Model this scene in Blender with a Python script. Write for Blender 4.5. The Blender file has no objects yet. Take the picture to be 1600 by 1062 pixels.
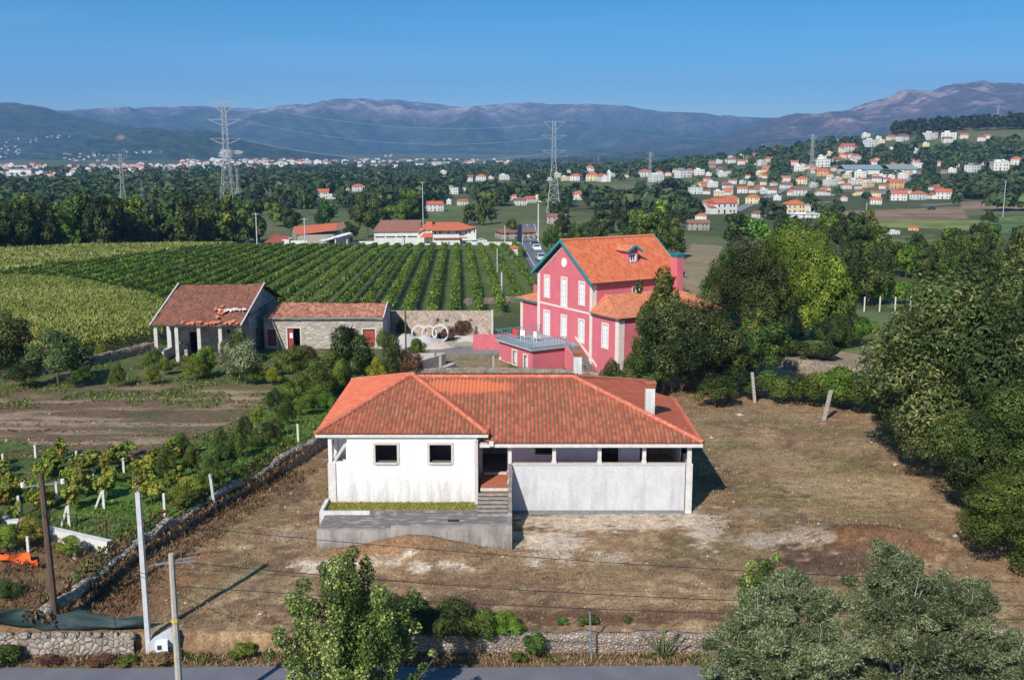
import bpy, math, random
import numpy as np
from mathutils import Vector, Matrix
R = math.radians
rng = np.random.default_rng(7)
random.seed(7)
scene = bpy.context.scene
COL = scene.collection

# ---------------------------------------------------------------- camera
F = 1660.0; YH = 225.0; PITCH = math.atan((531 - YH) / F); CP, SP = math.cos(PITCH), math.sin(PITCH); CZ = 20.2
cam = bpy.data.cameras.new('camera'); camo = bpy.data.objects.new('camera', cam); COL.objects.link(camo)
cam.sensor_width = 36.0; cam.lens = F * 36.0 / 1600.0
camo.location = (0, 0, CZ); camo.rotation_euler = (math.pi / 2 - PITCH, 0, 0)
cam.clip_start = 0.5; cam.clip_end = 60000
scene.camera = camo
# ---------------------------------------------------------------- world and sun
SUN_EL = R(38); SUN_AZ = R(26)          # sun behind the camera, to its left
w = bpy.data.worlds.new('World'); scene.world = w; w.use_nodes = True
nt = w.node_tree; bg = nt.nodes['Background']
sky = nt.nodes.new('ShaderNodeTexSky'); sky.sky_type = 'NISHITA'; sky.sun_disc = False
sky.sun_elevation = SUN_EL; sky.sun_rotation = math.pi + SUN_AZ
sky.altitude = 60; sky.air_density = 1.0; sky.dust_density = 1.3; sky.ozone_density = 4.0
tc = nt.nodes.new('ShaderNodeTexCoord'); vm = nt.nodes.new('ShaderNodeVectorMath'); vm.operation = 'MULTIPLY'; vm.inputs[1].default_value = (1, 1, 2.5)
nt.links.new(tc.outputs['Generated'], vm.inputs[0]); nt.links.new(vm.outputs[0], sky.inputs[0])
hs_ = nt.nodes.new('ShaderNodeHueSaturation'); hs_.inputs['Saturation'].default_value = 1.4; hs_.inputs['Hue'].default_value = .484; hs_.inputs['Value'].default_value = 1.02
nt.links.new(sky.outputs[0], hs_.inputs['Color'])
vm2 = nt.nodes.new('ShaderNodeVectorMath'); vm2.operation = 'MULTIPLY'; vm2.inputs[1].default_value = (1.2, 1.2, 14.0)
nz = nt.nodes.new('ShaderNodeTexNoise'); nz.inputs['Scale'].default_value = 1.3; nz.inputs['Detail'].default_value = 7; nz.inputs['Roughness'].default_value = .55; nz.inputs['Distortion'].default_value = .5
nt.links.new(tc.outputs['Generated'], vm2.inputs[0]); nt.links.new(vm2.outputs[0], nz.inputs['Vector'])
mrc = nt.nodes.new('ShaderNodeMapRange'); mrc.inputs['From Min'].default_value = .5; mrc.inputs['From Max'].default_value = .8; mrc.inputs['To Max'].default_value = .16; nt.links.new(nz.outputs['Fac'], mrc.inputs[0])
mxc = nt.nodes.new('ShaderNodeMix'); mxc.data_type = 'RGBA'; nt.links.new(mrc.outputs[0], mxc.inputs[0]); nt.links.new(hs_.outputs[0], mxc.inputs[6]); mxc.inputs[7].default_value = (4.2, 5.2, 6.4, 1)
nt.links.new(mxc.outputs[2], bg.inputs[0]); bg.inputs[1].default_value = 0.145
sl = bpy.data.lights.new('sun', 'SUN'); sl.energy = 5.0; sl.angle = R(0.5); sl.color = (1.0, 0.95, 0.86)
so = bpy.data.objects.new('sun', sl); COL.objects.link(so)
sd = Vector((math.sin(SUN_AZ) * math.cos(SUN_EL), math.cos(SUN_AZ) * math.cos(SUN_EL), -math.sin(SUN_EL)))
so.rotation_euler = sd.to_track_quat('-Z', 'Y').to_euler(); so.location = (-30, -60, 80)
vs = scene.view_settings
vs.view_transform = 'Standard'; vs.look = 'None'; vs.gamma = 1.0; vs.exposure = 0.22; vs.use_curve_mapping = False
scene.cycles.transparent_max_bounces = 12
scene.cycles.volume_bounces = 0

# ---------------------------------------------------------------- pixel helpers (photo pixels -> places on the land)
def ray(px, py):
    u = (px - 800) / F; v = (531 - py) / F
    return np.array((u, CP + v * SP, -SP + v * CP))
def un(px, py, z=0.0):
    d = ray(px, py); t = (z - CZ) / d[2]
    return float(t * d[0]), float(t * d[1])
def und(px, py, dist):
    d = ray(px, py); t = dist / d[1]
    return float(t * d[0]), dist, float(CZ + t * d[2])
def vnoise(x, y, seed=0):
    x = np.asarray(x, float); y = np.asarray(y, float)
    xi = np.floor(x); yi = np.floor(y); fx = x - xi; fy = y - yi
    fx = fx * fx * (3 - 2 * fx); fy = fy * fy * (3 - 2 * fy)
    def h(a, b):
        n = np.sin(a * 127.1 + b * 311.7 + seed * 74.7) * 43758.5453
        return n - np.floor(n)
    return (h(xi, yi) * (1 - fx) + h(xi + 1, yi) * fx) * (1 - fy) + (h(xi, yi + 1) * (1 - fx) + h(xi + 1, yi + 1) * fx) * fy
def fbm(x, y, oct=4, seed=0, rough=.5):
    a = 1.0; s = 0; t = 0
    x = np.asarray(x, float); y = np.asarray(y, float)
    for k in range(oct):
        s = s + a * vnoise(x, y, seed + k * 3.1); t += a; a *= rough; x = x * 2.03 + 5.2; y = y * 2.03 + 1.7
    return s / t
def sstep(a, b, x):
    t = np.clip((x - a) / (b - a), 0, 1); return t * t * (3 - 2 * t)
WALL_PX = [(540, 662), (497, 676), (465, 697), (423, 718), (402, 733), (346, 761), (275, 801), (220, 827), (175, 852), (107, 905), (57, 925), (0, 962), (-120, 1030)]
WALL = [un(px, py, 1.0) for px, py in WALL_PX]
def wall_side(x, y):                     # >0 left of the boundary wall (metres, roughly)
    ys = np.array([p[1] for p in WALL][::-1]); xs = np.array([p[0] for p in WALL][::-1])
    xl = np.interp(y, ys, xs)
    return xl - x
def T(x, y):
    x = np.asarray(x, float); y = np.asarray(y, float)
    z = np.interp(y, [-400, 41.9, 42.0, 42.9, 43.15, 50, 56, 112, 240, 300, 360, 1000, 4500, 60000],
                     [-1.6, -1.6, -1.55, -1.45, -.72, -.35, 0, 0, -3.97, -8, -13, -17, -45, -60])
    ls = wall_side(x, y)
    left = np.clip((ls + .15) / .3, 0, 1) * np.interp(y, [42.9, 43.3, 50, 66, 84], [0, .25, .75, .75, 0])
    left = np.where(x < -4, left, 0)
    low = np.where((y > 42.9) & (y < 75), 1, 0)
    z = z + left * low
    # heaps of soil on the plot
    z = z + .85 * np.exp(-((x + 4.8) / 2.9) ** 2 - ((y - 51.2) / 1.9) ** 2) * np.where(y < 51.75, 1, .0)
    z = z + .8 * np.exp(-((x - 18.2) / 3.6) ** 2 - ((y - 52.6) / 1.5) ** 2)
    near = (y > 43.5) & (y < 105)
    z = z + np.where(near, (fbm(x / 3.0, y / 3.0, 3, 4) - .5) * .22 + (fbm(x / .6, y / .6, 2, 9) - .5) * .07, 0)
    # rising ground on the right, hill of the upper village
    x2 = np.minimum(x, 640)
    z = z + 62 * np.exp(-.5 * ((x2 - 640) / 200) ** 2 - .5 * ((y - 1450) / 260) ** 2)
    z = z + 12 * np.exp(-.5 * ((x - 330) / 150) ** 2 - .5 * ((y - 1250) / 260) ** 2)
    z = z + sstep(700, 3000, y) * (fbm(x / 500, y / 500, 3, 2) - .5) * 14
    return z
DD = np.concatenate([np.arange(20, 140, .1), np.geomspace(140, 9000, 4000)])
def ground(px, py, off=0.0):
    d = ray(px, py); t = DD / d[1]
    x = t * d[0]; z = CZ + t * d[2]
    hit = np.nonzero(z <= T(x, DD) + off)[0]
    if len(hit) == 0: return float(x[-1]), float(DD[-1])
    i = hit[0]
    return float(x[i]), float(DD[i])
def gz(x, y): return float(T(x, y))
def inpoly(x, y, poly):
    x = np.asarray(x, float); y = np.asarray(y, float)
    r = np.zeros(x.shape, bool); n = len(poly)
    for i in range(n):
        x1, y1 = poly[i]; x2, y2 = poly[(i + 1) % n]
        c = ((y1 > y) != (y2 > y))
        xx = (x2 - x1) * (y - y1) / ((y2 - y1) if y2 != y1 else 1e-9) + x1
        r ^= (c & (x < xx))
    return r
def gpoly(pts): return [ground(*p) for p in pts]

# ---------------------------------------------------------------- materials
def hexlin(h):
    v = [int(h[i:i + 2], 16) / 255 for i in (0, 2, 4)]
    return tuple((c / 12.92 if c <= .04045 else ((c + .055) / 1.055) ** 2.4) for c in v)
def newmat(name):
    m = bpy.data.materials.new(name); m.use_nodes = True
    nt = m.node_tree; b = nt.nodes['Principled BSDF']
    return m, nt, b
def nd(nt, t, **k):
    n = nt.nodes.new(t)
    for a, v in k.items():
        if a.startswith('i_'): n.inputs[a[2:].replace('_', ' ')].default_value = v
        else: setattr(n, a, v)
    return n
def ramp(nt, stops, src):
    r = nt.nodes.new('ShaderNodeValToRGB'); e = r.color_ramp.elements
    e[0].position = stops[0][0]; e[0].color = (*stops[0][1], 1)
    e[1].position = stops[-1][0]; e[1].color = (*stops[-1][1], 1)
    for p, c in stops[1:-1]:
        q = e.new(p); q.color = (*c, 1)
    nt.links.new(src, r.inputs[0]); return r.outputs[0]
def mixc(nt, fac, a, b, mode='MIX'):
    n = nt.nodes.new('ShaderNodeMix'); n.data_type = 'RGBA'; n.blend_type = mode
    for s, v in ((n.inputs[0], fac), (n.inputs[6], a), (n.inputs[7], b)):
        if hasattr(v, 'links'): nt.links.new(v, s)
        elif isinstance(v, tuple): s.default_value = (*v, 1)
        else: s.default_value = v
    return n.outputs[2]
def noise(nt, scale, detail=4, vec=None, rough=.6, stretch=None):
    n = nd(nt, 'ShaderNodeTexNoise'); n.inputs['Scale'].default_value = scale
    n.inputs['Detail'].default_value = detail; n.inputs['Roughness'].default_value = rough
    if vec is None:
        vec = nt.nodes.new('ShaderNodeTexCoord').outputs['Object']
    if stretch:
        mp = nt.nodes.new('ShaderNodeMapping'); mp.inputs['Scale'].default_value = stretch
        nt.links.new(vec, mp.inputs[0]); vec = mp.outputs[0]
    nt.links.new(vec, n.inputs['Vector']); return n.outputs['Fac']
MC = {}
def pm(name, c1, c2=None, scale=2.0, rough=.85, bump=.0, stretch=None, metal=0.0, c3=None, lo=.35, hi=.65, spec=.3):
    """plain procedural material: two or three own colours mixed by noise"""
    if name in MC: return MC[name]
    m, nt, b = newmat(name)
    b.inputs['Roughness'].default_value = rough; b.inputs['Metallic'].default_value = metal
    b.inputs['Specular IOR Level'].default_value = spec
    if c2 is None: c2 = tuple(v * .8 for v in c1)
    f = noise(nt, scale, 6, stretch=stretch)
    st = [(lo, c1), (hi, c2)]
    if c3: st = [(lo, c1), ((lo + hi) / 2, c2), (hi, c3)]
    c = ramp(nt, st, f)
    nt.links.new(c, b.inputs['Base Color'])
    if bump:
        bp = nd(nt, 'ShaderNodeBump'); bp.inputs['Strength'].default_value = bump; bp.inputs['Distance'].default_value = .05
        nt.links.new(noise(nt, scale * 6, 4), bp.inputs['Height']); nt.links.new(bp.outputs[0], b.inputs['Normal'])
    MC[name] = m; return m
def leafmat(name, dark, mid, light, trans=.25, hue=.03, rough=.55, extra=None, vr=(.75, 1.3)):
    m, nt, b = newmat(name)
    at = nd(nt, 'ShaderNodeAttribute'); at.attribute_name = 'v'
    st = [(.0, dark), (.5, mid), (1.0, light)]
    if extra: st = [(.0, dark), (.45, mid), (.86, light), (1.0, extra)]
    c = ramp(nt, st, at.outputs['Fac'])
    oi = nd(nt, 'ShaderNodeObjectInfo')
    hs = nd(nt, 'ShaderNodeHueSaturation')
    mr = nd(nt, 'ShaderNodeMapRange'); mr.inputs['To Min'].default_value = .5 - hue; mr.inputs['To Max'].default_value = .5 + hue
    nt.links.new(oi.outputs['Random'], mr.inputs[0]); nt.links.new(mr.outputs[0], hs.inputs['Hue'])
    mr2 = nd(nt, 'ShaderNodeMapRange'); mr2.inputs['To Min'].default_value = vr[0]; mr2.inputs['To Max'].default_value = vr[1]
    ml = nd(nt, 'ShaderNodeMath', operation='MULTIPLY'); ml.inputs[1].default_value = 7.31
    fr = nd(nt, 'ShaderNodeMath', operation='FRACT')
    nt.links.new(oi.outputs['Random'], ml.inputs[0]); nt.links.new(ml.outputs[0], fr.inputs[0]); nt.links.new(fr.outputs[0], mr2.inputs[0])
    nt.links.new(mr2.outputs[0], hs.inputs['Value']); nt.links.new(c, hs.inputs['Color'])
    b.inputs['Roughness'].default_value = rough; b.inputs['Specular IOR Level'].default_value = .25
    nt.links.new(hs.outputs[0], b.inputs['Base Color'])
    tr = nd(nt, 'ShaderNodeBsdfTranslucent'); nt.links.new(hs.outputs[0], tr.inputs[0])
    mx = nd(nt, 'ShaderNodeMixShader'); mx.inputs[0].default_value = trans
    nt.links.new(b.outputs[0], mx.inputs[1]); nt.links.new(tr.outputs[0], mx.inputs[2])
    nt.links.new(mx.outputs[0], nt.nodes['Material Output'].inputs[0])
    MC[name] = m; return m

# ---------------------------------------------------------------- mesh helpers
def tag(o, label=None, cat=None, group=None, kind=None):
    if label: o['label'] = label
    if cat: o['category'] = cat
    if group: o['group'] = group
    if kind: o['kind'] = kind
    return o
def empty(name, loc=(0, 0, 0), rz=0.0, label=None, cat=None, group=None):
    o = bpy.data.objects.new(name, None); COL.objects.link(o); o.location = loc; o.rotation_euler = (0, 0, rz)
    o.empty_display_size = .3
    return tag(o, label, cat, group)
class MB:
    def __init__(s): s.v = []; s.f = []; s.mi = []; s.uv = []; s.cur = 0
    def face(s, pts, uv=None):
        n = len(s.v); s.v += [tuple(p) for p in pts]; s.f.append(tuple(range(n, n + len(pts)))); s.mi.append(s.cur)
        s.uv.append(uv)
    def box(s, a, b, M=None):
        x0, y0, z0 = a; x1, y1, z1 = b
        P = [(x0, y0, z0), (x1, y0, z0), (x1, y1, z0), (x0, y1, z0), (x0, y0, z1), (x1, y0, z1), (x1, y1, z1), (x0, y1, z1)]
        if M is not None: P = [tuple(M @ Vector(p)) for p in P]
        n = len(s.v); s.v += P
        for f in ((3, 2, 1, 0), (4, 5, 6, 7), (0, 1, 5, 4), (1, 2, 6, 5), (2, 3, 7, 6), (3, 0, 4, 7)):
            s.f.append(tuple(n + i for i in f)); s.mi.append(s.cur); s.uv.append(None)
        return s
    def bar(s, p, q, w, h=None):
        p = Vector(p); q = Vector(q); d = q - p; L = d.length
        if L < 1e-6: return s
        M = Matrix.Translation(p) @ d.to_track_quat('X', 'Z').to_matrix().to_4x4()
        h = h or w
        return s.box((0, -w / 2, -h / 2), (L, w / 2, h / 2), M)
    def tube(s, pts, r, n=8, cap=True):
        pts = [Vector(p) for p in pts]; base = len(s.v); k = len(pts)
        rs = r if isinstance(r, (list, tuple)) else [r] * k
        for i, p in enumerate(pts):
            d = (pts[min(i + 1, k - 1)] - pts[max(i - 1, 0)]).normalized()
            a = d.orthogonal().normalized() if i == 0 else (a - d * a.dot(d)).normalized()
            b = d.cross(a)
            for j in range(n):
                t = 2 * math.pi * j / n
                s.v.append(tuple(p + (a * math.cos(t) + b * math.sin(t)) * rs[i]))
        for i in range(k - 1):
            for j in range(n):
                s.f.append((base + i * n + j, base + i * n + (j + 1) % n, base + (i + 1) * n + (j + 1) % n, base + (i + 1) * n + j)); s.mi.append(s.cur); s.uv.append(None)
        if cap:
            s.f.append(tuple(base + j for j in range(n))[::-1]); s.mi.append(s.cur); s.uv.append(None)
            s.f.append(tuple(base + (k - 1) * n + j for j in range(n))); s.mi.append(s.cur); s.uv.append(None)
        return s
    def build(s, name, mats, parent=None, smooth=False, loc=None):
        me = bpy.data.meshes.new(name); me.from_pydata(s.v, [], s.f)
        for m in (mats if isinstance(mats, (list, tuple)) else [mats]): me.materials.append(m)
        me.polygons.foreach_set('material_index', s.mi)
        if smooth: me.polygons.foreach_set('use_smooth', [True] * len(s.f))
        if any(u is not None for u in s.uv):
            ul = me.uv_layers.new(name='UVMap'); k = 0
            for f, u in zip(s.f, s.uv):
                for j in range(len(f)):
                    if u: ul.data[k].uv = u[j]
                    k += 1
        me.update()
        o = bpy.data.objects.new(name, me); COL.objects.link(o)
        if parent: o.parent = parent
        if loc: o.location = loc
        return o
def npmesh(name, V, Fq, mats, attr=None, uv=None, smooth=False, col=None, parent=None, link=True):
    me = bpy.data.meshes.new(name); V = np.asarray(V, np.float32); Fq = np.asarray(Fq, np.int32)
    nf, k = Fq.shape
    me.vertices.add(len(V)); me.vertices.foreach_set('co', V.ravel())
    me.loops.add(nf * k); me.loops.foreach_set('vertex_index', Fq.ravel())
    me.polygons.add(nf); me.polygons.foreach_set('loop_start', np.arange(0, nf * k, k, dtype=np.int32))
    if smooth: me.polygons.foreach_set('use_smooth', np.ones(nf, bool))
    for m in (mats if isinstance(mats, (list, tuple)) else [mats]): me.materials.append(m)
    if attr is not None:
        a = me.attributes.new('v', 'FLOAT', 'POINT'); a.data.foreach_set('value', np.asarray(attr, np.float32))
    if col is not None:
        a = me.attributes.new('Col', 'FLOAT_COLOR', 'POINT')
        c4 = np.ones((len(V), 4), np.float32); c4[:, :3] = col; a.data.foreach_set('color', c4.ravel())
    if uv is not None:
        u = me.uv_layers.new(name='UVMap'); u.data.foreach_set('uv', np.asarray(uv, np.float32)[Fq.ravel()].ravel())
    me.update(calc_edges=True); me.validate()
    if not link: return me
    o = bpy.data.objects.new(name, me); COL.objects.link(o)
    if parent: o.parent = parent
    return o
def link(name, me, parent=None, loc=(0, 0, 0), sc=(1, 1, 1), rz=0.0):
    o = bpy.data.objects.new(name, me); COL.objects.link(o); o.location = loc; o.scale = sc; o.rotation_euler = (0, 0, rz)
    if parent: o.parent = parent
    return o
def unit(a): return a / np.maximum(np.linalg.norm(a, axis=1, keepdims=True), 1e-9)
def leafquads(C, N, size, aspect=.55, v=None, r=rng, up=None):
    """kite shaped leaves at C, facing N"""
    n = len(C); size = np.broadcast_to(size, (n,)).reshape(-1, 1)
    t = r.normal(size=(n, 3)) if up is None else up + r.normal(size=(n, 3)) * .35
    t = unit(t - N * (t * N).sum(1, keepdims=True)); b = np.cross(N, t)
    fold = N * size * .12
    P = np.stack([C - t * size * .5, C + b * size * aspect * .5 + fold, C + t * size * .5, C - b * size * aspect * .5 + fold], 1)
    V = P.reshape(-1, 3); Fq = np.arange(n * 4).reshape(-1, 4)
    vv = np.repeat(v if v is not None else r.random(n), 4)
    return V, Fq, vv
def merge(parts):
    V = []; Fs = []; A = []; o = 0
    for v, f, a in parts:
        V.append(v); Fs.append(f + o); A.append(a); o += len(v)
    return np.concatenate(V), np.concatenate(Fs), np.concatenate(A)
def lobes_cloud(cent, rad, n, size, aspect, seed, outward=.6, squash=.8, vjit=.35, shell=.75, vlo=.15, vhi=.85):
    r = np.random.default_rng(seed)
    cent = np.asarray(cent, float); rad = np.asarray(rad, float); k = len(cent)
    p = rad ** 2 / (rad ** 2).sum(); li = r.choice(k, n, p=p)
    d = unit(r.normal(size=(n, 3)))
    rr = rad[li] * (shell + (1 - shell) * r.random(n) ** .5) * (1 + .12 * r.normal(size=n))
    sq = np.array([1, 1, squash])
    C = cent[li] + d * rr[:, None] * sq
    # leave out leaves sunk well inside another clump
    keep = np.ones(n, bool)
    for j in range(k):
        q = (C - cent[j]) / sq; keep &= ~((np.linalg.norm(q, axis=1) < rad[j] * .62) & (li != j))
    C = C[keep]; d = d[keep]; li = li[keep]
    N = unit(d * outward + unit(r.normal(size=(len(C), 3))) * (1 - outward) + np.array([0, 0, .15]))
    lv = r.uniform(vlo, vhi, k)
    v = np.clip(lv[li] + r.normal(size=len(C)) * vjit * .5, 0, 1)
    s = size * r.uniform(.55, 1.5, len(C))
    return leafquads(C, N, s, aspect, v, r)
def crown_lobes(seed, k, shape='round'):
    r = np.random.default_rng(seed); c = []; rad = []
    for i in range(k):
        a = r.uniform(0, 2 * math.pi); t = (i + .5) / k
        if shape == 'round':
            ph = math.acos(1 - 1.7 * t); rr = r.uniform(.42, .88) * (1 + .16 * math.sin(2 * a + seed) + .12 * math.sin(3 * a + seed * 2))
            c.append((math.cos(a) * math.sin(ph) * rr, math.sin(a) * math.sin(ph) * rr, .52 + .36 * math.cos(ph) * rr / .7)); rad.append(r.uniform(.13, .34))
        elif shape == 'tall':
            zz = .12 + .82 * t; q = (1 - abs(zz - .4) * 1.25) * .6
            c.append((math.cos(a) * q * r.uniform(.3, 1), math.sin(a) * q * r.uniform(.3, 1), zz)); rad.append(r.uniform(.2, .38) * (1.15 - .6 * t))
        elif shape == 'open':
            zz = .35 + .6 * t; q = math.sin(math.pi * min(1, (zz - .1))) * .8
            c.append((math.cos(a) * q * r.uniform(.2, 1), math.sin(a) * q * r.uniform(.2, 1), zz)); rad.append(r.uniform(.16, .3))
        elif shape == 'bush':
            q = r.uniform(.1, .72); c.append((math.cos(a) * q, math.sin(a) * q, .1 + .6 * (1 - q * .7) * r.uniform(.5, 1.1))); rad.append(r.uniform(.22, .36))
    c.append((0, 0, .55)); rad.append(.5 if shape == 'round' else .3)
    return c, rad
# ---------------------------------------------------------------- ground: one sheet
ys = np.concatenate([np.arange(-120, 30, 6.0), np.arange(30, 60, .16), np.arange(60, 118, .3), np.geomspace(118, 11000, 430)])
tt = np.linspace(-1, 1, 560); tt = tt * .62 + .38 * tt ** 3
YY, TT = np.meshgrid(ys, tt, indexing='ij')
XX = TT * (np.maximum(YY, 0) * 1.0 + 55)
ZZ = T(XX, YY)
nr, nc = XX.shape
idx = np.arange(nr * nc).reshape(nr, nc)
FQ = np.stack([idx[:-1, :-1], idx[:-1, 1:], idx[1:, 1:], idx[1:, :-1]], -1).reshape(-1, 4)
base = np.zeros((nr, nc, 3), np.float32)
def setc(mask, c, soft=None):
    m = mask.astype(np.float32)[..., None] if mask.dtype == bool else mask[..., None]
    base[:] = base * (1 - m) + np.array(c, np.float32) * m
jx = XX + (fbm(XX / 4, YY / 4, 3, 21) - .5) * 3.0; jy = YY + (fbm(XX / 4, YY / 4, 3, 33) - .5) * 3.0
n_big = fbm(XX / 9, YY / 6, 4, 5); n_mid = fbm(XX / 1.6, YY / 1.6, 4, 8); n_fine = fbm(XX / .5, YY / .5, 3, 15)
n_far = fbm(XX / 120, YY / 160, 4, 40)
# countryside: a mosaic of meadow, scrub and tilled land
setc(np.ones_like(XX, bool), (.075, .085, .035))
setc(sstep(.5, .62, n_far) * (YY > 240), (.105, .12, .045))
setc(sstep(.62, .68, fbm(XX / 70, YY / 90, 3, 66)) * (YY > 280), (.125, .125, .06))
nearland = (YY > 20) & (YY < 118)
# rough grass round the houses
setc(nearland * 1.0, (.085, .095, .035))
ls = wall_side(XX, YY)
# the plot: dry mown grass over brown soil
lot = nearland & (((ls < .1) & (YY < 74)) | ((jx > -9) & (YY >= 70))) & (YY > 42.5) & (YY < 92)
lotm = lot.astype(np.float32)
dry = np.array((.245, .152, .088)); soil = np.array((.125, .078, .052)); straw = np.array((.38, .275, .155)); grn = np.array((.115, .125, .045)); chalk = np.array((.50, .40, .31))
c = dry + (soil - dry) * sstep(.45, .72, n_mid)[..., None] * .8
c = c + (straw - c) * (sstep(.5, .72, n_fine) * .6)[..., None]
c = c + (grn - c) * (sstep(.50, .66, fbm(XX / 5, YY / 4, 4, 77)) * np.interp(YY, [44, 56, 62, 90], [.25, .35, .55, .7]) * (.5 + n_fine))[..., None].clip(0, 1)
base[:] = base * (1 - lotm[..., None]) + c * lotm[..., None]
def patch(px, py, rx, ry, col, k=1.0, seed=1, sharp=.09, add=0.0):
    k = min(1, k * 1.15)
    x0, y0 = ground(px, py)
    d = np.hypot((XX - x0) / rx, (YY - y0) / ry) + (fbm(XX / .9 + seed, YY / .6, 5, seed, .65) - .5) * 1.9
    m = (1 - sstep(.75 - sharp, .75 + sharp, d)) * k
    m = m * (YY < 110)
    base[:] = base * (1 - m[..., None]) + np.array(col, np.float32) * m[..., None]
brownred = (.155, .075, .040)
for a in [(940, 812, 8, 1.7, chalk * .88, .75, 3), (1100, 822, 1.6, 3.2, chalk, .95, 4), (870, 850, 2.4, 2.6, chalk * .9, .8, 6), (1200, 838, 3, .8, chalk * .75, .5, 7), (1180, 800, 2.5, .8, chalk * .7, .35, 8),
          (505, 885, 2.0, 1.1, chalk, .9, 9), (655, 888, .7, .5, chalk, .9, 10), (640, 868, .5, .4, chalk, .9, 11), (600, 875, 1.1, .5, chalk * .8, .7, 12), (710, 885, .9, .5, chalk, .85, 13), (720, 845, 1.2, .6, chalk * .8, .5, 14), (950, 870, 1.4, 1.0, chalk * .8, .5, 15),
          (1255, 840, 2.8, 1.6, chalk * .7, .75, 16), (1345, 825, 3.4, 1.5, brownred, .95, 17), (1300, 880, 4.2, 1.8, soil * .75, .85, 18), (1420, 850, 2.6, 1.5, (.17, .09, .05), .8, 19), (1230, 905, 4, 1.3, soil, .7, 20),
          (250, 900, 3.0, 5.0, (.21, .115, .062), .8, 21), (330, 800, 2.5, 4.0, (.18, .095, .055), .8, 22), (430, 730, 2.5, 4.0, (.17, .10, .06), .7, 23), (150, 930, 4, 2.0, (.17, .085, .045), .9, 24),
          (1180, 650, 6, 1.5, (.30, .22, .14), .5, 25), (1130, 700, 4, 3, grn, .4, 26), (1320, 760, 6, 3.4, straw * .85, .7, 27), (1200, 720, 5, 3.0, straw * .75, .5, 33), (1340, 700, 3, 3.0, straw * .8, .5, 34), (900, 900, 8, 1.2, (.20, .12, .07), .5, 35), (450, 835, 1.1, 1.2, (.33, .25, .19), .7, 28), (600, 850, 3.5, 1.5, (.30, .16, .08), .6, 29),
          (800, 965, 14, .7, (.11, .06, .04), .75, 30), (1120, 960, 10, .8, (.13, .07, .045), .7, 31)]:
    patch(*a)
# verge between wall and road
vg = sstep(41.5, 42.1, YY) * (1 - sstep(42.9, 43.1, YY)); setc(vg.astype(np.float32), (.17, .11, .06))
# land west of the boundary wall
west = (ls > 0) & (YY > 43) & (YY < 84) & (XX < -4)
setc((west * (.85)).astype(np.float32), (.07, .105, .03))
wn = sstep(.5, .66, n_mid); setc((west * wn * .7).astype(np.float32), (.11, .075, .042))
def zone(pts, col, k=1.0, col2=None, nz=None, jit=True):
    P = gpoly(pts); a, b = (jx, jy) if jit else (XX, YY)
    m = inpoly(a, b, P).astype(np.float32) * k
    setc(m, col)
    if col2 is not None: setc(m * nz, col2)
stripes = sstep(.48, .7, fbm(XX / 6, YY / 1.1, 4, 52))
tilled = [(-400, 606), (60, 606), (230, 598), (420, 602), (470, 612), (440, 650), (360, 690), (300, 722), (150, 712), (40, 690), (-400, 690)]
zone(tilled, (.165, .100, .066), 1, (.40, .28, .20), stripes * .8)
zone(tilled, (.10, .09, .045), .22, (.08, .1, .035), sstep(.5, .65, n_big))
P = gpoly(tilled); m = inpoly(jx, jy, P) * sstep(.55, .62, n_big) * .35; setc(m.astype(np.float32), (.10, .105, .045))
orch = [(-300, 606), (60, 606), (230, 598), (470, 605), (540, 600), (620, 560), (600, 545), (420, 548), (250, 560), (150, 566), (-300, 585)]
zone(orch, (.085, .105, .035), .9, (.17, .115, .07), sstep(.5, .68, n_mid) * .8)
zone([(-300, 940), (0, 905), (60, 880), (150, 862), (60, 830), (0, 820), (-300, 800)], (.17, .085, .045), .6)
setc(((ls > -.2) & (YY > 42.9) & (YY < 51 + 2 * (n_mid - .5)) & (XX < -4)).astype(np.float32) * .9, (.15, .09, .05))
# grassy strip along the wall
m = ((ls > 0) & (ls < 7.0 + 3 * (n_big - .5)) & (YY > 54) & (YY < 84) & (XX < -5)).astype(np.float32) * .9
setc(m, (.075, .15, .028)); setc(m * sstep(.5, .7, n_mid) * .6, (.12, .17, .04))
# yard of the pink house
zone([(615, 545), (640, 520), (745, 523), (800, 545), (800, 590), (620, 590)], (.24, .18, .11), 1, (.12, .13, .05), sstep(.45, .62, n_mid) * .7)
zone([(600, 520), (790, 518), (790, 551), (660, 553), (600, 545)], (.36, .30, .25), .95, jit=True)
zone([(660, 541), (800, 541), (800, 554), (650, 554)], (.20, .19, .19), 1, jit=False)
zone([(700, 524), (745, 521), (745, 536), (705, 534)], (.62, .56, .47), .9)
zone([(1080, 380), (1130, 385), (1130, 450), (1090, 470), (1060, 440)], (.27, .20, .12), .9)
zone([(1240, 470), (1420, 490), (1420, 545), (1240, 560)], (.12, .15, .06), .9)
zone([(1100, 570), (1240, 540), (1380, 560), (1380, 610), (1240, 600)], (.30, .22, .16), .8)
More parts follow.
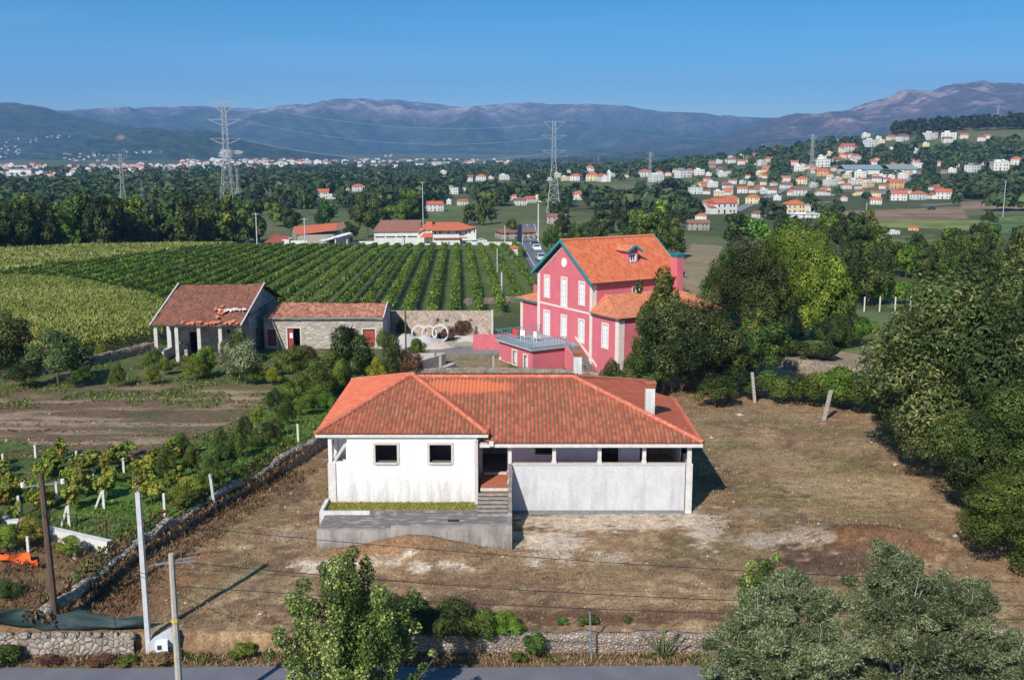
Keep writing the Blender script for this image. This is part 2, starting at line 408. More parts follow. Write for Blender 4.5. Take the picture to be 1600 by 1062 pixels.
# fields
GOLD = (.20, .23, .075)
vine_px = [(-60, 441), (0, 436), (180, 412), (385, 388), (590, 385), (806, 380), (818, 400), (838, 452), (845, 470), (760, 500), (640, 505), (430, 500), (300, 488), (235, 478), (150, 453), (0, 441), (-60, 446)]
VINE = gpoly(vine_px)
zone([(-500, 395), (0, 400), (120, 390), (400, 386), (385, 389), (180, 413), (0, 437), (-500, 470)], GOLD, 1, (.17, .2, .06), sstep(.45, .6, fbm(XX / 30, YY / 5, 3, 12)))
zone([(-500, 398), (0, 398), (180, 388), (300, 387), (120, 396), (-500, 412)], (.11, .16, .05), .8)
zone([(-500, 425), (10, 423), (110, 408), (60, 428), (-500, 440)], (.24, .15, .08), .55)
zone(vine_px, (.085, .12, .035), 1, (.15, .13, .06), sstep(.5, .65, n_big) * .5, jit=False)
CORN_PX = [(-420, 470), (0, 447), (110, 452), (240, 481), (256, 492), (256, 540), (160, 557), (90, 572), (20, 580), (-420, 620)]
zone(CORN_PX, (.20, .20, .07), 1)
# mid-distance fields
for pts, col in [([(280, 318), (345, 312), (370, 322), (330, 330), (255, 326)], (.21, .24, .08)), ([(575, 298), (650, 296), (680, 300), (640, 306), (560, 306)], (.13, .17, .06)),
                 ([(935, 305), (1065, 304), (1065, 316), (940, 318)], (.19, .19, .10)), ([(840, 290), (1060, 287), (1080, 298), (850, 304)], (.15, .15, .075)),
                 ([(1290, 330), (1500, 324), (1510, 342), (1440, 348), (1290, 345)], (.26, .17, .11)), ([(1290, 345), (1520, 344), (1600, 348), (1600, 362), (1290, 352)], (.20, .22, .07)),
                 ([(1540, 340), (1640, 336), (1640, 362), (1540, 364)], (.12, .18, .06)), ([(1380, 372), (1460, 366), (1480, 395), (1390, 400)], (.13, .16, .055)), ([(1320, 360), (1390, 355), (1395, 420), (1320, 420)], (.12, .15, .05)),
                 ([(1560, 244), (1640, 243), (1640, 252), (1565, 253)], (.21, .21, .09)), ([(730, 292), (800, 286), (800, 300), (735, 304)], (.22, .18, .10)), ([(1500, 315), (1640, 312), (1640, 325), (1500, 327)], (.30, .19, .13)),
                 ([(0, 277), (110, 279), (115, 288), (0, 292)], (.14, .17, .07)), ([(660, 322), (740, 315), (760, 330), (680, 338)], (.13, .16, .06)), ([(800, 352), (850, 352), (850, 372), (800, 372)], (.17, .16, .07)),
                 ([(1385, 455), (1480, 440), (1500, 470), (1390, 480)], (.12, .2, .05)), ([(400, 318), (480, 312), (520, 330), (420, 338)], (.14, .17, .07))]:
    zone(pts, col, 1, tuple(v * .7 for v in col), sstep(.45, .6, fbm(XX / 20, YY / 12, 3, 12)), jit=False)
m_ground, nt, b = newmat('land')
at = nd(nt, 'ShaderNodeAttribute'); at.attribute_name = 'Col'
co = nt.nodes.new('ShaderNodeTexCoord').outputs['Object']
def mul(nt, a, lo, hi, f):
    mr = nd(nt, 'ShaderNodeMapRange'); mr.inputs['From Min'].default_value = .3; mr.inputs['From Max'].default_value = .7
    mr.inputs['To Min'].default_value = lo; mr.inputs['To Max'].default_value = hi; nt.links.new(f, mr.inputs[0])
    return mixc(nt, 1.0, a, mr.outputs[0], 'MULTIPLY')
cc = mul(nt, at.outputs['Color'], .42, 1.6, noise(nt, 2.2, 8, co, .85))
cc = mul(nt, cc, .5, 1.6, noise(nt, 8.0, 4, co, .85))
cc = mul(nt, cc, .8, 1.2, noise(nt, .12, 5, co))
nt.links.new(cc, b.inputs['Base Color']); b.inputs['Roughness'].default_value = .95; b.inputs['Specular IOR Level'].default_value = .1
bp = nd(nt, 'ShaderNodeBump'); bp.inputs['Strength'].default_value = .7; bp.inputs['Distance'].default_value = .10
nt.links.new(noise(nt, 5.0, 5, co, .75), bp.inputs['Height']); nt.links.new(bp.outputs[0], b.inputs['Normal'])
g = npmesh('ground', np.stack([XX, YY, ZZ], -1).reshape(-1, 3), FQ, m_ground, col=base.reshape(-1, 3), smooth=True)
tag(g, kind='structure')
# ---------------------------------------------------------------- roads
asph = pm('asphalt', (.125, .125, .145), (.165, .16, .18), .8, .9, .2, lo=.3, hi=.7)
def ribbon(name, L, Rr, mat, lift=.03, kind='structure'):
    mb = MB()
    for i in range(len(L) - 1):
        q = [L[i], Rr[i], Rr[i + 1], L[i + 1]]
        mb.face([(x, y, gz(x, y) + lift) for x, y in q][::-1])
    o = mb.build(name, mat); tag(o, kind=kind); return o
xs = np.arange(-70, 71, 3.0)
edge = [41.75 + .10 * math.sin(x * 1.7) + .06 * math.sin(x * 4.1) for x in xs]
mb = MB()
for i in range(len(xs) - 1): mb.face([(xs[i], 34.2, -1.56), (xs[i + 1], 34.2, -1.56), (xs[i + 1], edge[i + 1], -1.56), (xs[i], edge[i], -1.56)])
tag(mb.build('road', asph), kind='structure')
# highway: photo edges traced down from the bend
HL = [(806, 352), (812, 364), (811, 378), (818, 395), (826, 412), (838, 430), (850, 446), (866, 470)]
HR = [(838, 350), (841, 364), (844, 380), (853, 398), (868, 412), (885, 428), (900, 442), (925, 462)]
def dens(pts, n=5):
    r = []
    for a, bq in zip(pts, pts[1:]):
        for k in range(n): r.append((a[0] + (bq[0] - a[0]) * k / n, a[1] + (bq[1] - a[1]) * k / n))
    r.append(pts[-1]); return r
hl = gpoly(dens(HL)); hr = gpoly(dens(HR))
ribbon('highway', hl, hr, asph, .10)
def between(f): return [(a[0] + (c[0] - a[0]) * f, a[1] + (c[1] - a[1]) * f) for a, c in zip(hl, hr)]
paint = pm('road_paint', (.7, .7, .68), (.55, .55, .53), 4)
for nm, f in (('road_line', .16), ('road_line', .9)):
    ribbon(nm, between(f - .014), between(f + .014), paint, .125)
mb = MB(); a0 = between(.515); a1 = between(.545)
for i in range(0, len(a0) - 1, 2):
    mb.face([(x, y, gz(x, y) + .125) for x, y in (a0[i], a1[i], a1[i + 1], a0[i + 1])][::-1])
tag(mb.build('road_line', paint), kind='structure')

# ---------------------------------------------------------------- mountains and wooded hills
RANGES = []
def hillz(x, y):
    z = float(T(x, y))
    for X, d0, d1, v, Zg in RANGES:
        if d0 < y < d1 and X[0] < x < X[-1]:
            i = int((x - X[0]) / (X[1] - X[0])); j = int(np.searchsorted(v, (y - d0) / (d1 - d0))); z = max(z, float(Zg[min(j, Zg.shape[0] - 1), i]))
    return z
def hillhit(px, py):
    d = ray(px, py)
    for dist in np.arange(2500, 6800, 12.0):
        x = d[0] / d[1] * dist; z = CZ + d[2] / d[1] * dist
        if z <= hillz(x, dist): return float(x), float(dist), z
    return float(x), 6000.0, z
def mountain_mat(name, k):
    m, nt, b = newmat(name)
    at = nd(nt, 'ShaderNodeAttribute'); at.attribute_name = 'Col'
    co = nt.nodes.new('ShaderNodeTexCoord').outputs['Object']
    cc = mul(nt, at.outputs['Color'], .45, 1.6, noise(nt, k, 8, co, .75))
    cc = mul(nt, cc, .5, 1.6, noise(nt, k * 4, 5, co, .75))
    nt.links.new(cc, b.inputs['Base Color']); b.inputs['Roughness'].default_value = 1; b.inputs['Specular IOR Level'].default_value = 0
    return m
def hillrange(name, sky_px, d0, d1, d2, x0, x1, rock, amp, seed, curve=1.35, nx=620, ny=150, base_z=-60, pal=None):
    px = np.array([p[0] for p in sky_px], float); py = np.array([p[1] for p in sky_px], float)
    X = np.linspace(x0, x1, nx); v = np.concatenate([np.linspace(0, 1, ny), np.linspace(1, 2, 25)[1:]])
    Xg, Vg = np.meshgrid(X, v, indexing='xy')
    Yg = np.where(Vg < 1, d0 + (d1 - d0) * Vg, d1 + (d2 - d1) * (Vg - 1))
    pxx = 800 + F * Xg / (d1 * CP + 2)
    pyc = np.interp(pxx, px, py)
    pyc = pyc + (fbm(pxx / 9, pxx * 0, 3, seed) - .5) * 3.0
    crest = CZ + (YH - pyc) / F * d1 * 1.035
    t = np.where(Vg < 1, Vg, 2 - Vg)
    s = t ** curve
    wl = (d1 - d0)
    rid = 1 - np.abs(2 * fbm(Xg / (wl * .35) + .6 * fbm(Yg / wl * 3, Xg / wl, 2, seed), Yg / (wl * .8), 5, seed + 3) - 1) * 2
    rid2 = fbm(Xg / (wl * .07), Yg / (wl * .12), 4, seed + 9) - .5
    Zg = base_z + (crest - base_z) * s + (amp * rid * 1.0 - amp * .5 + amp * .6 * rid2) * np.clip(4 * t * (1 - t), 0, 1) * np.where(Vg < 1, 1, .5)
    Zg = np.minimum(Zg, CZ + (crest - CZ) * Yg / d1 - (1 - t) * 12 * (Vg < 1)) if True else Zg
    rel = (Zg - base_z) / (crest.max() - base_z)
    f1 = fbm(Xg / (wl * .12), Yg / (wl * .12), 5, seed + 5); f2 = fbm(Xg / (wl * .03), Yg / (wl * .03), 4, seed + 6)
    P = pal or dict(forest=(.022, .040, .018), forest2=(.05, .068, .028), rock=(.33, .26, .235), heath=(.095, .085, .08))
    C = np.array(P['forest']) + (np.array(P['forest2']) - np.array(P['forest'])) * sstep(.45, .6, f2)[..., None]
    mh = sstep(rock - .12, rock + .12, rel + (f1 - .5) * .9)[..., None]
    C = C + (np.array(P['heath']) - C) * mh
    mr = (sstep(.50, .66, f2 * .5 + f1 * .5) * sstep(rock, rock + .25, rel + (f1 - .5) * .5))[..., None]
    C = C + (np.array(P['rock']) - C) * mr
    for q in P.get('spots', []):
        dx = (800 + F * Xg / (Yg * CP) - q[0]) / q[2]; ph = YH - (Zg - CZ) * F / (Yg * 1.03)
        mm = (1 - sstep(.6, 1.0, np.hypot(dx, (ph - q[1]) / q[3]) + (f2 - .5) * 1.0))[..., None]
        C = C + (np.array(q[4]) - C) * mm
    ii = np.arange(Xg.size).reshape(Xg.shape)
    Fq = np.stack([ii[:-1, :-1], ii[:-1, 1:], ii[1:, 1:], ii[1:, :-1]], -1).reshape(-1, 4)
    RANGES.append((X, d0, d1, v, Zg))
    o = npmesh(name, np.stack([Xg, Yg, Zg], -1).reshape(-1, 3), Fq, MC.get('mt') or MC.setdefault('mt', mountain_mat('mountain_land', .006)), col=C.reshape(-1, 3), smooth=True)
    tag(o, kind='structure'); return o
skyA = [(-1500, 190), (-300, 178), (60, 178), (105, 178), (130, 175), (215, 178), (250, 175), (300, 171), (325, 170), (345, 172), (400, 175), (460, 178), (500, 170), (535, 166), (560, 160), (575, 159), (590, 162), (615, 160), (640, 163), (690, 168), (720, 172), (765, 169), (790, 167), (820, 165), (850, 167), (930, 168), (960, 169), (975, 173), (1000, 177), (1060, 179), (1110, 185), (1185, 189), (1300, 196), (1700, 200), (3000, 205)]
hillrange('mountains', skyA, 6800, 11500, 14500, -9000, 9000, .57, 330, 3, 1.25)
skyB = [(700, 262), (860, 250), (930, 238), (985, 223), (1010, 219), (1045, 217), (1090, 219), (1130, 212), (1160, 203), (1190, 194), (1205, 189), (1230, 182), (1250, 180), (1275, 182), (1300, 178), (1325, 175), (1340, 169), (1360, 163), (1385, 157), (1400, 149), (1415, 146), (1450, 148), (1470, 141), (1485, 138), (1515, 136), (1530, 133), (1545, 137), (1600, 138), (1750, 150), (2200, 170), (3000, 200)]
hillrange('mountains', skyB, 4200, 7400, 10200, -600, 6500, .30, 170, 11, 1.5, pal=dict(forest=(.03, .042, .024), forest2=(.055, .055, .032), rock=(.32, .225, .19), heath=(.085, .06, .055)))
skyD = [(-2500, 200), (-600, 160), (-100, 158), (0, 165), (30, 166), (70, 171), (95, 178), (130, 187), (160, 192), (200, 197), (260, 213), (330, 228), (420, 240), (520, 252), (620, 262)]
hillrange('wooded_hills', skyD, 4300, 6500, 8500, -7500, -900, .95, 50, 17, 1.3, nx=400, ny=90, pal=dict(forest=(.020, .034, .014), forest2=(.045, .062, .024), rock=(.2, .16, .12), heath=(.05, .065, .03)))
skyC = [(60, 262), (120, 240), (160, 222), (180, 208), (205, 202), (240, 201), (280, 206), (330, 206), (350, 210), (385, 221), (430, 231), (500, 240), (560, 250), (640, 262)]
hillrange('wooded_hills', skyC, 4100, 5000, 6100, -2600, -350, .97, 24, 23, 1.1, nx=420, ny=90, pal=dict(forest=(.018, .034, .012), forest2=(.04, .06, .022), rock=(.2, .16, .12), heath=(.045, .06, .028), spots=[(352, 238, 12, 9, (.5, .42, .36)), (372, 237, 9, 3, (.45, .38, .33)), (190, 216, 9, 4, (.2, .14, .1))]))
skyE = [(760, 262), (850, 248), (930, 240), (985, 236), (1060, 240), (1180, 248), (1300, 262)]
hillrange('wooded_hills', skyE, 3700, 4500, 5400, -300, 1600, .97, 18, 29, 1.1, nx=200, ny=50)
# ---------------------------------------------------------------- building helpers
def wallgrid(mb, o, u, L, H, t, holes=(), zs_extra=(), slope=None):
    """wall from o along unit u, length L, height H, thickness t on the left-hand side of u (inside); holes = (u0,z0,u1,z1)"""
    o = Vector(o); u = Vector(u).normalized(); inn = Vector((-u.y, u.x, 0)) * t; up = Vector((0, 0, 1))
    us = sorted({0, L, *[h[0] for h in holes], *[h[2] for h in holes]}); zs = sorted({0, H, *[h[1] for h in holes], *[h[3] for h in holes], *zs_extra})
    def hole(a, b): return any(h[0] - 1e-6 <= a and a < h[2] - 1e-6 and h[1] - 1e-6 <= b and b < h[3] - 1e-6 for h in holes)
    for i in range(len(us) - 1):
        for j in range(len(zs) - 1):
            if hole(us[i], zs[j]): continue
            p = [o + u * us[i] + up * zs[j], o + u * us[i + 1] + up * zs[j], o + u * us[i + 1] + up * zs[j + 1], o + u * us[i] + up * zs[j + 1]]
            mb.face(p); mb.face([q + inn for q in p][::-1])
            for (a, b2, c, d, ed) in ((us[i], zs[j] - 1e-3, 0, 1, 0), (us[i + 1], zs[j] + 0, 1, 2, 1), (us[i], zs[j + 1], 2, 3, 2), (us[i], zs[j], 3, 0, 3)):
                if ed == 0: nb = j == 0 or hole(us[i], zs[j - 1])
                elif ed == 1: nb = i == len(us) - 2 or hole(us[i + 1], zs[j])
                elif ed == 2: nb = j == len(zs) - 2 or hole(us[i], zs[j + 1])
                else: nb = i == 0 or hole(us[i - 1], zs[j])
                if nb: mb.face([p[d], p[c], p[c] + inn, p[d] + inn])
    return mb
def frame_bars(mb, o, u, h, w=.12, proud=.03, deep=.16, sill=True):
    """surround bars round hole h=(u0,z0,u1,z1) in a wall at o along u"""
    o = Vector(o); u = Vector(u).normalized(); n = Vector((u.y, -u.x, 0))
    M = Matrix(((u.x, -n.x, 0, o.x), (u.y, -n.y, 0, o.y), (0, 0, 1, o.z), (0, 0, 0, 1)))
    u0, z0, u1, z1 = h
    mb.box((u0 - w, -proud, z0 - w), (u0, deep, z1 + w), M); mb.box((u1, -proud, z0 - w), (u1 + w, deep, z1 + w), M)
    mb.box((u0, -proud + .002, z1), (u1, deep, z1 + w), M)
    mb.box((u0, -proud - (.05 if sill else 0), z0 - w), (u1, deep, z0), M)
    return M
def tiles(name, parent, mat, o, U, V, poly, step=.225, course=.38, res=6, amp=.035, sag=0.0, seed=0, jit=.0):
    """corrugated clay tile slope; poly in (u along eave, v up slope)"""
    o = np.array(o, float); U = np.array(U, float); U /= np.linalg.norm(U); V = np.array(V, float); V /= np.linalg.norm(V); Nn = np.cross(U, V)
    if Nn[2] < 0: Nn = -Nn
    u0 = min(p[0] for p in poly); u1 = max(p[0] for p in poly); v1 = max(p[1] for p in poly); v0 = min(p[1] for p in poly)
    n = max(4, int((u1 - u0) / step * res)); us = np.linspace(u0 + 1e-4, u1 - 1e-4, n)
    rows = []; k = math.floor(v0 / course)
    while k * course < v1 + course:
        rows += [k * course + .002, (k + 1) * course - .012]; k += 1
    rows = np.array(rows)
    lo = np.zeros(n); hi = np.zeros(n)
    m = len(poly)
    for i, x in enumerate(us):
        c = []
        for j in range(m):
            a = poly[j]; b2 = poly[(j + 1) % m]
            if (a[0] - x) * (b2[0] - x) <= 0 and a[0] != b2[0]: c.append(a[1] + (b2[1] - a[1]) * (x - a[0]) / (b2[0] - a[0]))
        lo[i] = min(c); hi[i] = max(c)
    Ug, Vg = np.meshgrid(us, rows, indexing='xy')
    Vc = np.clip(Vg, lo[None], hi[None])
    fr = (Ug / step) % 1
    hgt = amp * (np.abs(np.cos(math.pi * fr)) ** .8 * 2 - 1)
    fv = (Vc / course) % 1
    hgt = hgt + .022 * (1 - fv)
    if jit: hgt = hgt + (vnoise(np.floor(Ug / step) + .5, np.floor(Vc / course) + .5, seed) - .5) * jit
    if sag: hgt = hgt - sag * (fbm(Ug / 3.0, Vc / 2.2, 3, seed))
    P = o + Ug[..., None] * U + Vc[..., None] * V + hgt[..., None] * Nn
    ii = np.arange(Ug.size).reshape(Ug.shape)
    Fq = np.stack([ii[:-1, :-1], ii[:-1, 1:], ii[1:, 1:], ii[1:, :-1]], -1)
    ok = (np.abs(Vc[1:, :-1] - Vc[:-1, :-1]) + np.abs(Vc[1:, 1:] - Vc[:-1, 1:])) > 1e-4
    Fq = Fq[ok]
    uv = np.stack([Ug / step, Vc / course], -1).reshape(-1, 2)
    return npmesh(name, P.reshape(-1, 3), Fq, mat, uv=uv, parent=parent)
def tilemat(name, base, light, dark, moss, moss_amt=.5, groove=.6, bright=None, rough=.85, patch=None):
    m, nt, b = newmat(name)
    uv = nt.nodes.new('ShaderNodeUVMap').outputs[0]; co = nt.nodes.new('ShaderNodeTexCoord').outputs['Object']
    fl = nd(nt, 'ShaderNodeVectorMath', operation='FLOOR'); ad = nd(nt, 'ShaderNodeVectorMath', operation='ADD'); ad.inputs[1].default_value = (.5, 0, 0)
    nt.links.new(uv, ad.inputs[0]); nt.links.new(ad.outputs[0], fl.inputs[0])
    wn = nd(nt, 'ShaderNodeTexWhiteNoise'); wn.noise_dimensions = '3D'; nt.links.new(fl.outputs[0], wn.inputs['Vector'])
    c = ramp(nt, [(0, dark), (.45, base), (1, light)], wn.outputs['Value'])
    # groove mask
    sx = nd(nt, 'ShaderNodeSeparateXYZ'); nt.links.new(uv, sx.inputs[0])
    f = nd(nt, 'ShaderNodeMath', operation='FRACT'); nt.links.new(sx.outputs[0], f.inputs[0])
    s1 = nd(nt, 'ShaderNodeMath', operation='SUBTRACT'); nt.links.new(f.outputs[0], s1.inputs[0]); s1.inputs[1].default_value = .5
    ab = nd(nt, 'ShaderNodeMath', operation='ABSOLUTE'); nt.links.new(s1.outputs[0], ab.inputs[0])
    mr = nd(nt, 'ShaderNodeMapRange'); mr.inputs['From Min'].default_value = .12; mr.inputs['From Max'].default_value = .34; mr.inputs['To Min'].default_value = 1; mr.inputs['To Max'].default_value = 0
    nt.links.new(ab.outputs[0], mr.inputs[0])
    big = noise(nt, .35, 5, co, .6)
    mb_ = nd(nt, 'ShaderNodeMapRange'); mb_.inputs['From Min'].default_value = .35; mb_.inputs['From Max'].default_value = .6; mb_.inputs['To Min'].default_value = groove * .55; mb_.inputs['To Max'].default_value = groove
    nt.links.new(big, mb_.inputs[0])
    g = nd(nt, 'ShaderNodeMath', operation='MULTIPLY'); nt.links.new(mr.outputs[0], g.inputs[0]); nt.links.new(mb_.outputs[0], g.inputs[1])
    c = mixc(nt, g.outputs[0], c, moss)
    fine = noise(nt, 5.5, 5, co, .8)
    mf = nd(nt, 'ShaderNodeMapRange'); mf.inputs['From Min'].default_value = .52; mf.inputs['From Max'].default_value = .66; mf.inputs['To Max'].default_value = moss_amt
    nt.links.new(fine, mf.inputs[0]); c = mixc(nt, mf.outputs[0], c, tuple(v * 1.3 for v in moss))
    if bright:
        bm = nd(nt, 'ShaderNodeMapRange'); bm.inputs['From Min'].default_value = .62; bm.inputs['From Max'].default_value = .7; bm.inputs['To Max'].default_value = .75
        nt.links.new(noise(nt, .22, 2, co), bm.inputs[0]); c = mixc(nt, bm.outputs[0], c, bright)
    if patch:
        for (px_, py_, rx, ry, pc) in patch:
            sub = nd(nt, 'ShaderNodeVectorMath', operation='SUBTRACT'); nt.links.new(co, sub.inputs[0]); sub.inputs[1].default_value = (px_, py_, 0)
            dv = nd(nt, 'ShaderNodeVectorMath', operation='MULTIPLY'); nt.links.new(sub.outputs[0], dv.inputs[0]); dv.inputs[1].default_value = (1 / rx, 1 / ry, 0)
            ln = nd(nt, 'ShaderNodeVectorMath', operation='LENGTH'); nt.links.new(dv.outputs[0], ln.inputs[0])
            an = nd(nt, 'ShaderNodeMath', operation='ADD'); nt.links.new(ln.outputs['Value'], an.inputs[0]); nt.links.new(noise(nt, 1.2, 3, co), an.inputs[1])
            m2 = nd(nt, 'ShaderNodeMapRange'); m2.inputs['From Min'].default_value = 1.15; m2.inputs['From Max'].default_value = 1.45; m2.inputs['To Min'].default_value = .8; m2.inputs['To Max'].default_value = 0
            nt.links.new(an.outputs[0], m2.inputs[0]); c = mixc(nt, m2.outputs[0], c, pc)
    nt.links.new(c, b.inputs['Base Color']); b.inputs['Roughness'].default_value = rough; b.inputs['Specular IOR Level'].default_value = .2
    MC[name] = m; return m
def stained(name, c1, c2, stain, amt=.6, z0=0, z1=2.6, rough=.9):
    """plaster with rain streaks that thicken towards the foot of the wall"""
    m, nt, b = newmat(name); co = nt.nodes.new('ShaderNodeTexCoord').outputs['Object']
    c = ramp(nt, [(.35, c1), (.65, c2)], noise(nt, .9, 6, co))
    st = noise(nt, 1.6, 7, co, .7, stretch=(1.6, 1.6, .22))
    sx = nd(nt, 'ShaderNodeSeparateXYZ'); nt.links.new(co, sx.inputs[0])
    hz_ = nd(nt, 'ShaderNodeMapRange'); hz_.inputs['From Min'].default_value = z0; hz_.inputs['From Max'].default_value = z1; hz_.inputs['To Min'].default_value = .17; hz_.inputs['To Max'].default_value = -.12
    nt.links.new(sx.outputs[2], hz_.inputs[0])
    ad = nd(nt, 'ShaderNodeMath', operation='ADD'); nt.links.new(st, ad.inputs[0]); nt.links.new(hz_.outputs[0], ad.inputs[1])
    mr = nd(nt, 'ShaderNodeMapRange'); mr.inputs['From Min'].default_value = .48; mr.inputs['From Max'].default_value = .75; mr.inputs['To Max'].default_value = amt
    nt.links.new(ad.outputs[0], mr.inputs[0]); c = mixc(nt, mr.outputs[0], c, stain); c = mul(nt, c, .86, 1.12, noise(nt, 5.5, 6, co, .8))
    nt.links.new(c, b.inputs['Base Color']); b.inputs['Roughness'].default_value = rough; b.inputs['Specular IOR Level'].default_value = .2
    MC[name] = m; return m

# ---------------------------------------------------------------- the white house
white = stained('white_plaster', (.74, .72, .715), (.68, .66, .66), (.38, .35, .36), .7, 0.4, 2.6)
white2 = stained('parapet_plaster', (.58, .57, .585), (.50, .50, .52), (.34, .34, .36), .7, -1.6, 3.4)
lilac = pm('veranda_paint', (.60, .56, .62), (.52, .48, .55), 1.5)
stonec = pm('granite_trim', (.58, .54, .50), (.47, .43, .40), 5, .9, .3)
postm = pm('post_white', (.66, .62, .60), (.52, .49, .47), 3)
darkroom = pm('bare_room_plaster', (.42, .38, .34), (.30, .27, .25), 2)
conc = pm('weathered_concrete', (.24, .205, .19), (.14, .12, .115), 2.2, .95, .4, stretch=(.6, 1.6, .5), c3=(.36, .32, .29), lo=.34, hi=.64)
concd = stained('mossy_concrete', (.36, .33, .31), (.22, .20, .19), (.08, .075, .07), .9, -1.0, 1.4)
terra = pm('terracotta_floor', (.42, .15, .08), (.34, .11, .06), 3)
tile_w = tilemat('clay_tiles_weathered', (.34, .075, .042), (.43, .125, .072), (.24, .052, .034), (.125, .09, .052), .75, 1.0, patch=[(-2.6, 5.6, 3.4, 1.0, (.52, .14, .065))])
tile_n = tilemat('clay_tiles_clean', (.60, .145, .08), (.66, .19, .11), (.52, .115, .065), (.34, .12, .07), .35, .5)
H0 = empty('white_house', (0, 56.3, 0), 0, 'single-storey white rendered house with a hipped clay tile roof in the dry plot', 'house')
mb = MB(); WB = -.3
# wing (left): front wall with two windows
wh = [(2.59, 2.99 - WB, 3.78, 3.98 - WB), (5.57, 2.99 - WB, 6.76, 3.98 - WB)]
wallgrid(mb, (-10.1, 0, WB), (1, 0, 0), 8.17, 4.42 - WB, .28, wh + [(.2, 2.98 - WB, 1.05, 4.3 - WB)])
wl = mb
# side wall with terrace opening: left end has an open corner porch
mb2 = MB()
mb3 = MB(); wallgrid(mb3, (-10.1, 13.2, WB), (0, -1, 0), 12.9, 4.42 - WB, .2, [(11.3, 2.98 - WB, 12.7, 4.3 - WB)]); mb3.build('wall', white, H0)
mb3 = MB(); wallgrid(mb3, (-9.02, .3, WB), (0, 1, 0), 1.7, 4.42 - WB, .15); wallgrid(mb3, (-9.9, 2.0, WB), (1, 0, 0), 1.0, 4.42 - WB, .15); mb3.build('porch_wall', white, H0)
mb3 = MB(); mb3.box((-9.9, .3, 1.8), (-9.2, 1.98, 2.0)); mb3.build('porch_floor', terra, H0)
mb3 = MB(); mb3.bar((-9.86, .12, 2.9), (-9.14, .5, 4.0), .12, .12); mb3.build('porch_rail', postm, H0)
wallgrid(mb2, (9.9, 2.0, WB), (0, 1, 0), 8.0, 4.1 - WB, .28, [(4, 3.0, 5.2, 4.1)])
mb2.build('wall', white, H0); mb2 = MB()
wallgrid(mb2, (8.6, 13.2, WB), (-1, 0, 0), 18.7, 4.1 - WB, .28)
mb2.build('wall', white, H0); mb2 = MB()
wallgrid(mb2, (-1.93, .3, WB), (0, 1, 0), 1.9, 4.3 - WB, .2)
wl.v, vb = wl.v, None
walls = wl.build('wall', white, H0)
mb2.build('wall', white, H0)
# cut the corner porch of the wing into the front wall: an own opening with a parapet below
# veranda back wall
mb = MB()
vh = [(1.75 - .0, 1.75 - WB, 3.05, 4.0 - WB), (3.45 + .0, 3.0 - WB, 4.05 + .35, 3.9 - WB), (7.95 + .0, 1.75 - WB, 8.75, 3.95 - WB), (10.25, 1.75 - WB, 11.5, 3.95 - WB)]
vh = [(.25, 1.75 - WB, 1.65, 3.95 - WB), (3.25, 2.85 - WB, 4.35, 3.95 - WB), (6.95, 1.75 - WB, 7.98, 3.95 - WB), (9.2, 1.75 - WB, 11.5, 3.95 - WB)]
wallgrid(mb, (-1.93, 2.0, WB), (1, 0, 0), 11.83, 4.35 - WB, .25, vh)
mb.build('veranda_wall', lilac, H0)
mb = MB()
for h in vh[:3]:
    mb = MB(); frame_bars(mb, (-1.93, 2.0, WB), (1, 0, 0), h, .14, .03, .2); mb.build('window_surround' if h[1] > 3 else 'door_surround', stonec, H0)
for h in wh:
    mb = MB(); frame_bars(mb, (-10.1, 0, WB), (1, 0, 0), h, .13, .04, .22); mb.build('window_surround', stonec, H0)
# parapet, slab and posts of the veranda
mb = MB(); mb.box((.02, 0, WB), (9.55, .22, 2.82)); mb.box((9.72, .25, WB), (9.9, 1.98, 2.82))
mb.build('parapet', white2, H0)
mb = MB(); mb.box((.02, -.03, WB), (9.59, .0, .22)); mb.build('plinth', pm('plinth_bluegrey', (.22, .23, .26), (.15, .155, .18), 4), H0)
mb = MB(); mb.box((.0, -.04, 2.822), (9.56, .27, 2.9)); mb.box((9.7, .27, 2.822), (9.94, 1.98, 2.9)); mb.build('parapet_coping', stonec, H0)
mb = MB(); mb.box((-1.7, .28, 1.55), (9.68, 1.98, 1.75)); mb.box((-1.7, -.75, 1.5), (-.2, .28, 1.746)); mb.build('veranda_floor', terra, H0)
mb = MB(); mb.box((-1.72, -.82, 1.6), (-.18, -.752, 1.76)); mb.build('door_step', stonec, H0); mb = MB(); mb.box((-1.6, 1.7, 1.752), (-.3, 1.97, 1.84)); mb.build('door_step', stonec, H0)
for x in (-.12, 2.32, 4.82, 7.28):
    mb = MB(); mb.box((x - .1, 0.02, 2.902 if x > 0 else 1.75), (x + .1, .2, 3.98)); mb.box((x - .14, -.02, 2.903 if x > 0 else 1.752), (x + .14, .24, 3.02 if x > 0 else 1.9)); mb.build('post', postm, H0)
mb = MB(); mb.box((9.6, -.06, WB), (9.95, .24, 2.9)); mb.box((9.65, 0, 2.903), (9.88, .2, 3.98)); mb.build('post', postm, H0)
mb = MB(); mb.box((-10.14, -.07, WB), (-9.72, .0, 2.95)); mb.build('corner_pilaster', postm, H0)
mb = MB(); mb.box((-2.05, -.55, .5), (-1.86, 0.28, 4.25)); mb.build('post', stonec, H0)
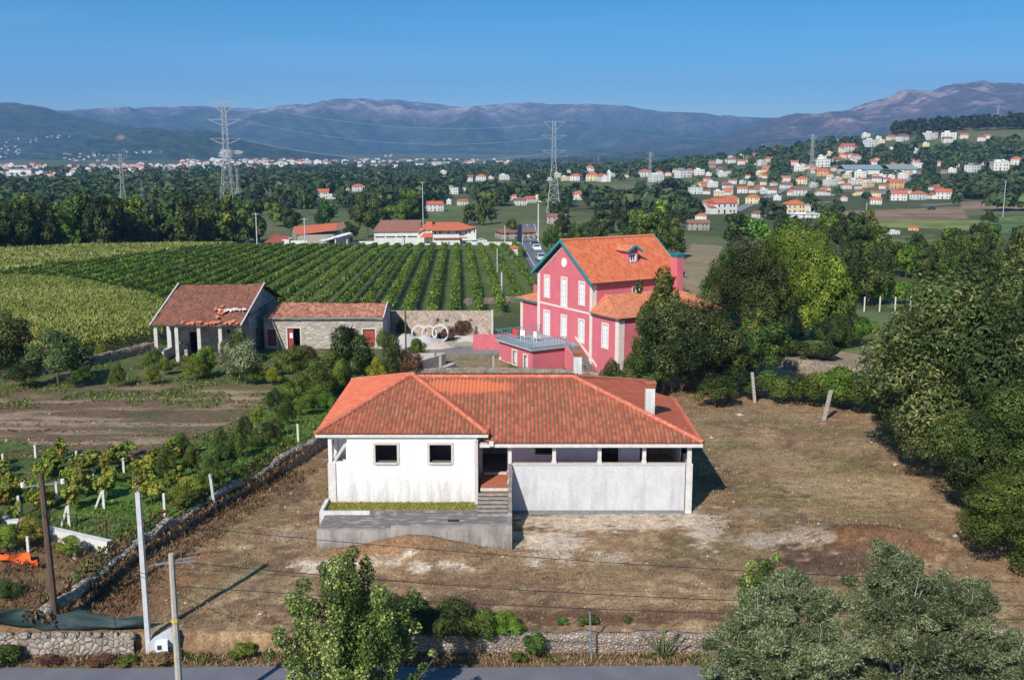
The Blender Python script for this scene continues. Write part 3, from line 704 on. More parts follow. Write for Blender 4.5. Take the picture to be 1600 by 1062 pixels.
# ceiling beam/fascia, soffits and inner rooms
mb = MB(); mb.box((-1.8, -.34, 3.92), (10.42, -.26, 4.10)); mb.box((10.34, -.26, 3.92), (10.42, 10.0, 4.10))
mb.build('fascia', postm, H0)
mb = MB(); mb.box((-10.76, -.16, 4.43), (-1.3, -.08, 4.58)); mb.box((-10.76, -.08, 4.43), (-10.68, 13.6, 4.58)); mb.build('fascia', postm, H0)
mb = MB(); mb.box((-1.8, -.26, 3.985), (10.34, 9.9, 4.03)); mb.box((-1.8, 9.9, 3.985), (8.7, 13.2, 4.03)); mb.box((-10.68, -.08, 4.40), (-1.3, 13.5, 4.44)); mb.build('ceiling', lilac, H0)
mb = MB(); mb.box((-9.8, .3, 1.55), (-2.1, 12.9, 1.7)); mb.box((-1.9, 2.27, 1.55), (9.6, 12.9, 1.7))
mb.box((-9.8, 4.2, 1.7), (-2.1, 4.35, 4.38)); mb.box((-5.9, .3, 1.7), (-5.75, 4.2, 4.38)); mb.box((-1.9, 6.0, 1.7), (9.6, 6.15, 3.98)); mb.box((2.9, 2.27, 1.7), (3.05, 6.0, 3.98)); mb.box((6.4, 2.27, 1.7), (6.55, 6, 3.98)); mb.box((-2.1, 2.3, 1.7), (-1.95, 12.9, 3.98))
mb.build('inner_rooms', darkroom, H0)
# roof
ze, yr, zr = 4.12, 6.6, 6.30
s_ = (zr - ze) / (yr + .3); Vf = (0, 1, s_); Lf = math.hypot(yr + .3, zr - ze)
RF = empty('roof', (0, 0, 0)); RF.parent = H0
tiles('front_slope', RF, tile_w, (-1.3, -.3, ze), (1, 0, 0), Vf, [(0, 0), (11.78, 0), (4.95, Lf), (-5.0, Lf)])
sr = (zr - ze) / (10.48 - 3.65); Lr = math.hypot(10.48 - 3.65, zr - ze)
tiles('side_slope', RF, tile_n, (10.48, -.3, ze), (0, 1, 0), (-1, 0, sr), [(0, 0), (10.3, 0), (10.3, 1.45), (13.9, 1.45), (7.0, Lr), (6.85, Lr)])
tiles('back_slope', RF, tile_n, (9.0, 13.6, ze + .3), (-1, 0, 0), (0, -1, s_), [(0, 0), (15.5, 0), (15.5, Lf - .9), (5.35, Lf - .9)], res=3)
wz, ax, az = 4.60, -6.05, 6.46
sf = (az - wz) / (yr + .15); Lw = math.hypot(yr + .15, az - wz); sl_ = (az - wz) / 4.75; Ls = math.hypot(4.75, az - wz)
tiles('wing_front_slope', RF, tile_w, (-10.8, -.15, wz), (1, 0, 0), (0, 1, sf), [(0, 0), (9.5, 0), (4.75, Lw)])
tiles('wing_side_slope', RF, tile_n, (-10.8, 13.5, wz), (0, -1, 0), (1, 0, sl_), [(0, 0), (13.65, 0), (6.9, Ls), (6.4, Ls)])
tiles('wing_side_slope', RF, tile_n, (-1.3, -.15, wz), (0, 1, 0), (-1, 0, sl_), [(0, 0), (3.2, 0), (7.4, Ls), (6.75, Ls)])
tiles('wing_back_slope', RF, tile_n, (-1.3, 13.5, wz), (-1, 0, 0), (0, -1, sf), [(0, 0), (9.5, 0), (4.75, Lw)], res=3)
mb = MB()
def caps(mb, a, b2, r=.13, L=.42):
    a = Vector(a); b2 = Vector(b2); d = b2 - a; n = max(1, int(d.length / L)); 
    for i in range(n):
        p = a + d * (i / n); q = a + d * ((i + 1.08) / n); mb.tube([p, q], [r * 1.12, r * .95], 10)
caps(mb, (-6.05, yr, zr + .06), (3.7, yr, zr + .06)); caps(mb, (10.45, -.28, ze + .06), (3.7, yr, zr + .06)); caps(mb, (8.9, 13.4, ze + .45), (3.7, yr, zr + .06))
caps(mb, (-10.76, -.12, wz + .05), (ax, yr, az + .05)); caps(mb, (-1.34, -.12, wz + .05), (ax, yr, az + .05)); caps(mb, (-10.7, 13.4, wz + .05), (ax, yr, az + .05))
mb.build('ridge_tiles', pm('ridge_clay', (.56, .17, .10), (.46, .13, .075), 3, c3=(.60, .24, .15)), RF, smooth=False)
mb = MB(); mb.box((-1.25, -.46, 4.02), (-1.0, -.32, 4.28)); mb.build('gutter_box', postm, H0)
# chimneys
chm = stained('chimney_plaster', (.66, .65, .65), (.55, .54, .55), (.33, .32, .32), .6, 5, 8)
def chimney(x, y, z0, z1, w, d, parent, bodym, name='chimney', capm=None):
    c = MB(); c.box((x - w / 2, y - d / 2, z0), (x + w / 2, y + d / 2, z1)); o = c.build(name, bodym, parent)
    c = MB(); zz = z1
    for k in range(3): c.box((x - w / 2 - .04, y - d / 2 - .04, zz + .09 * k + .05), (x + w / 2 + .04, y + d / 2 + .04, zz + .09 * k + .1))
    c.box((x - w / 2 + .06, y - d / 2 + .06, zz + .001), (x + w / 2 - .06, y + d / 2 - .06, zz + .26)); c.box((x - w / 2 - .07, y - d / 2 - .07, zz + .29), (x + w / 2 + .07, y + d / 2 + .07, zz + .35))
    c.build('chimney_cap', capm or terra, o); return o
chimney(7.95, 3.35, 4.6, 6.42, .52, .55, H0, chm)
chimney(4.15, 9.6, 5.0, 7.0, .50, .5, H0, chm)
# steps up to the door
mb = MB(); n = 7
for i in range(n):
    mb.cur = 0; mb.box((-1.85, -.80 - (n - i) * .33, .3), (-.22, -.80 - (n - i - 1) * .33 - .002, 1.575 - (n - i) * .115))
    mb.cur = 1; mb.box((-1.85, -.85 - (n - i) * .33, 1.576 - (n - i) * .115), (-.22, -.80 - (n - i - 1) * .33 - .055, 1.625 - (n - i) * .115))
mb.build('stairs', [pm('stair_riser', (.13, .11, .10), (.08, .07, .065), 3.5, .95, .5), pm('stair_tread', (.40, .35, .31), (.22, .19, .17), 3.5, .95, .5, c3=(.50, .45, .40), stretch=(.5, 2, 2))], H0)  # risers coloured dark, treads pale, in place of shadow lines between the steps
mb = MB()
for x0 in (-.2,):
    P = [(-.05, 2.9), (-2.5, 1.35), (-3.2, .86), (-3.2, .2), (0, .2), (0, 2.9)]
    Lp = [(x0, p[0], p[1]) for p in P]; Rp = [(x0 + .2, p[0], p[1]) for p in P]
    mb.face(Lp); mb.face(Rp[::-1])
    for i in range(len(P)): j = (i + 1) % len(P); mb.face([Lp[j], Lp[i], Rp[i], Rp[j]])
P = [(-.56, 2.4), (-1.4, 2.0), (-3.2, .9), (-3.2, .2), (-.56, .2)]
Lp = [(-2.05, p[0], p[1]) for p in P]; Rp = [(-1.87, p[0], p[1]) for p in P]
mb.build('stair_wall', conc, H0)
# ---------------------------------------------------------------- concrete terrace with grass bed in front of the wing
TR = empty('concrete_terrace', (0, 56.3, 0), 0, 'weathered concrete terrace and ramp retaining a grass bed in front of the white house', 'terrace')
mb = MB(); mb.box((-10.0, -4.62, -1.2), (-6.2, -4.38, .80)); mb.box((-6.2, -4.65, -1.2), (-2.6, -4.35, .96)); mb.box((-2.6, -4.68, -1.2), (0.0, -4.33, 1.02)); mb.box((-.24, -4.33, -1.2), (0.0, -1.0, .98)); mb.build('retaining_wall', concd, TR)
mb = MB(); mb.box((-10.0, -4.38, -.6), (-6.2, -2.15, .72)); mb.box((-6.2, -4.35, -.6), (-.24, -2.15, .86)); mb.box((-2.05, -2.15, -.6), (-.24, -.8, .861))
mb.build('walkway', conc, TR)
mb = MB(); mb.box((-10.3, -2.149, -.6), (-7.6, -1.95, .90)); mb.box((-10.3, -1.95, -.6), (-10.12, -.1, .93)); mb.build('kerb', white, TR)
mb = MB(); mb.box((-7.6, -2.149, -.6), (-2.07, -1.95, .93)); mb.build('kerb', conc, TR)
mb = MB(); mb.box((-10.12, -1.95, -.6), (-2.06, -.08, .70)); mb.build('soil_bed', pm('bed_soil', (.21, .20, .05), (.26, .19, .08), 3), TR)
mb = MB(); mb.box((-3.35, -3.55, .862), (-2.75, -3.3, .885)); mb.build('drain_slot', pm('slot_dark', (.02, .02, .02)), TR)
r_ = np.random.default_rng(5); n = 5200
C = np.stack([r_.uniform(-10.1, -2.1, n), 56.3 + r_.uniform(-1.93, -.1, n), np.full(n, .74)], 1)
N = unit(np.stack([r_.normal(size=n), r_.normal(size=n), np.full(n, .3)], 1))
gV, gF, gA = leafquads(C + np.array([0, 0, .0]), N, r_.uniform(.05, .15, n), .35, None, r_, up=np.array([0, 0, 1.0]))
m_grass = leafmat('grass_blades', (.14, .16, .02), (.26, .26, .035), (.38, .32, .08), .2)
o = npmesh('grass', gV, gF, m_grass, attr=gA); tag(o, kind='stuff', label='short green grass in the bed below the white house wall', cat='grass')
# ---------------------------------------------------------------- the pink house
pink = stained('pink_render', (.60, .155, .19), (.54, .13, .165), (.40, .13, .145), .5, -1.0, 3.5)
cream = pm('cream_stone', (.72, .62, .56), (.62, .53, .48), 3, .9, .1)
teal = pm('teal_paint', (.03, .25, .30), (.02, .19, .24), 3, .5)
tealrail = pm('rail_paint', (.16, .30, .34), (.10, .22, .27), 2, .5)
whitep = pm('window_white', (.78, .80, .82), (.70, .73, .75), 4, .6)
glassm, nt, b = newmat('window_glass'); b.inputs['Base Color'].default_value = (.10, .13, .16, 1); b.inputs['Roughness'].default_value = .08; b.inputs['Specular IOR Level'].default_value = .6
shut = pm('closed_blind', (.60, .63, .66), (.50, .54, .58), 6, .7)
tile_p = tilemat('clay_tiles_new', (.58, .15, .07), (.64, .20, .10), (.48, .11, .05), (.34, .11, .055), .3, .5)
tile_pw = tilemat('clay_tiles_aged', (.52, .16, .08), (.60, .22, .12), (.40, .12, .065), (.26, .16, .09), .6, .5)
PA = R(31)
P0 = empty('pink_house', (7.25, 94.6, 0), PA, 'tall pink house with teal eaves, cream quoins and an orange tiled gable roof', 'house')
def winbox(parent, o, u, h, muntin=(2, 4), name='window', w=.14, blind=True):
    mb = MB(); M = frame_bars(mb, o, u, h, w, .03, .12)
    f = mb.build(name, cream, parent)
    u0, z0, u1, z1 = h; fr = MB(); t = .055
    fr.box((u0, .03, z0), (u0 + t, .09, z1), M); fr.box((u1 - t, .03, z0), (u1, .09, z1), M); fr.box((u0 + t, .031, z0), (u1 - t, .089, z0 + t), M); fr.box((u0 + t, .031, z1 - t), (u1 - t, .089, z1), M)
    nx, nz = muntin; W = u1 - u0; Hh = z1 - z0
    for i in range(1, nx): x = u0 + W * i / nx; q = .05 if i * 2 == nx else .02; fr.box((x - q, .028, z0 + t), (x + q, .085, z1 - t), M)
    for i in range(1, nz): z = z0 + Hh * i / nz; fr.box((u0 + t, .034, z - .02), (u1 - t, .08, z + .02), M)
    fr.build('sash', whitep, f)
    pn = MB(); pn.box((u0 + .01, .10, z0 + .01), (u1 - .01, .115, z1 - .01), M); pn.build('pane', shut if blind else glassm, f)
    return f
GB = -1.0
gab = lambda y: 9.2 - y        # u along gable wall runs from far corner (y=9.2) to near corner (y=0)
def gh(yc, z0, z1, w=.72): return (gab(yc) - w / 2, z0 - GB, gab(yc) + w / 2, z1 - GB)
gw = [gh(1.7, 5.85, 7.75), gh(4.6, 5.25, 7.85, .78), gh(7.55, 5.85, 7.75), gh(1.7, 2.35, 4.3), gh(4.6, 2.4, 4.3), gh(7.55, 1.95, 4.35, .85), gh(1.7, .0, 1.0, .6)]
mb = MB(); wallgrid(mb, (0, 9.2, GB), (0, -1, 0), 9.2, 8.0 - GB, .35, gw)
mb.face([(0, 9.2, 8), (0, 0, 8), (0, 4.6, 11.2)]); mb.face([(.35, 0, 8), (.35, 9.2, 8), (.35, 4.6, 11.2)])
mb.build('gable_wall', pink, P0)
sw = [(4.15, 6.62 - GB, 5.0, 7.25 - GB)]
mb = MB(); wallgrid(mb, (.35, 0, GB), (1, 0, 0), 9.65, 8.1 - GB, .35, sw); mb.build('side_wall', pink, P0)
mb = MB(); wallgrid(mb, (10, 0, GB), (0, 1, 0), 9.2, 8.0 - GB, .35); wallgrid(mb, (9.65, 9.2, GB), (-1, 0, 0), 9.3, 8.1 - GB, .35)
mb.face([(10, 0, 8), (10, 9.2, 8), (10, 4.6, 11.2)]); mb.build('rear_wall', pink, P0)
for i, h in enumerate(gw):
    tall = h[3] - h[1]
    winbox(P0, (0, 9.2, GB), (0, -1, 0), h, (2, 5 if tall > 2.2 else 4) if tall > 1.2 else (2, 2), 'door' if i in (5,) else 'window', .17)
winbox(P0, (.35, 0, GB), (1, 0, 0), sw[0], (2, 1), 'window', .12, blind=False)
mb = MB(); mb.box((-.03, -.03, GB), (-.001, .42, 8.0)); mb.box((-.03, -.03, GB), (.42, -.001, 8.0)); mb.build('quoin', cream, P0)
mb = MB(); mb.box((-.03, 8.78, GB), (-.001, 9.23, 8.0)); mb.build('quoin', cream, P0)
mb = MB(); mb.box((-.045, .42, 5.02), (-.001, 8.78, 5.2)); mb.build('belt_course', cream, P0)
mb = MB(); mb.bar((-.02, 9.0, 7.98), (-.02, 4.6, 11.03), .06, .2); mb.bar((-.02, .2, 7.98), (-.02, 4.6, 11.03), .06, .2); mb.build('gable_trim', cream, P0)
mb = MB(); mb.tube([(-.06, 4.6, 9.35), (0.02, 4.6, 9.35)], .46, 24); o_ = mb.build('round_plaque', cream, P0)
mb = MB(); mb.tube([(-.075, 4.6, 9.35), (-.061, 4.6, 9.35)], .33, 24); mb.build('plaque_face', whitep, o_)
# main roof
rz, ez = 11.4, 7.95; hw = 5.05; RR = (rz - ez) / hw; L_ = math.hypot(hw, rz - ez)
PR = empty('roof'); PR.parent = P0
tiles('front_slope', PR, tile_p, (-.5, 4.6 - hw, ez), (1, 0, 0), (0, 1, RR), [(0, 0), (11.0, 0), (11.0, L_), (0, L_)], step=.26, res=5)
tiles('back_slope', PR, tile_p, (10.5, 4.6 + hw, ez), (-1, 0, 0), (0, -1, RR), [(0, 0), (11.0, 0), (11.0, L_), (0, L_)], step=.26, res=3)
mb = MB(); caps(mb, (-.5, 4.6, rz + .05), (10.5, 4.6, rz + .05), .12); mb.build('ridge_tiles', pm('ridge_new', (.62, .22, .12), (.50, .17, .09), 3), PR)
for x in (-.56, 10.44):
    mb = MB()
    for sgn in (-1, 1):
        a = (4.6 + sgn * (hw + .02), ez - .22); bq = (4.6, rz - .16)
        yy = [a[0], bq[0], bq[0], a[0]]; zz = [a[1], bq[1], bq[1] + .30, a[1] + .30]
        f0 = [(x, y, z) for y, z in zip(yy, zz)]; f1 = [(x + .08, y, z) for y, z in zip(yy, zz)]
        mb.face(f0 if sgn < 0 else f0[::-1]); mb.face(f1[::-1] if sgn < 0 else f1)
        for i in range(4): j = (i + 1) % 4; mb.face([f0[j], f0[i], f1[i], f1[j]])
    mb.build('bargeboard', teal, P0)
mb = MB(); q = RR
for sgn in (-1, 1):
    y0 = 4.6 + sgn * hw; f = [(-.47, y0, ez - .08), (10.45, y0, ez - .08), (10.45, 4.6, rz - .08), (-.47, 4.6, rz - .08)]
    mb.face(f)
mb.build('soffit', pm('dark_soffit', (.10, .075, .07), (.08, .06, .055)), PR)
# dormer
DM = empty('dormer'); DM.parent = P0; dx, dy, dz = 5.6, 1.5, 8.0 + (1.5 + .45) * RR - .05
mb = MB(); wallgrid(mb, (dx - .55, dy, dz - .5), (1, 0, 0), 1.1, 1.65, .1, [(.27, .72, .83, 1.3)])
mb.box((dx - .55, dy + .1, dz - .5), (dx - .45, dy + 2.2, dz + 1.15)); mb.box((dx + .45, dy + .1, dz - .5), (dx + .55, dy + 2.2, dz + 1.15))
mb.face([(dx - .55, dy, dz + 1.15), (dx + .55, dy, dz + 1.15), (dx, dy, dz + 1.6)]); mb.build('dormer_wall', pink, DM)
mb = MB(); frame_bars(mb, (dx - .55, dy, dz - .5), (1, 0, 0), (.27, .72, .83, 1.3), .09, .03, .1); mb.box((dx - .28, dy + .03, dz + .22), (dx - .24, dy + .07, dz + .8)); mb.box((dx - .03, dy + .03, dz + .22), (dx + .03, dy + .07, dz + .8)); mb.box((dx + .24, dy + .03, dz + .22), (dx + .28, dy + .07, dz + .8)); mb.build('dormer_window', whitep, DM)
mb = MB(); mb.box((dx - .27, dy + .08, dz + .23), (dx + .27, dy + .09, dz + .79)); mb.build('dormer_pane', glassm, DM)
sd_ = .5 / .8; Ld = math.hypot(.85, .52)
tiles('dormer_roof', DM, tile_pw, (dx - .85, dy + 2.9, dz + 1.1), (0, -1, 0), (1, 0, .61), [(0, 0), (3.2, 0), (3.2, Ld), (0, Ld)], step=.24, res=4, amp=.05, jit=.05)
tiles('dormer_roof', DM, tile_pw, (dx + .85, dy - .3, dz + 1.1), (0, 1, 0), (-1, 0, .61), [(0, 0), (3.2, 0), (3.2, Ld), (0, Ld)], step=.24, res=4, amp=.05, jit=.05)
mb = MB()
for sgn in (-1, 1): mb.bar((dx + sgn * .9, dy - .34, dz + 1.06), (dx, dy - .34, dz + 1.62), .08, .2)
mb.build('dormer_bargeboard', teal, DM)
# big pink chimney at the far end of the front slope
c_ = chimney(9.6, -.05, 5.2, 9.75, .75, 1.0, P0, pink, capm=teal)
# right wing, single storey
wz0 = 5.3
ww = [(1.6, 2.45 - GB, 2.35, 4.45 - GB)]
mb = MB(); wallgrid(mb, (0.01, -.002, GB), (0, -1, 0), 3.998, wz0 - .05 - GB, .3, ww)
mb.build('wing_wall', pink, P0); winbox(P0, (0.01, -.002, GB), (0, -1, 0), ww[0], (2, 5), 'window', .17)
wr = [(2.2, 2.4 - GB, 3.1, 4.4 - GB), (5.2, 2.4 - GB, 6.1, 4.4 - GB), (8.2, 2.4 - GB, 9.1, 4.4 - GB)]
mb = MB(); wallgrid(mb, (0.31, -4.0, GB), (1, 0, 0), 10.7, wz0 - .05 - GB, .3, wr); wallgrid(mb, (11.01, -4, GB), (0, 1, 0), 4, wz0 - .05 - GB, .3); mb.build('wing_wall', pink, P0)
for h in wr: winbox(P0, (0.31, -4.0, GB), (1, 0, 0), h, (2, 4), 'window', .16)
mb = MB(); mb.box((-.02, -4.03, GB), (.0, -3.5, wz0 - .1)); mb.box((.0, -4.03, GB), (.6, -4.001, wz0 - .1)); mb.build('quoin', cream, P0)
wt = 6.75; sw_ = (wt - wz0) / 3.2; Lx = math.hypot(3.2 + .0, (wt - wz0)); 
WR = empty('wing_roof'); WR.parent = P0
s1 = (wt - wz0) / 4.4; Lq = math.hypot(4.4, wt - wz0); s2 = (wt - wz0) / 1.9; Lq2 = math.hypot(1.9, wt - wz0)
tiles('side_slope', WR, tile_pw, (-.4, -4.4, wz0), (1, 0, 0), (0, 1, s1), [(0, 0), (12.0, 0), (10.3, Lq), (1.9, Lq)], step=.26, res=5)
tiles('end_slope', WR, tile_pw, (-.4, 0, wz0), (0, -1, 0), (1, 0, s2), [(0, 0), (4.4, 0), (0.02, Lq2), (0, Lq2)], step=.26, res=5)
tiles('end_slope', WR, tile_pw, (11.6, -4.4, wz0), (0, 1, 0), (-1, 0, s2), [(0, 0), (4.4, 0), (4.4, Lq2), (4.38, Lq2)], step=.26, res=4)
mb = MB(); caps(mb, (-.38, -4.38, wz0 + .04), (1.5, -.02, wt + .04), .1); mb.build('ridge_tiles', MC['ridge_new'], WR)
mb = MB(); mb.box((-.3, -4.3, wz0 - .12), (11.5, -4.22, wz0 - .02)); mb.box((-.3, -4.22, wz0 - .12), (-.22, 0.0, wz0 - .02)); mb.build('gutter', pm('gutter_grey', (.25, .22, .2)), WR)
# left wing at the back
mb = MB(); wallgrid(mb, (0.4, 13.0, GB), (0, -1, 0), 3.79, 5.0 - GB, .3); wallgrid(mb, (9.0, 13.0, GB), (-1, 0, 0), 8.3, 5.0 - GB, .3); mb.build('wing_wall', pink, P0)
mb = MB(); mb.box((.36, 12.6, GB), (.399, 13.04, 4.9)); mb.build('quoin', cream, P0)
WR2 = empty('wing_roof'); WR2.parent = P0
s3 = 1.3 / 3.0; L3 = math.hypot(3.0, 1.3)
tiles('side_slope', WR2, tile_pw, (9.4, 13.5, 5.0), (-1, 0, 0), (0, -1, s3 * .7), [(0, 0), (9.4, 0), (7.4, 4.3), (0, 4.3)], step=.26, res=4)
tiles('end_slope', WR2, tile_pw, (0.0, 13.5, 5.0), (0, -1, 0), (1, 0, .65), [(0, 0), (4.28, 0), (4.28, 2.3), (4.2, 2.3)], step=.26, res=4)
mb = MB(); mb.box((.02, 9.25, 4.86), (.1, 13.4, 4.97)); mb.build('gutter', teal, WR2)
chimney(1.5, 11.6, 4.9, 6.45, .6, .6, P0, pink, capm=pm('chimney_dark', (.1, .1, .12)))
# terrace with basement rooms and outdoor stair
TX, TY0, TY1, TZ = -4.9, 2.3, 6.7, 2.05
tb = [(.9, .1 - GB, 1.6, 1.35 - GB), (2.9, .1 - GB, 3.5, 1.25 - GB)]
mb = MB(); wallgrid(mb, (TX, TY1, GB), (0, -1, 0), TY1 - TY0, TZ - .18 - GB, .25, tb); wallgrid(mb, (TX + .25, TY0, GB), (1, 0, 0), 3.3, TZ - .18 - GB, .25); wallgrid(mb, (0, TY1 + 1.6, GB), (-1, 0, 0), -TX - .25, TZ - .18 - GB, .25)
wallgrid(mb, (TX, TY1 + 1.6, GB), (0, -1, 0), 1.6 - .002, TZ - .18 - GB, .25)
mb.build('basement_wall', pink, P0)
for h in tb:
    mb = MB(); frame_bars(mb, (TX, TY1, GB), (0, -1, 0), h, .13, .03, .2, sill=False); o_ = mb.build('basement_window', cream, P0)
    mb = MB(); mb.box((TX + .2, TY1 - h[2], h[1] + GB), (TX + .24, TY1 - h[0], h[3] + GB)); mb.build('pane', shut, o_)
mb = MB(); mb.box((TX - .02, TY1 + 1.2, GB - .001), (TX - .001, TY1 + 1.6, .3)); mb.box((TX - .02, TY1 - .6, GB), (TX - .001, TY1 + 1.1, .05)); mb.build('plinth', cream, P0)
mb = MB(); mb.box((TX - .3, TY0 - .25, TZ - .18), (-.04, TY1 + 1.9, TZ)); mb.build('terrace_slab', pm('terrace_grey', (.34, .36, .40), (.27, .30, .34), 2), P0)
mb = MB()
def rail(mb, pts, h=.85, n=.3, z=TZ):
    for a, c in zip(pts, pts[1:]):
        a = Vector((a[0], a[1], a[2] if len(a) > 2 else z)); c = Vector((c[0], c[1], c[2] if len(c) > 2 else z)); Ln = (c - a).length; k = int(Ln / n)
        for zz in (.1, h): mb.bar(a + Vector((0, 0, zz)), c + Vector((0, 0, zz)), .05, .05)
        for i in range(k + 1): p = a + (c - a) * i / max(k, 1); mb.bar(p, p + Vector((0, 0, h)), .03, .03)
rail(mb, [(-.15, TY0 + 2.6), (-.15 - 1.3, TY0 + 2.6)]) if False else None
rail(mb, [(-1.45, TY0 - .2), (TX - .2, TY0 - .2), (TX - .25, TY1 + 1.8), (-.1, TY1 + 1.85)])
mb.build('terrace_railing', tealrail, P0)
mb = MB(); n = 11
for i in range(n): mb.box((-1.3, TY0 - .251 - (i + 1) * .26, GB), (-.04, TY0 - .25 - i * .26, TZ - .18 - i * .19))
mb.build('outdoor_stair', pm('stair_dark_stone', (.24, .22, .20), (.15, .14, .13), 5, .95, .4), P0)
def slab_yz(mb, x0, x1, P):
    a = [(x0, p[0], p[1]) for p in P]; c = [(x1, p[0], p[1]) for p in P]
    mb.face(a); mb.face(c[::-1])
    for i in range(len(P)): j = (i + 1) % len(P); mb.face([a[j], a[i], c[i], c[j]])
y_ = TY0 - .25; ye = y_ - 11 * .26
mb = MB(); slab_yz(mb, -1.6, -1.302, [(y_, TZ + .1), (y_, GB), (ye, GB), (ye, TZ + .1 - 11 * .19)]); mb.build('stair_wall', pink, P0)
mb = MB(); slab_yz(mb, -.038, -.002, [(y_ + .6, TZ + .7), (y_ + .6, TZ + .45), (ye, TZ - 1.7), (ye, TZ - 1.45)]); mb.build('stair_trim', cream, P0)
mb = MB(); rail(mb, [(-1.45, y_, TZ), (-1.45, ye, TZ - 11 * .19)], .8); mb.build('stair_railing', tealrail, P0)
# chairs on the terrace
def chair(x, y, rz, label, c):
    M = Matrix.Translation((7.25, 94.6, 0)) @ Matrix.Rotation(PA, 4, 'Z'); w_ = M @ Vector((x, y, TZ))
    t = empty('terrace_chair', w_, rz, label, 'chair')
    mt = pm('chair_' + c, (.75, .75, .75) if c == 'white' else (.55, .05, .05))
    m_ = MB(); m_.box((-.25, -.25, .40), (.25, .25, .45)); m_.build('seat', mt, t)
    m_ = MB(); m_.box((-.25, .2, .45), (.25, .25, .95)); m_.build('backrest', mt, t)
    for sx in (-.22, .22):
        for sy in (-.22, .22): m_ = MB(); m_.bar((sx, sy, 0), (sx, sy, .40), .04, .04); m_.build('leg', mt, t)
chair(-2.6, 5.2, 2.2, 'white chair nearer the door on the pink house terrace', 'white')
chair(-3.2, 6.6, 2.6, 'white chair farther from the door on the pink house terrace', 'white')
chair(-3.6, 7.4, 2.9, 'red chair at the back of the pink house terrace', 'red')
# low pink boundary wall of the yard
mb = MB(); mb.box((-3.9, 104.6, -.3), (.3, 104.85, 1.45)); tag(mb.build('garden_wall', pink), 'low pink rendered garden wall running left from the pink house', 'wall')
mb = MB(); mb.box((-3.9, 104.86, -.3), (-3.65, 110.5, 1.3)); tag(mb.build('garden_wall', pm('raw_block', (.12, .11, .11), (.16, .15, .14), 3)), 'dark unrendered wall running back behind the low pink wall', 'wall')

# ---------------------------------------------------------------- stone barn with open porch
stone_m, nt, b = newmat('rubble_stone')
def stonemat(name, cols, scale, mortar, mort_w=.06, rough=.95, bump=.6, stretch=None):
    m, nt, b = newmat(name); co = nt.nodes.new('ShaderNodeTexCoord').outputs['Object']
    if stretch:
        mp = nt.nodes.new('ShaderNodeMapping'); mp.inputs['Scale'].default_value = stretch; nt.links.new(co, mp.inputs[0]); co = mp.outputs[0]
    n3 = nd(nt, 'ShaderNodeTexNoise'); n3.inputs['Scale'].default_value = scale * 1.3; nt.links.new(co, n3.inputs['Vector'])
    ad = nd(nt, 'ShaderNodeVectorMath', operation='MULTIPLY_ADD'); nt.links.new(n3.outputs['Color'], ad.inputs[0]); ad.inputs[1].default_value = (.25 / scale,) * 3; nt.links.new(co, ad.inputs[2])
    v = nd(nt, 'ShaderNodeTexVoronoi'); v.inputs['Scale'].default_value = scale; nt.links.new(ad.outputs[0], v.inputs['Vector'])
    e = nd(nt, 'ShaderNodeTexVoronoi', feature='DISTANCE_TO_EDGE'); e.inputs['Scale'].default_value = scale; nt.links.new(ad.outputs[0], e.inputs['Vector'])
    sp = nd(nt, 'ShaderNodeSeparateColor'); nt.links.new(v.outputs['Color'], sp.inputs[0])
    c = ramp(nt, [(i / (len(cols) - 1), cc) for i, cc in enumerate(cols)], sp.outputs[0])
    mr = nd(nt, 'ShaderNodeMapRange'); mr.inputs['From Max'].default_value = mort_w; mr.inputs['To Min'].default_value = 1; mr.inputs['To Max'].default_value = 0; nt.links.new(e.outputs['Distance'], mr.inputs[0])
    c = mixc(nt, mr.outputs[0], c, mortar); c = mul(nt, c, .72, 1.25, noise(nt, 1.0, 6, co, .7))
    nt.links.new(c, b.inputs['Base Color']); b.inputs['Roughness'].default_value = rough; b.inputs['Specular IOR Level'].default_value = .15
    bp = nd(nt, 'ShaderNodeBump'); bp.inputs['Strength'].default_value = bump; bp.inputs['Distance'].default_value = .06
    mr2 = nd(nt, 'ShaderNodeMapRange'); mr2.inputs['From Max'].default_value = mort_w * 3; nt.links.new(e.outputs['Distance'], mr2.inputs[0])
    nt.links.new(mr2.outputs[0], bp.inputs['Height']); nt.links.new(bp.outputs[0], b.inputs['Normal']); MC[name] = m; return m
ashlar = stonemat('granite_blocks', [(.40, .35, .29), (.50, .44, .37), (.34, .31, .28), (.45, .42, .38)], 1.7, (.27, .23, .19), .05, stretch=(.85, .85, 1.9))
rubble = stonemat('rubble_wall', [(.40, .32, .25), (.52, .43, .35), (.30, .24, .20), (.46, .36, .27), (.36, .32, .30)], 4.2, (.30, .23, .18), .05, bump=.4)
tile_b = tilemat('clay_tiles_old', (.19, .062, .04), (.27, .10, .068), (.12, .045, .034), (.11, .085, .06), .7, .6)
tile_o = tilemat('clay_tiles_broken', (.36, .13, .08), (.46, .22, .15), (.22, .085, .058), (.16, .12, .09), .8, .5)
B0 = empty('stone_barn', (-29.4, 98.3, 0), 0, 'old stone barn with a big sagging red tile roof on square concrete pillars', 'barn')
colm = pm('pillar_concrete', (.58, .55, .52), (.45, .42, .40), 2, .9, .2)
for x in (-4.05, -2.1, .0, 2.0, 3.85):
    mb = MB(); mb.box((x - .16, -.16, -.6), (x + .16, .16, 3.62)); mb.build('pillar', colm, B0)
mb = MB(); wallgrid(mb, (-3.9, 3.4, -.5), (1, 0, 0), 7.75, 4.2, .4, [(1.9, .5, 3.0, 2.75), (5.6, 2.6, 5.9, 3.0)]); mb.build('front_wall', ashlar, B0)
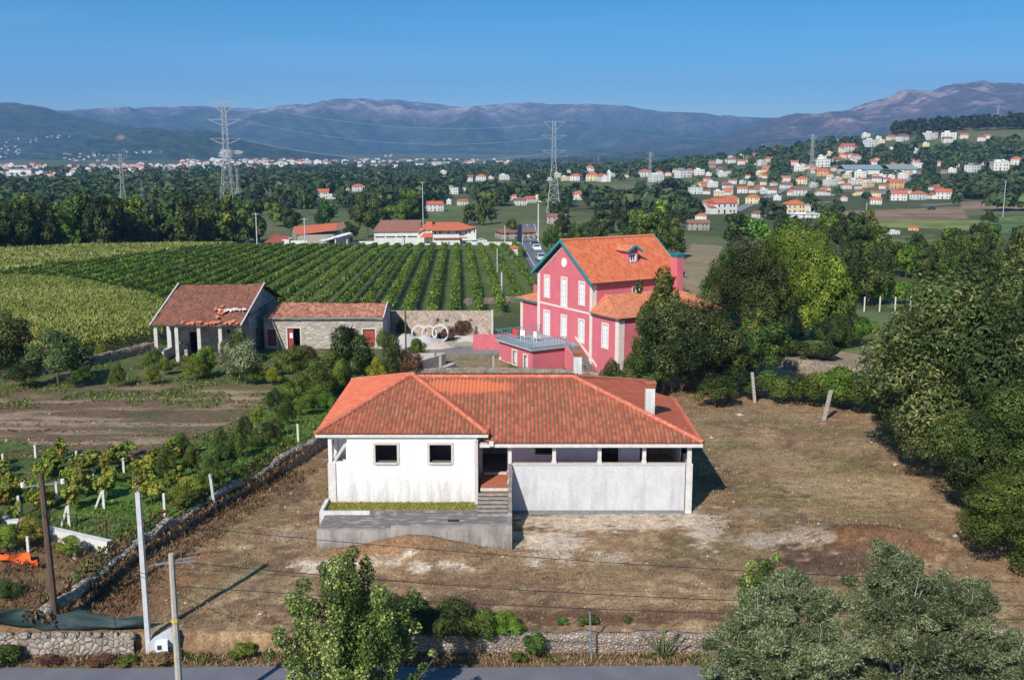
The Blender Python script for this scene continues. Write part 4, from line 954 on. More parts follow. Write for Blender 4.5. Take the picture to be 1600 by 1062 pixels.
def side(mb, x, t, y0=3.81, y1=16.2):
    holes = [(2.9, 3.3, 3.4, 4.3), (2.3, .5, 3.9, 2.5)]
    wallgrid(mb, (x, y0, -.5), (0, 1, 0), y1 - y0, 4.2, t, holes)
    mb.face([(x, y0 - .4, 3.7), (x, y1, 3.7), (x, 7.7, 6.3)]); mb.face([(x - t, y1, 3.7), (x - t, y0 - .4, 3.7), (x - t, 7.7, 6.3)])
mb = MB(); side(mb, 3.85, .4); mb.build('side_wall', ashlar, B0)
mb = MB(); wallgrid(mb, (-3.9, 16.2, -.5), (0, -1, 0), 12.4, 4.2, .4); mb.face([(-3.9, 16.2, 3.7), (-3.9, 3.4, 3.7), (-3.9, 7.7, 6.3)]); mb.build('side_wall', ashlar, B0)
mb = MB(); wallgrid(mb, (3.85, 16.2, -.5), (-1, 0, 0), 7.75, 4.2, .4); mb.build('rear_wall', ashlar, B0)
mb = MB(); mb.box((-3.9, .2, -.5), (-3.5, 3.38, .9)); mb.box((-3.9, 2.6, .9), (-3.5, 3.38, 3.3)); mb.build('porch_side_wall', white2, B0)
mb = MB(); mb.box((1.0, 1.9, -.5), (3.4, 2.2, 1.7)); mb.build('porch_block_wall', ashlar, B0); mb = MB(); mb.box((-3.0, 2.9, -.4), (-2.1, 3.3, 1.1)); mb.build('porch_block_wall', ashlar, B0)
mb = MB(); mb.box((-4.15, -.12, 3.4), (3.95, .12, 3.58)); mb.build('eave_beam', colm, B0)
sb = (6.45 - 3.62) / 8.3; Lb = math.hypot(8.3, 2.83)
BR = empty('roof'); BR.parent = B0
tiles('front_slope', BR, tile_b, (-4.3, -.55, 3.62), (1, 0, 0), (0, 1, sb), [(0, 0), (8.35, 0), (8.75, Lb), (.3, Lb)], step=.24, res=4, sag=.35, seed=3, jit=.05)
tiles('back_slope', BR, tile_b, (4.4, 16.9, 3.7), (-1, 0, 0), (0, -1, .30), [(0, 0), (8.6, 0), (8.6, 9.4), (0, 9.4)], step=.24, res=3, sag=.2, seed=3)
mb = MB(); mb.bar((-4.4, -.58, 3.62), (-4.1, 7.75, 6.46), .12, .1); mb.build('verge_strip', pm('verge_cement', (.6, .58, .57), (.48, .47, .46)), BR)
mb = MB(); mb.bar((4.12, -.58, 3.60), (4.52, 7.75, 6.46), .12, .12); mb.build('verge_strip', MC['verge_cement'], BR)
r_ = random.Random(4); lt = pm('loose_tile', (.62, .20, .11), (.52, .16, .09), 4)
mb = MB()
for i in range(34):
    if i < 22: u = r_.uniform(2.6, 8.0); v = r_.uniform(.02, .5) if u < 6 else r_.uniform(.02, .8)
    else: u = r_.gauss(6.0, .35); v = r_.gauss(2.5, .45)
    p = Vector((-4.3 + u, -.55 + v * .946, 3.62 + v * .322 + .06)); M = Matrix.Translation(p) @ Matrix.Rotation(r_.uniform(-.4, .4), 4, 'Z') @ Matrix.Rotation(.33, 4, 'X')
    mb.box((-.12, -.2, 0), (.13, .2, .03), M)
tag(mb.build('fallen_tiles', lt, BR), kind='stuff')
mb = MB()
for i in range(26):
    u = r_.gauss(6.9, .5); v = 2.9 + (u - 6.9) * .12 + r_.gauss(0, .12); p = Vector((-4.3 + u, -.55 + v * .946, 3.62 + v * .322 + .05)); M = Matrix.Translation(p) @ Matrix.Rotation(r_.uniform(-1, 1), 4, 'Z') @ Matrix.Rotation(.33, 4, 'X')
    mb.box((-.1, -.13, 0), (.1, .13, .04), M)
tag(mb.build('plaster_lumps', pm('lump_white', (.7, .68, .66), (.55, .53, .52)), BR), kind='stuff')
# ---------------------------------------------------------------- long outbuilding
O0 = empty('stone_outbuilding', (-19.3, 104.6, 0), 0, 'long low stone outbuilding with a broken tile roof between the barn and the rubble wall', 'outbuilding')
oh = [(0.35, .8, 1.25, 2.55), (3.0, .1, 4.75, 2.6), (8.6, .9, 10.0, 2.7), (3.0 + 0, .1, 4.75, 2.6)][:3]
oh = [(.35, .8, 1.2, 2.5), (2.35, .45, 3.6, 2.6), (7.7, .8, 9.1, 2.6), (9.9, .8, 11.1, 2.5)]
mb = MB(); wallgrid(mb, (-5.5, 0, -.5), (1, 0, 0), 11.9, 3.72, .45, oh); mb.build('front_wall', ashlar, O0)
mb = MB(); wallgrid(mb, (6.4, .45, -.5), (0, 1, 0), 6.6, 3.72, .4); mb.face([(6.4, 0, 3.22), (6.4, 7.05, 3.22), (6.4, 3.5, 4.15)]); mb.build('side_wall', ashlar, O0)
mb = MB(); wallgrid(mb, (6.4, 7.05, -.5), (-1, 0, 0), 11.9, 3.72, .4); mb.build('rear_wall', ashlar, O0)
redp = pm('faded_red_door', (.36, .07, .055), (.26, .05, .04), 3, .8)
mb = MB(); mb.box((-3.13, .1, -.05), (-2.6, .16, 2.1)); mb.build('door', redp, O0)
mb = MB(); mb.box((-5.12, .15, .3), (-4.32, .2, 2.0)); mb.build('shutter', redp, O0)
mb = MB(); mb.box((4.4, .15, .3), (5.6, .2, 2.0)); mb.build('shutter', redp, O0)
mb = MB(); mb.box((-2.95, .07, 1.1), (-2.65, .098, 1.6)); mb.build('notice', whitep, O0)
for h in oh: mb = MB(); frame_bars(mb, (-5.5, 0, -.5), (1, 0, 0), h, .15, .02, .2, sill=False); mb.build('stone_surround', stonec, O0)
OR_ = empty('roof'); OR_.parent = O0; so_ = (4.25 - 3.3) / 3.75; Lo = math.hypot(3.75, .95)
tiles('front_slope', OR_, tile_o, (-5.55, -.3, 3.3), (1, 0, 0), (0, 1, so_), [(0, 0), (12.05, 0), (12.05, Lo), (.4, Lo)], step=.24, res=4, sag=.25, seed=8, jit=.13, amp=.05)
tiles('back_slope', OR_, tile_o, (6.5, 7.2, 3.3), (-1, 0, 0), (0, -1, so_), [(0, 0), (12, 0), (12, Lo), (0, Lo)], step=.24, res=3, sag=.2, seed=8)
mb = MB(); mb.box((-5.5, -.38, 3.12), (6.45, -.3, 3.24)); mb.build('eave_board', pm('eave_grey', (.30, .27, .25), (.22, .2, .19)), O0)
mb = MB(); mb.bar((6.52, -.32, 3.28), (6.52, 3.5, 4.28), .1, .1); mb.build('verge_strip', MC['verge_cement'], OR_)
# ---------------------------------------------------------------- tall rubble wall
mb = MB(); wallgrid(mb, (-13.0, 112.4, -.5), (1, 0, 0), 10.8, 3.12, .5, [(4.9, 1.9, 5.2, 2.3), (5.8, 1.9, 6.2, 2.25), (8.4, 2.0, 8.75, 2.25)])
tag(mb.build('rubble_wall', rubble), 'tall bare rubble stone wall beside the vineyard, right of the long outbuilding', 'wall')
mb = MB(); mb.box((-2.2, 112.35, -.5), (-2.02, 112.95, 2.7)); tag(mb.build('concrete_post', colm), 'concrete post closing the right end of the tall rubble wall', 'post')
# concrete pipe rings, heaps, tank
rc = pm('ring_concrete', (.66, .64, .62), (.52, .51, .50), 3, .9, .2)
for i, (px, lab) in enumerate(((655, 'left concrete well ring standing in front of the rubble wall'), (671, 'middle concrete well ring standing in front of the rubble wall'), (688, 'right concrete well ring leaning by the dark rubbish'))):
    x, y = und(px, 520, 109.0)[:2]; mb = MB(); n = 32; ro, ri, wd = .82 if i < 2 else .9, .68 if i < 2 else .76, .6
    ang = (.15, .1, -.2)[i]
    for k in range(n):
        a0 = 2 * math.pi * k / n; a1 = 2 * math.pi * (k + 1) / n
        def pt(a, r, yy): return (r * math.cos(a), yy, ro + r * math.sin(a))
        for (r0, y0_, r1, y1_) in ((ro, 0, ro, wd), (ri, wd, ri, 0), (ro, wd, ri, wd), (ri, 0, ro, 0)):
            mb.face([pt(a0, r0, y0_), pt(a1, r0, y0_), pt(a1, r1, y1_), pt(a0, r1, y1_)][::-1])
    o = mb.build('concrete_ring', rc, smooth=False); o.location = (x, y - i * .2, gz(x, y)); o.rotation_euler = (0, 0, ang)
    tag(o, lab, 'concrete ring', 'concrete well rings in the yard')
def heap(name, px, py, rx, ry, h, mat, label, cat, seed=1):
    x0, y0 = ground(px, py); n = 36; g_ = np.linspace(-1, 1, n); a, bq = np.meshgrid(g_, g_); d = np.hypot(a, bq) + (fbm(a * 2 + seed, bq * 2, 3, seed) - .5) * .5
    z = h * np.clip(1 - d, 0, 1) ** 1.0 * (1 + .3 * (fbm(a * 5, bq * 5, 3, seed + 2) - .5)) - .03
    V = np.stack([x0 + a * rx, y0 + bq * ry, T(x0 + a * rx, y0 + bq * ry) + z], -1).reshape(-1, 3); ii = np.arange(n * n).reshape(n, n)
    o = npmesh(name, V, np.stack([ii[:-1, :-1], ii[:-1, 1:], ii[1:, 1:], ii[1:, :-1]], -1).reshape(-1, 4), mat, smooth=True)
    return tag(o, label, cat)
grav = pm('gravel', (.50, .48, .46), (.38, .36, .35), 14, .95, .6); sandm = pm('pale_sand', (.52, .43, .36), (.42, .34, .27), 10, .95, .5)
heap('gravel_heap', 637, 538, 2.9, 2.2, 1.15, grav, 'grey gravel heap in the yard left of the concrete rings', 'gravel heap', 3)
heap('sand_heap', 664, 538, 2.8, 2.0, 1.0, grav, 'pale grey gravel heap directly before the concrete rings', 'gravel heap', 5)
heap('sand_heap', 684, 541, 1.8, 1.6, .65, sandm, 'small sandy heap right of the gravel below the rings', 'sand heap', 8)
heap('rubbish_heap', 690, 529, 1.6, 1.1, .7, pm('dark_rubbish', (.03, .035, .05), (.10, .11, .13), 6), 'dark rubbish heap inside the right hand ring', 'rubbish heap', 9)
TK = empty('concrete_tank', (*un(655, 571, .3), 0), 0, 'open rectangular concrete water tank behind the white house roof', 'tank')
cw = pm('tank_concrete', (.52, .47, .42), (.40, .36, .32), 2, .95, .3)
mb = MB(); mb.box((-1.9, 2.2, -.3), (2.3, 2.45, 1.0)); mb.build('tank_wall', cw, TK)
mb = MB(); mb.bar((2.2, 2.2, .35), (-.6, -2.6, .35), .22, 1.3); mb.build('tank_wall', cw, TK)
mb = MB(); mb.bar((3.1, .9, .18), (1.6, -2.2, .18), .5, .35); mb.build('tank_kerb', cw, TK)
mb = MB(); mb.bar((-2.0, 2.3, .3), (-4.0, 0, .3), .22, 1.1); mb.build('tank_wall', cw, TK)
# ---------------------------------------------------------------- dry stone walls
drystone = stonemat('dry_stone', [(.27, .22, .185), (.40, .34, .29), (.20, .165, .14), (.34, .28, .23), (.25, .225, .21)], 3.4, (.09, .07, .055), .08, bump=.9)
drystone2 = stonemat('dry_stone_small', [(.30, .235, .19), (.42, .36, .31), (.24, .20, .175), (.38, .27, .20), (.34, .31, .29)], 6.5, (.15, .115, .09), .08, bump=.9)
def stonewall(name, pts, hfun, th, mat, label, seed=0, step=.22, rough=.09, cap=None):
    """a wall with an uneven skin following a path of (x, y)"""
    P = [np.array(p, float) for p in pts]; S = []
    for a, c in zip(P, P[1:]):
        n = max(1, int(np.linalg.norm(c - a) / step)); S += [a + (c - a) * k / n for k in range(n)]
    S.append(P[-1]); S = np.array(S); d = np.gradient(S, axis=0); d = d / np.linalg.norm(d, axis=1, keepdims=True); nn = np.stack([-d[:, 1], d[:, 0]], 1)
    s = np.concatenate([[0], np.cumsum(np.linalg.norm(np.diff(S, axis=0), axis=1))])
    prof = [(-.5, -.6), (-.5, .0), (-.5, .3), (-.5, .6), (-.48, .85), (-.42, 1.0), (0, 1.03), (.42, 1.0), (.48, .85), (.5, .6), (.5, .3), (.5, 0), (.5, -.6)]
    V = []
    for j, (o, h) in enumerate(prof):
        H = np.array([hfun(t) for t in s]); off = o * th + (fbm(s / .35 + j * 7, s * 0 + j, 2, seed) - .5) * rough * 2
        x = S[:, 0] + nn[:, 0] * off; y = S[:, 1] + nn[:, 1] * off
        z = T(S[:, 0] - nn[:, 0] * .5, S[:, 1] - nn[:, 1] * .5) + np.where(h < 0, h, h * H * (1 + (fbm(s / .5, s * 0 + 9, 2, seed) - .5) * .25))
        V.append(np.stack([x, y, z], 1))
    V = np.stack(V, 1); n, m = V.shape[:2]; ii = np.arange(n * m).reshape(n, m)
    Fq = np.stack([ii[:-1, :-1], ii[1:, :-1], ii[1:, 1:], ii[:-1, 1:]], -1).reshape(-1, 4)
    o = npmesh(name, V.reshape(-1, 3), Fq, mat); tag(o, label, 'wall')
    return o
# boundary wall running back from the road; base measured on the plot side
bw = [(x + .1, y) for x, y in WALL[::-1] if y > 43.4]
stonewall('boundary_wall', bw, lambda t: .92 + .14 * math.sin(t * .9) + .08 * math.sin(t * 2.7), .5, drystone, 'overgrown dry stone boundary wall running diagonally between plot and vegetable land', 3)
x0 = un(215, 1000, -1)[0]
stonewall('roadside_wall', [(-30, 42.85), (x0, 42.8)], lambda t: .78, .5, drystone, 'grey dry stone roadside wall at the lower left with rounded cap stones', 5, rough=.07)
mb = MB(); r_ = random.Random(2); x = -30.0
while x < x0 - .2:
    L = r_.uniform(.45, .95); c = Vector((x + L / 2, 42.8, gz(x, 42.4) + .82)); rr = []
    for k in range(9):
        t = -1 + 2 * k / 8; rr.append(max(.02, .22 * math.sqrt(max(0, 1 - t ** 4)) * r_.uniform(.85, 1.1)))
    mb.tube([c + Vector(((-1 + 2 * k / 8) * L / 2, 0, 0)) for k in range(9)], rr, 8); x += L * .98
cs = mb.build('cap_stones', drystone, None, smooth=True); cs.parent = bpy.data.objects['roadside_wall']
tag(cs, kind='stuff')
xa = un(640, 1000, -1)[0]
stonewall('roadside_wall', [(xa, 42.95), (34, 42.95)], lambda t: .92 + (.12 if t > 14 else 0), .4, drystone2, 'low rubble wall between road and plot in the foreground, behind the olive trees', 11, rough=.05)
P_ = gpoly([(600, 594), (700, 590), (790, 590), (900, 594), (960, 600)])
stonewall('garden_stone_wall', P_, lambda t: .9, .5, drystone2, 'rough stone wall at the back of the plot below the pink house', 13)
P_ = gpoly([(1225, 575), (1290, 583), (1365, 592)])
stonewall('field_stone_wall', P_, lambda t: .9, .4, drystone2, 'stone retaining wall with dry grass right of the pink house, behind the hedge', 15)
P_ = gpoly([(0, 592), (60, 585), (140, 572), (190, 560), (245, 548)])
stonewall('field_stone_wall', P_, lambda t: .9, .6, drystone, 'low brown stone wall along the near edge of the maize field', 17)
P_ = gpoly([(725, 477), (770, 474), (815, 472)])
stonewall('vineyard_stone_wall', P_, lambda t: .8, .5, drystone2, 'low stone terrace wall at the right-hand end of the vine rows', 19)
cwhite = pm('white_concrete', (.62, .60, .58), (.5, .48, .46), 2, .9, .2)
a = ground(-20, 818); c = ground(172, 862); mb = MB(); mb.bar((*a, gz(*a) + .25), (*c, gz(*c) + .2), .35, .7)
tag(mb.build('concrete_kerb_wall', cwhite), 'low pale concrete wall slanting across the vegetable land at the left edge', 'wall')
a = ground(195, 473); c = ground(262, 484); mb = MB(); mb.bar((a[0], a[1], gz(a[0], a[1]) + .4), (c[0], c[1], gz(c[0], c[1]) + .4), .3, .8)
tag(mb.build('field_wall', cwhite), 'thin pale wall between the maize field and the vineyard behind the barn', 'wall')
# ---------------------------------------------------------------- poles, posts, cables
polec = pm('pole_concrete', (.52, .52, .53), (.42, .42, .43), 3, .85, .2); wood = pm('pole_wood', (.13, .085, .06), (.075, .05, .038), 4, .95, .4, stretch=(4, 4, .5)); ironm = pm('galvanised', (.36, .38, .40), (.28, .30, .32), 5, .5, metal=.6)
black = pm('black_cable', (.02, .02, .022), (.015, .015, .016))
CP_ = empty('concrete_pole', (-15.7, 42.75, gz(-15.7, 42.75)), 0, 'pale concrete utility pole rising beside the meter cabinet at the end of the left wall', 'utility pole')
mb = MB(); mb.bar((0, 0, -.3), (-.02, 0, 7.3), .21, .19); mb.build('pole', polec, CP_)
mb = MB(); mb.bar((0, 0, 7.3), (-.02, 0, 7.36), .15, .15); mb.build('pole_cap', ironm, CP_)
CB = empty('concrete_pole', (-12.4, 36.6, -1.6), 0, 'slim concrete pole with a wire crossarm standing nearest the camera by the road', 'utility pole')
mb = MB(); mb.tube([(0, 0, -.2), (0, 0, 7.15)], [.15, .11], 8); mb.build('pole', pm('pole_buff', (.42, .38, .33), (.33, .30, .26), 4, .9, .2), CB)
mb = MB(); mb.bar((-.75, -.1, 6.75), (.85, .1, 6.85), .035); mb.bar((.3, 0, 7.0), (.85, .1, 6.6), .03); mb.bar((-.75, -.1, 6.75), (.85, .15, 7.0), .03); mb.build('crossarm', ironm, CB)
mb = MB(); mb.tube([(0, 0, 4.52), (0, 0, 4.6)], .16, 8); mb.build('yellow_band', pm('band_yellow', (.6, .45, .05)), CB)
WP = empty('wooden_pole', (-20.15, 43.9, gz(-20.15, 43.9)), 0, 'brown wooden utility pole at the far left behind the road wall', 'utility pole')
mb = MB(); mb.tube([(0, 0, -.3), (-.05, 0, 3), (-.12, 0, 7.0)], [.17, .15, .12], 8); mb.build('pole', wood, WP)
mb = MB(); mb.bar((-.9, -.1, 6.4), (.75, .1, 6.55), .05); mb.build('crossarm', ironm, WP)
mb = MB(); mb.tube([(-.9, -.1, 6.4), (-.9, -.1, 6.6)], .08, 6); mb.tube([(.75, .1, 6.5), (.75, .1, 6.7)], .08, 6); mb.build('insulator', whitep, WP)
CU = empty('meter_cabinet', (-15.1, 42.75, -1.45), .25, 'grey concrete plinth with a small white electricity meter box beside the concrete pole', 'meter cabinet')
mb = MB(); M = Matrix.Rotation(.0, 4, 'Z')
P = [(-.6, 0), (.6, 0), (.6, 1.0), (.4, 1.05), (-.6, .55)]
f0 = [(p[0], -.25, p[1]) for p in P]; f1 = [(p[0], .25, p[1]) for p in P]; mb.face(f0); mb.face(f1[::-1])
for i in range(5): j = (i + 1) % 5; mb.face([f0[j], f0[i], f1[i], f1[j]])
mb.build('plinth', pm('plinth_grey', (.50, .50, .52), (.40, .40, .42), 2), CU)
mb = MB(); mb.box((-.25, -.5, .1), (.25, -.252, .75)); mb.build('meter_box', whitep, CU)
mb = MB(); mb.box((-.18, -.515, .42), (.0, -.501, .62)); mb.build('meter_window', pm('dark_panel', (.04, .05, .07)), CU)
def post(name, px, py, h, w, mat, label, cat='post', lean=(0, 0), group=None, rnd=False):
    x, y = ground(px, py); mb = MB(); q = (lean[0], lean[1], h)
    if rnd: mb.tube([(0, 0, -.3), q], [w / 2, w / 2 * .85], 8)
    else: mb.bar((0, 0, -.3), q, w, w)
    o = mb.build(name, mat, loc=(x, y, gz(x, y))); return tag(o, label, cat, group)
granp = pm('granite_post', (.40, .37, .34), (.30, .28, .26), 5, .9, .4)
post('granite_post', 1180, 630, 2.5, .22, granp, 'upright grey granite post on the lawn before the hedge, left of the leaning one', lean=(-.35, 0))
post('granite_post', 1286, 657, 2.3, .22, granp, 'leaning grey granite post on the lawn, casting a short shadow', lean=(.5, .1))
post('metal_post', 925, 1035, 2.3, .09, ironm, 'thin galvanised metal post standing at the road edge in front of the low wall', lean=(-.12, 0), rnd=True)
post('granite_post', 1355, 950 - 345, 1.0, .2, granp, 'grey stub post at the right end of the hedge') if False else None
post('fence_post', 337, 800, 2.2, .14, polec, 'grey concrete post leaning on the plot side of the boundary wall', lean=(-.2, 0))
post('granite_post', 1037, 610, 2.0, .12, granp, 'thin post in front of the round tree, left of its pair')
post('granite_post', 1049, 612, 2.0, .12, granp, 'thin post in front of the round tree, right of its pair')
post('granite_post', 771, 589, 1.9, .16, granp, 'short pale post behind the ridge of the white house')
post('granite_post', 688, 574, 1.1, .25, granp, 'stubby stone post on the lawn right of the concrete tank')
post('wooden_pole', 635, 586, 5.8, .16, wood, 'thin dark wooden pole behind the left part of the white house roof', 'utility pole', rnd=True)
vw = pm('vine_post_white', (.66, .63, .58), (.52, .49, .45), 4, .9, .2)
VP = [(6, 732, 23), (56, 715, 20), (121, 730, 25), (194, 739, 23), (72, 739, 20), (146, 749, 17), (16, 767, 26), (90, 784, 31), (31, 806, 32), (213, 770, 25), (258, 808, 38), (258, 741, 18), (466, 690, 28), (45, 905 - 40, 27), (117, 872, 22)]
for i, (px, py, hp) in enumerate(VP):
    x, y = ground(px, py); h = hp / (F / (y * CP + 3)) * 1.04
    post('vine_post', px, py, h, .12, vw, 'white concrete vine post among the young vines at the lower left', 'vine post', group='white vine posts on the vegetable land')
for (px, py, hp, dx_, lab) in ((163, 795, 30, -14, 'braced white vine post, upper of the two with a slanting strut'), (109, 823, 35, -13, 'braced grey vine post, lower of the two with a slanting strut')):
    x, y = ground(px, py); sc = (y * CP + 3) / F; t = empty('braced_vine_post', (x, y, gz(x, y)), 0, lab, 'vine post')
    mb = MB(); mb.bar((0, 0, -.2), (0, 0, hp * sc), .13, .13); mb.build('post', vw, t); mb = MB(); mb.bar((dx_ * sc, 0, 0), (-.07, 0, hp * sc * .95), .1, .1); mb.build('strut', vw, t)
for i, px in enumerate((18, 37, 79, 122, 168)): post('thin_fence_post', px, 818 + px * .2, 1.3, .05, ironm if False else black, 'thin dark metal fence post standing along the low pale concrete wall', 'fence post', group='thin dark fence posts')
for i, (px, py) in enumerate(((430, 322 + 60), )): pass
# green shade net by the left road wall and orange net
def net(name, a, c, h, mat, label, cat, seed=1, droop=.35, n=60):
    a = np.array(a, float); c = np.array(c, float); V = []; ts = np.linspace(0, 1, n)
    for k in range(7):
        for t in ts:
            p = a + (c - a) * t; q = vnoise(t * 9, k * .4, seed) - .5; hh = h * (k / 6) * (1 - droop * abs(math.sin(t * math.pi * 4)) * vnoise(t * 4, 0, seed))
            V.append((p[0], p[1] + q * .5 + .35 * (k / 6) * math.sin(t * 11), gz(p[0], p[1] + .3) + hh))
    ii = np.arange(7 * n).reshape(7, n); o = npmesh(name, V, np.stack([ii[:-1, :-1], ii[:-1, 1:], ii[1:, 1:], ii[1:, :-1]], -1).reshape(-1, 4), mat, smooth=True)
    so_ = o.modifiers.new('s', 'SOLIDIFY'); so_.thickness = .015; return tag(o, label, cat)
net('shade_net', (-28, 43.35), (-15.9, 43.35), .8, pm('dark_green_net', (.012, .028, .030), (.035, .06, .062), 1.2, .7, stretch=(.5, 1, 2), lo=.45, hi=.6), 'sagging dark green shade net hung behind the left roadside wall', 'net')
a = ground(-30, 872); c = ground(62, 890); net('orange_net', a, c, .55, pm('orange_net', (.75, .13, .02), (.60, .10, .02), 3), 'orange plastic safety net fence at the left edge', 'net', 4)
# cables over the plot
def cable(p, q, sag, label, r=.022, mat=None, name='power_cable', group=None, n=40):
    p = Vector(p); q = Vector(q); mb = MB()
    mb.tube([p + (q - p) * (i / n) - Vector((0, 0, sag * 4 * (i / n) * (1 - i / n))) for i in range(n + 1)], r, 5)
    return tag(mb.build(name, mat or black), label, 'cable', group)
pA = Vector((-15.7, 42.75, gz(-15.7, 42.75) + 7.2)); pB = Vector((-12.2, 36.65, 5.4))
def cq(px, py, d): return Vector(und(px, py, d))
cable(cq(100, 802, 44), cq(1720, 912, 44), .55, 'uppermost black power cable crossing the plot in front of the white house', r=.014)
cable(Vector((-11.6, 36.7, 5.15)), cq(1720, 945, 38), .5, 'middle black power cable running from the near pole to the right edge', r=.014)
cable(cq(270, 915, 36.6), cq(1720, 968, 38), .3, 'lowest black power cable running just above the foreground wall', r=.013)
cable(Vector((-20.9, 43.8, 5.6)), cq(1, 920, 38), .1, 'cable sloping down from the wooden pole to the left edge', r=.018)
cable(Vector((-20.2, 43.9, 3.6)), Vector((-12.3, 36.6, 4.4)), .15, 'grey service cable between the wooden pole and the near concrete pole', r=.014)
cable(Vector((-20.2, 43.9, 5.9)), (-14, 72, 3.6), .5, 'long cable climbing from the wooden pole over the tilled field', r=.02)
# ---------------------------------------------------------------- cars
glass2 = pm('car_glass', (.02, .025, .03), (.03, .035, .04), 2, .1, spec=.8); tyre = pm('tyre', (.02, .02, .02), (.03, .03, .03)); lampm = pm('lamp_lens', (.5, .06, .04)); lampw = pm('headlamp', (.8, .8, .78))
def car(x, y, rz, color, label, cat='car', lift=.12, kind='hatch'):
    t = empty('parked_car' if kind == 'parked' else 'car', (x, y, gz(x, y) + lift), rz, label, cat)
    cmm = pm('car_' + color, dict(white=(.75, .76, .78), silver=(.5, .52, .55), black=(.025, .025, .03), dark=(.05, .055, .07), red=(.4, .03, .03))[color], None, 2, .3, spec=.6)
    L, W = 2.1, .88
    P = [(-L, .35), (-L, .85), (-L + .25, .98), (-1.25, 1.0), (-.75, 1.42), (.75, 1.46), (1.45, 1.02), (L - .02, .92), (L, .35)]
    mb = MB(); f0 = [(p[0], -W * (.84 if p[1] > 1.1 else 1), p[1]) for p in P]; f1 = [(p[0], W * (.84 if p[1] > 1.1 else 1), p[1]) for p in P]
    mb.face(f0); mb.face(f1[::-1])
    for i in range(len(P)): j = (i + 1) % len(P); mb.face([f0[j], f0[i], f1[i], f1[j]])
    o = mb.build('body', cmm, t); bv = o.modifiers.new('b', 'BEVEL'); bv.width = .05; bv.segments = 2; bv.limit_method = 'ANGLE'
    for nm, a, c in (('windscreen', (-1.22, 1.03), (-.80, 1.40)), ('rear_window', (1.42, 1.06), (.82, 1.42))):
        dx = (c[0] - a[0]); sg = -1 if a[0] < 0 else 1; mb = MB(); e = .04 * sg
        mb.face([(a[0] + e, -.72, a[1] + .02), (a[0] + e, .72, a[1] + .02), (c[0] + e, .66, c[1] + .0), (c[0] + e, -.66, c[1])] if sg < 0 else [(a[0] + e, .72, a[1] + .02), (a[0] + e, -.72, a[1] + .02), (c[0] + e, -.66, c[1]), (c[0] + e, .66, c[1])]); mb.build(nm, glass2, t)
    for sy in (-1, 1):
        mb = MB(); y0, y1 = sy * (W + .01), sy * (W * .84 + .03); mb.face([(-1.0, y0, 1.03), (1.1, y0, 1.03), (.7, y1, 1.38), (-.7, y1, 1.36)]); mb.build('side_window', glass2, t)
        for sx in (-1.3, 1.3): mb = MB(); mb.tube([(sx, sy * (W - .18), .32), (sx, sy * (W + .02), .32)], .32, 14); wv = mb.build('wheel', tyre, t)
        mb = MB(); mb.box((-L - .02, sy * .6 - .15, .65), (-L + .02, sy * .6 + .15, .8)); mb.build('headlight', lampw, t)
        mb = MB(); mb.box((L - .03, sy * .65 - .12, .7), (L + .02, sy * .65 + .12, .86)); mb.build('tail_light', lampm, t)
    return t
for px, py, col, lab in ((826, 369, 'black', 'black car farthest up the highway by the bend'), (833, 372, 'dark', 'dark car just behind the farthest one on the highway'), (836, 386, 'dark', 'grey car following close behind the white car on the highway'), (838, 392, 'white', 'white car nearest on the highway, driving away'), (845, 408, 'silver', 'silver car half hidden by the pink house eaves')):
    x, y = ground(px, py); car(x, y, math.pi / 2 + .1, col, lab)
for px, py, col, lab in ((751, 380, 'white', 'white car parked at the right end of the white winery'), (741, 383, 'white', 'white van-like car parked close to the winery wall'), (1146, 575, 'red', 'red car half hidden by the trees right of the pink house')):
    x, y = ground(px, py); car(x, y, .2, col, lab, kind='parked')
x, y = ground(1455, 328); car(x, y, .1, 'black', 'black car parked in front of the village field at the right', kind='parked')
# tall dark advertising totem at the highway
x, y = ground(812, 380); SG = empty('sign_totem', (x, y, gz(x, y)), .3, 'tall dark blue sign totem beside the highway seen edge on', 'sign')
mb = MB(); mb.box((-.7, -.35, -.5), (.7, .35, 6.3)); mb.build('sign_panel', pm('navy', (.012, .02, .05), (.02, .03, .07)), SG); mb = MB(); mb.box((-.8, -.45, -.5), (.8, .45, .3)); mb.build('sign_base', cwhite, SG)
x, y = ground(803, 402); SH = empty('shrine', (x, y, gz(x, y)), .2, 'small white shrine with a pyramid red cap between the vineyard and the highway', 'shrine')
mb = MB(); mb.box((-.7, -.7, -.3), (.7, .7, 2.0)); mb.build('body', cwhite, SH); mb = MB()
for i in range(4):
    a = [(-.9, -.9), (.9, -.9), (.9, .9), (-.9, .9)]; mb.face([(*a[i], 2.0), (*a[(i + 1) % 4], 2.0), (0, 0, 2.7)])
mb.build('roof', pm('roof_red', (.55, .13, .06), (.45, .10, .05), 3), SH)

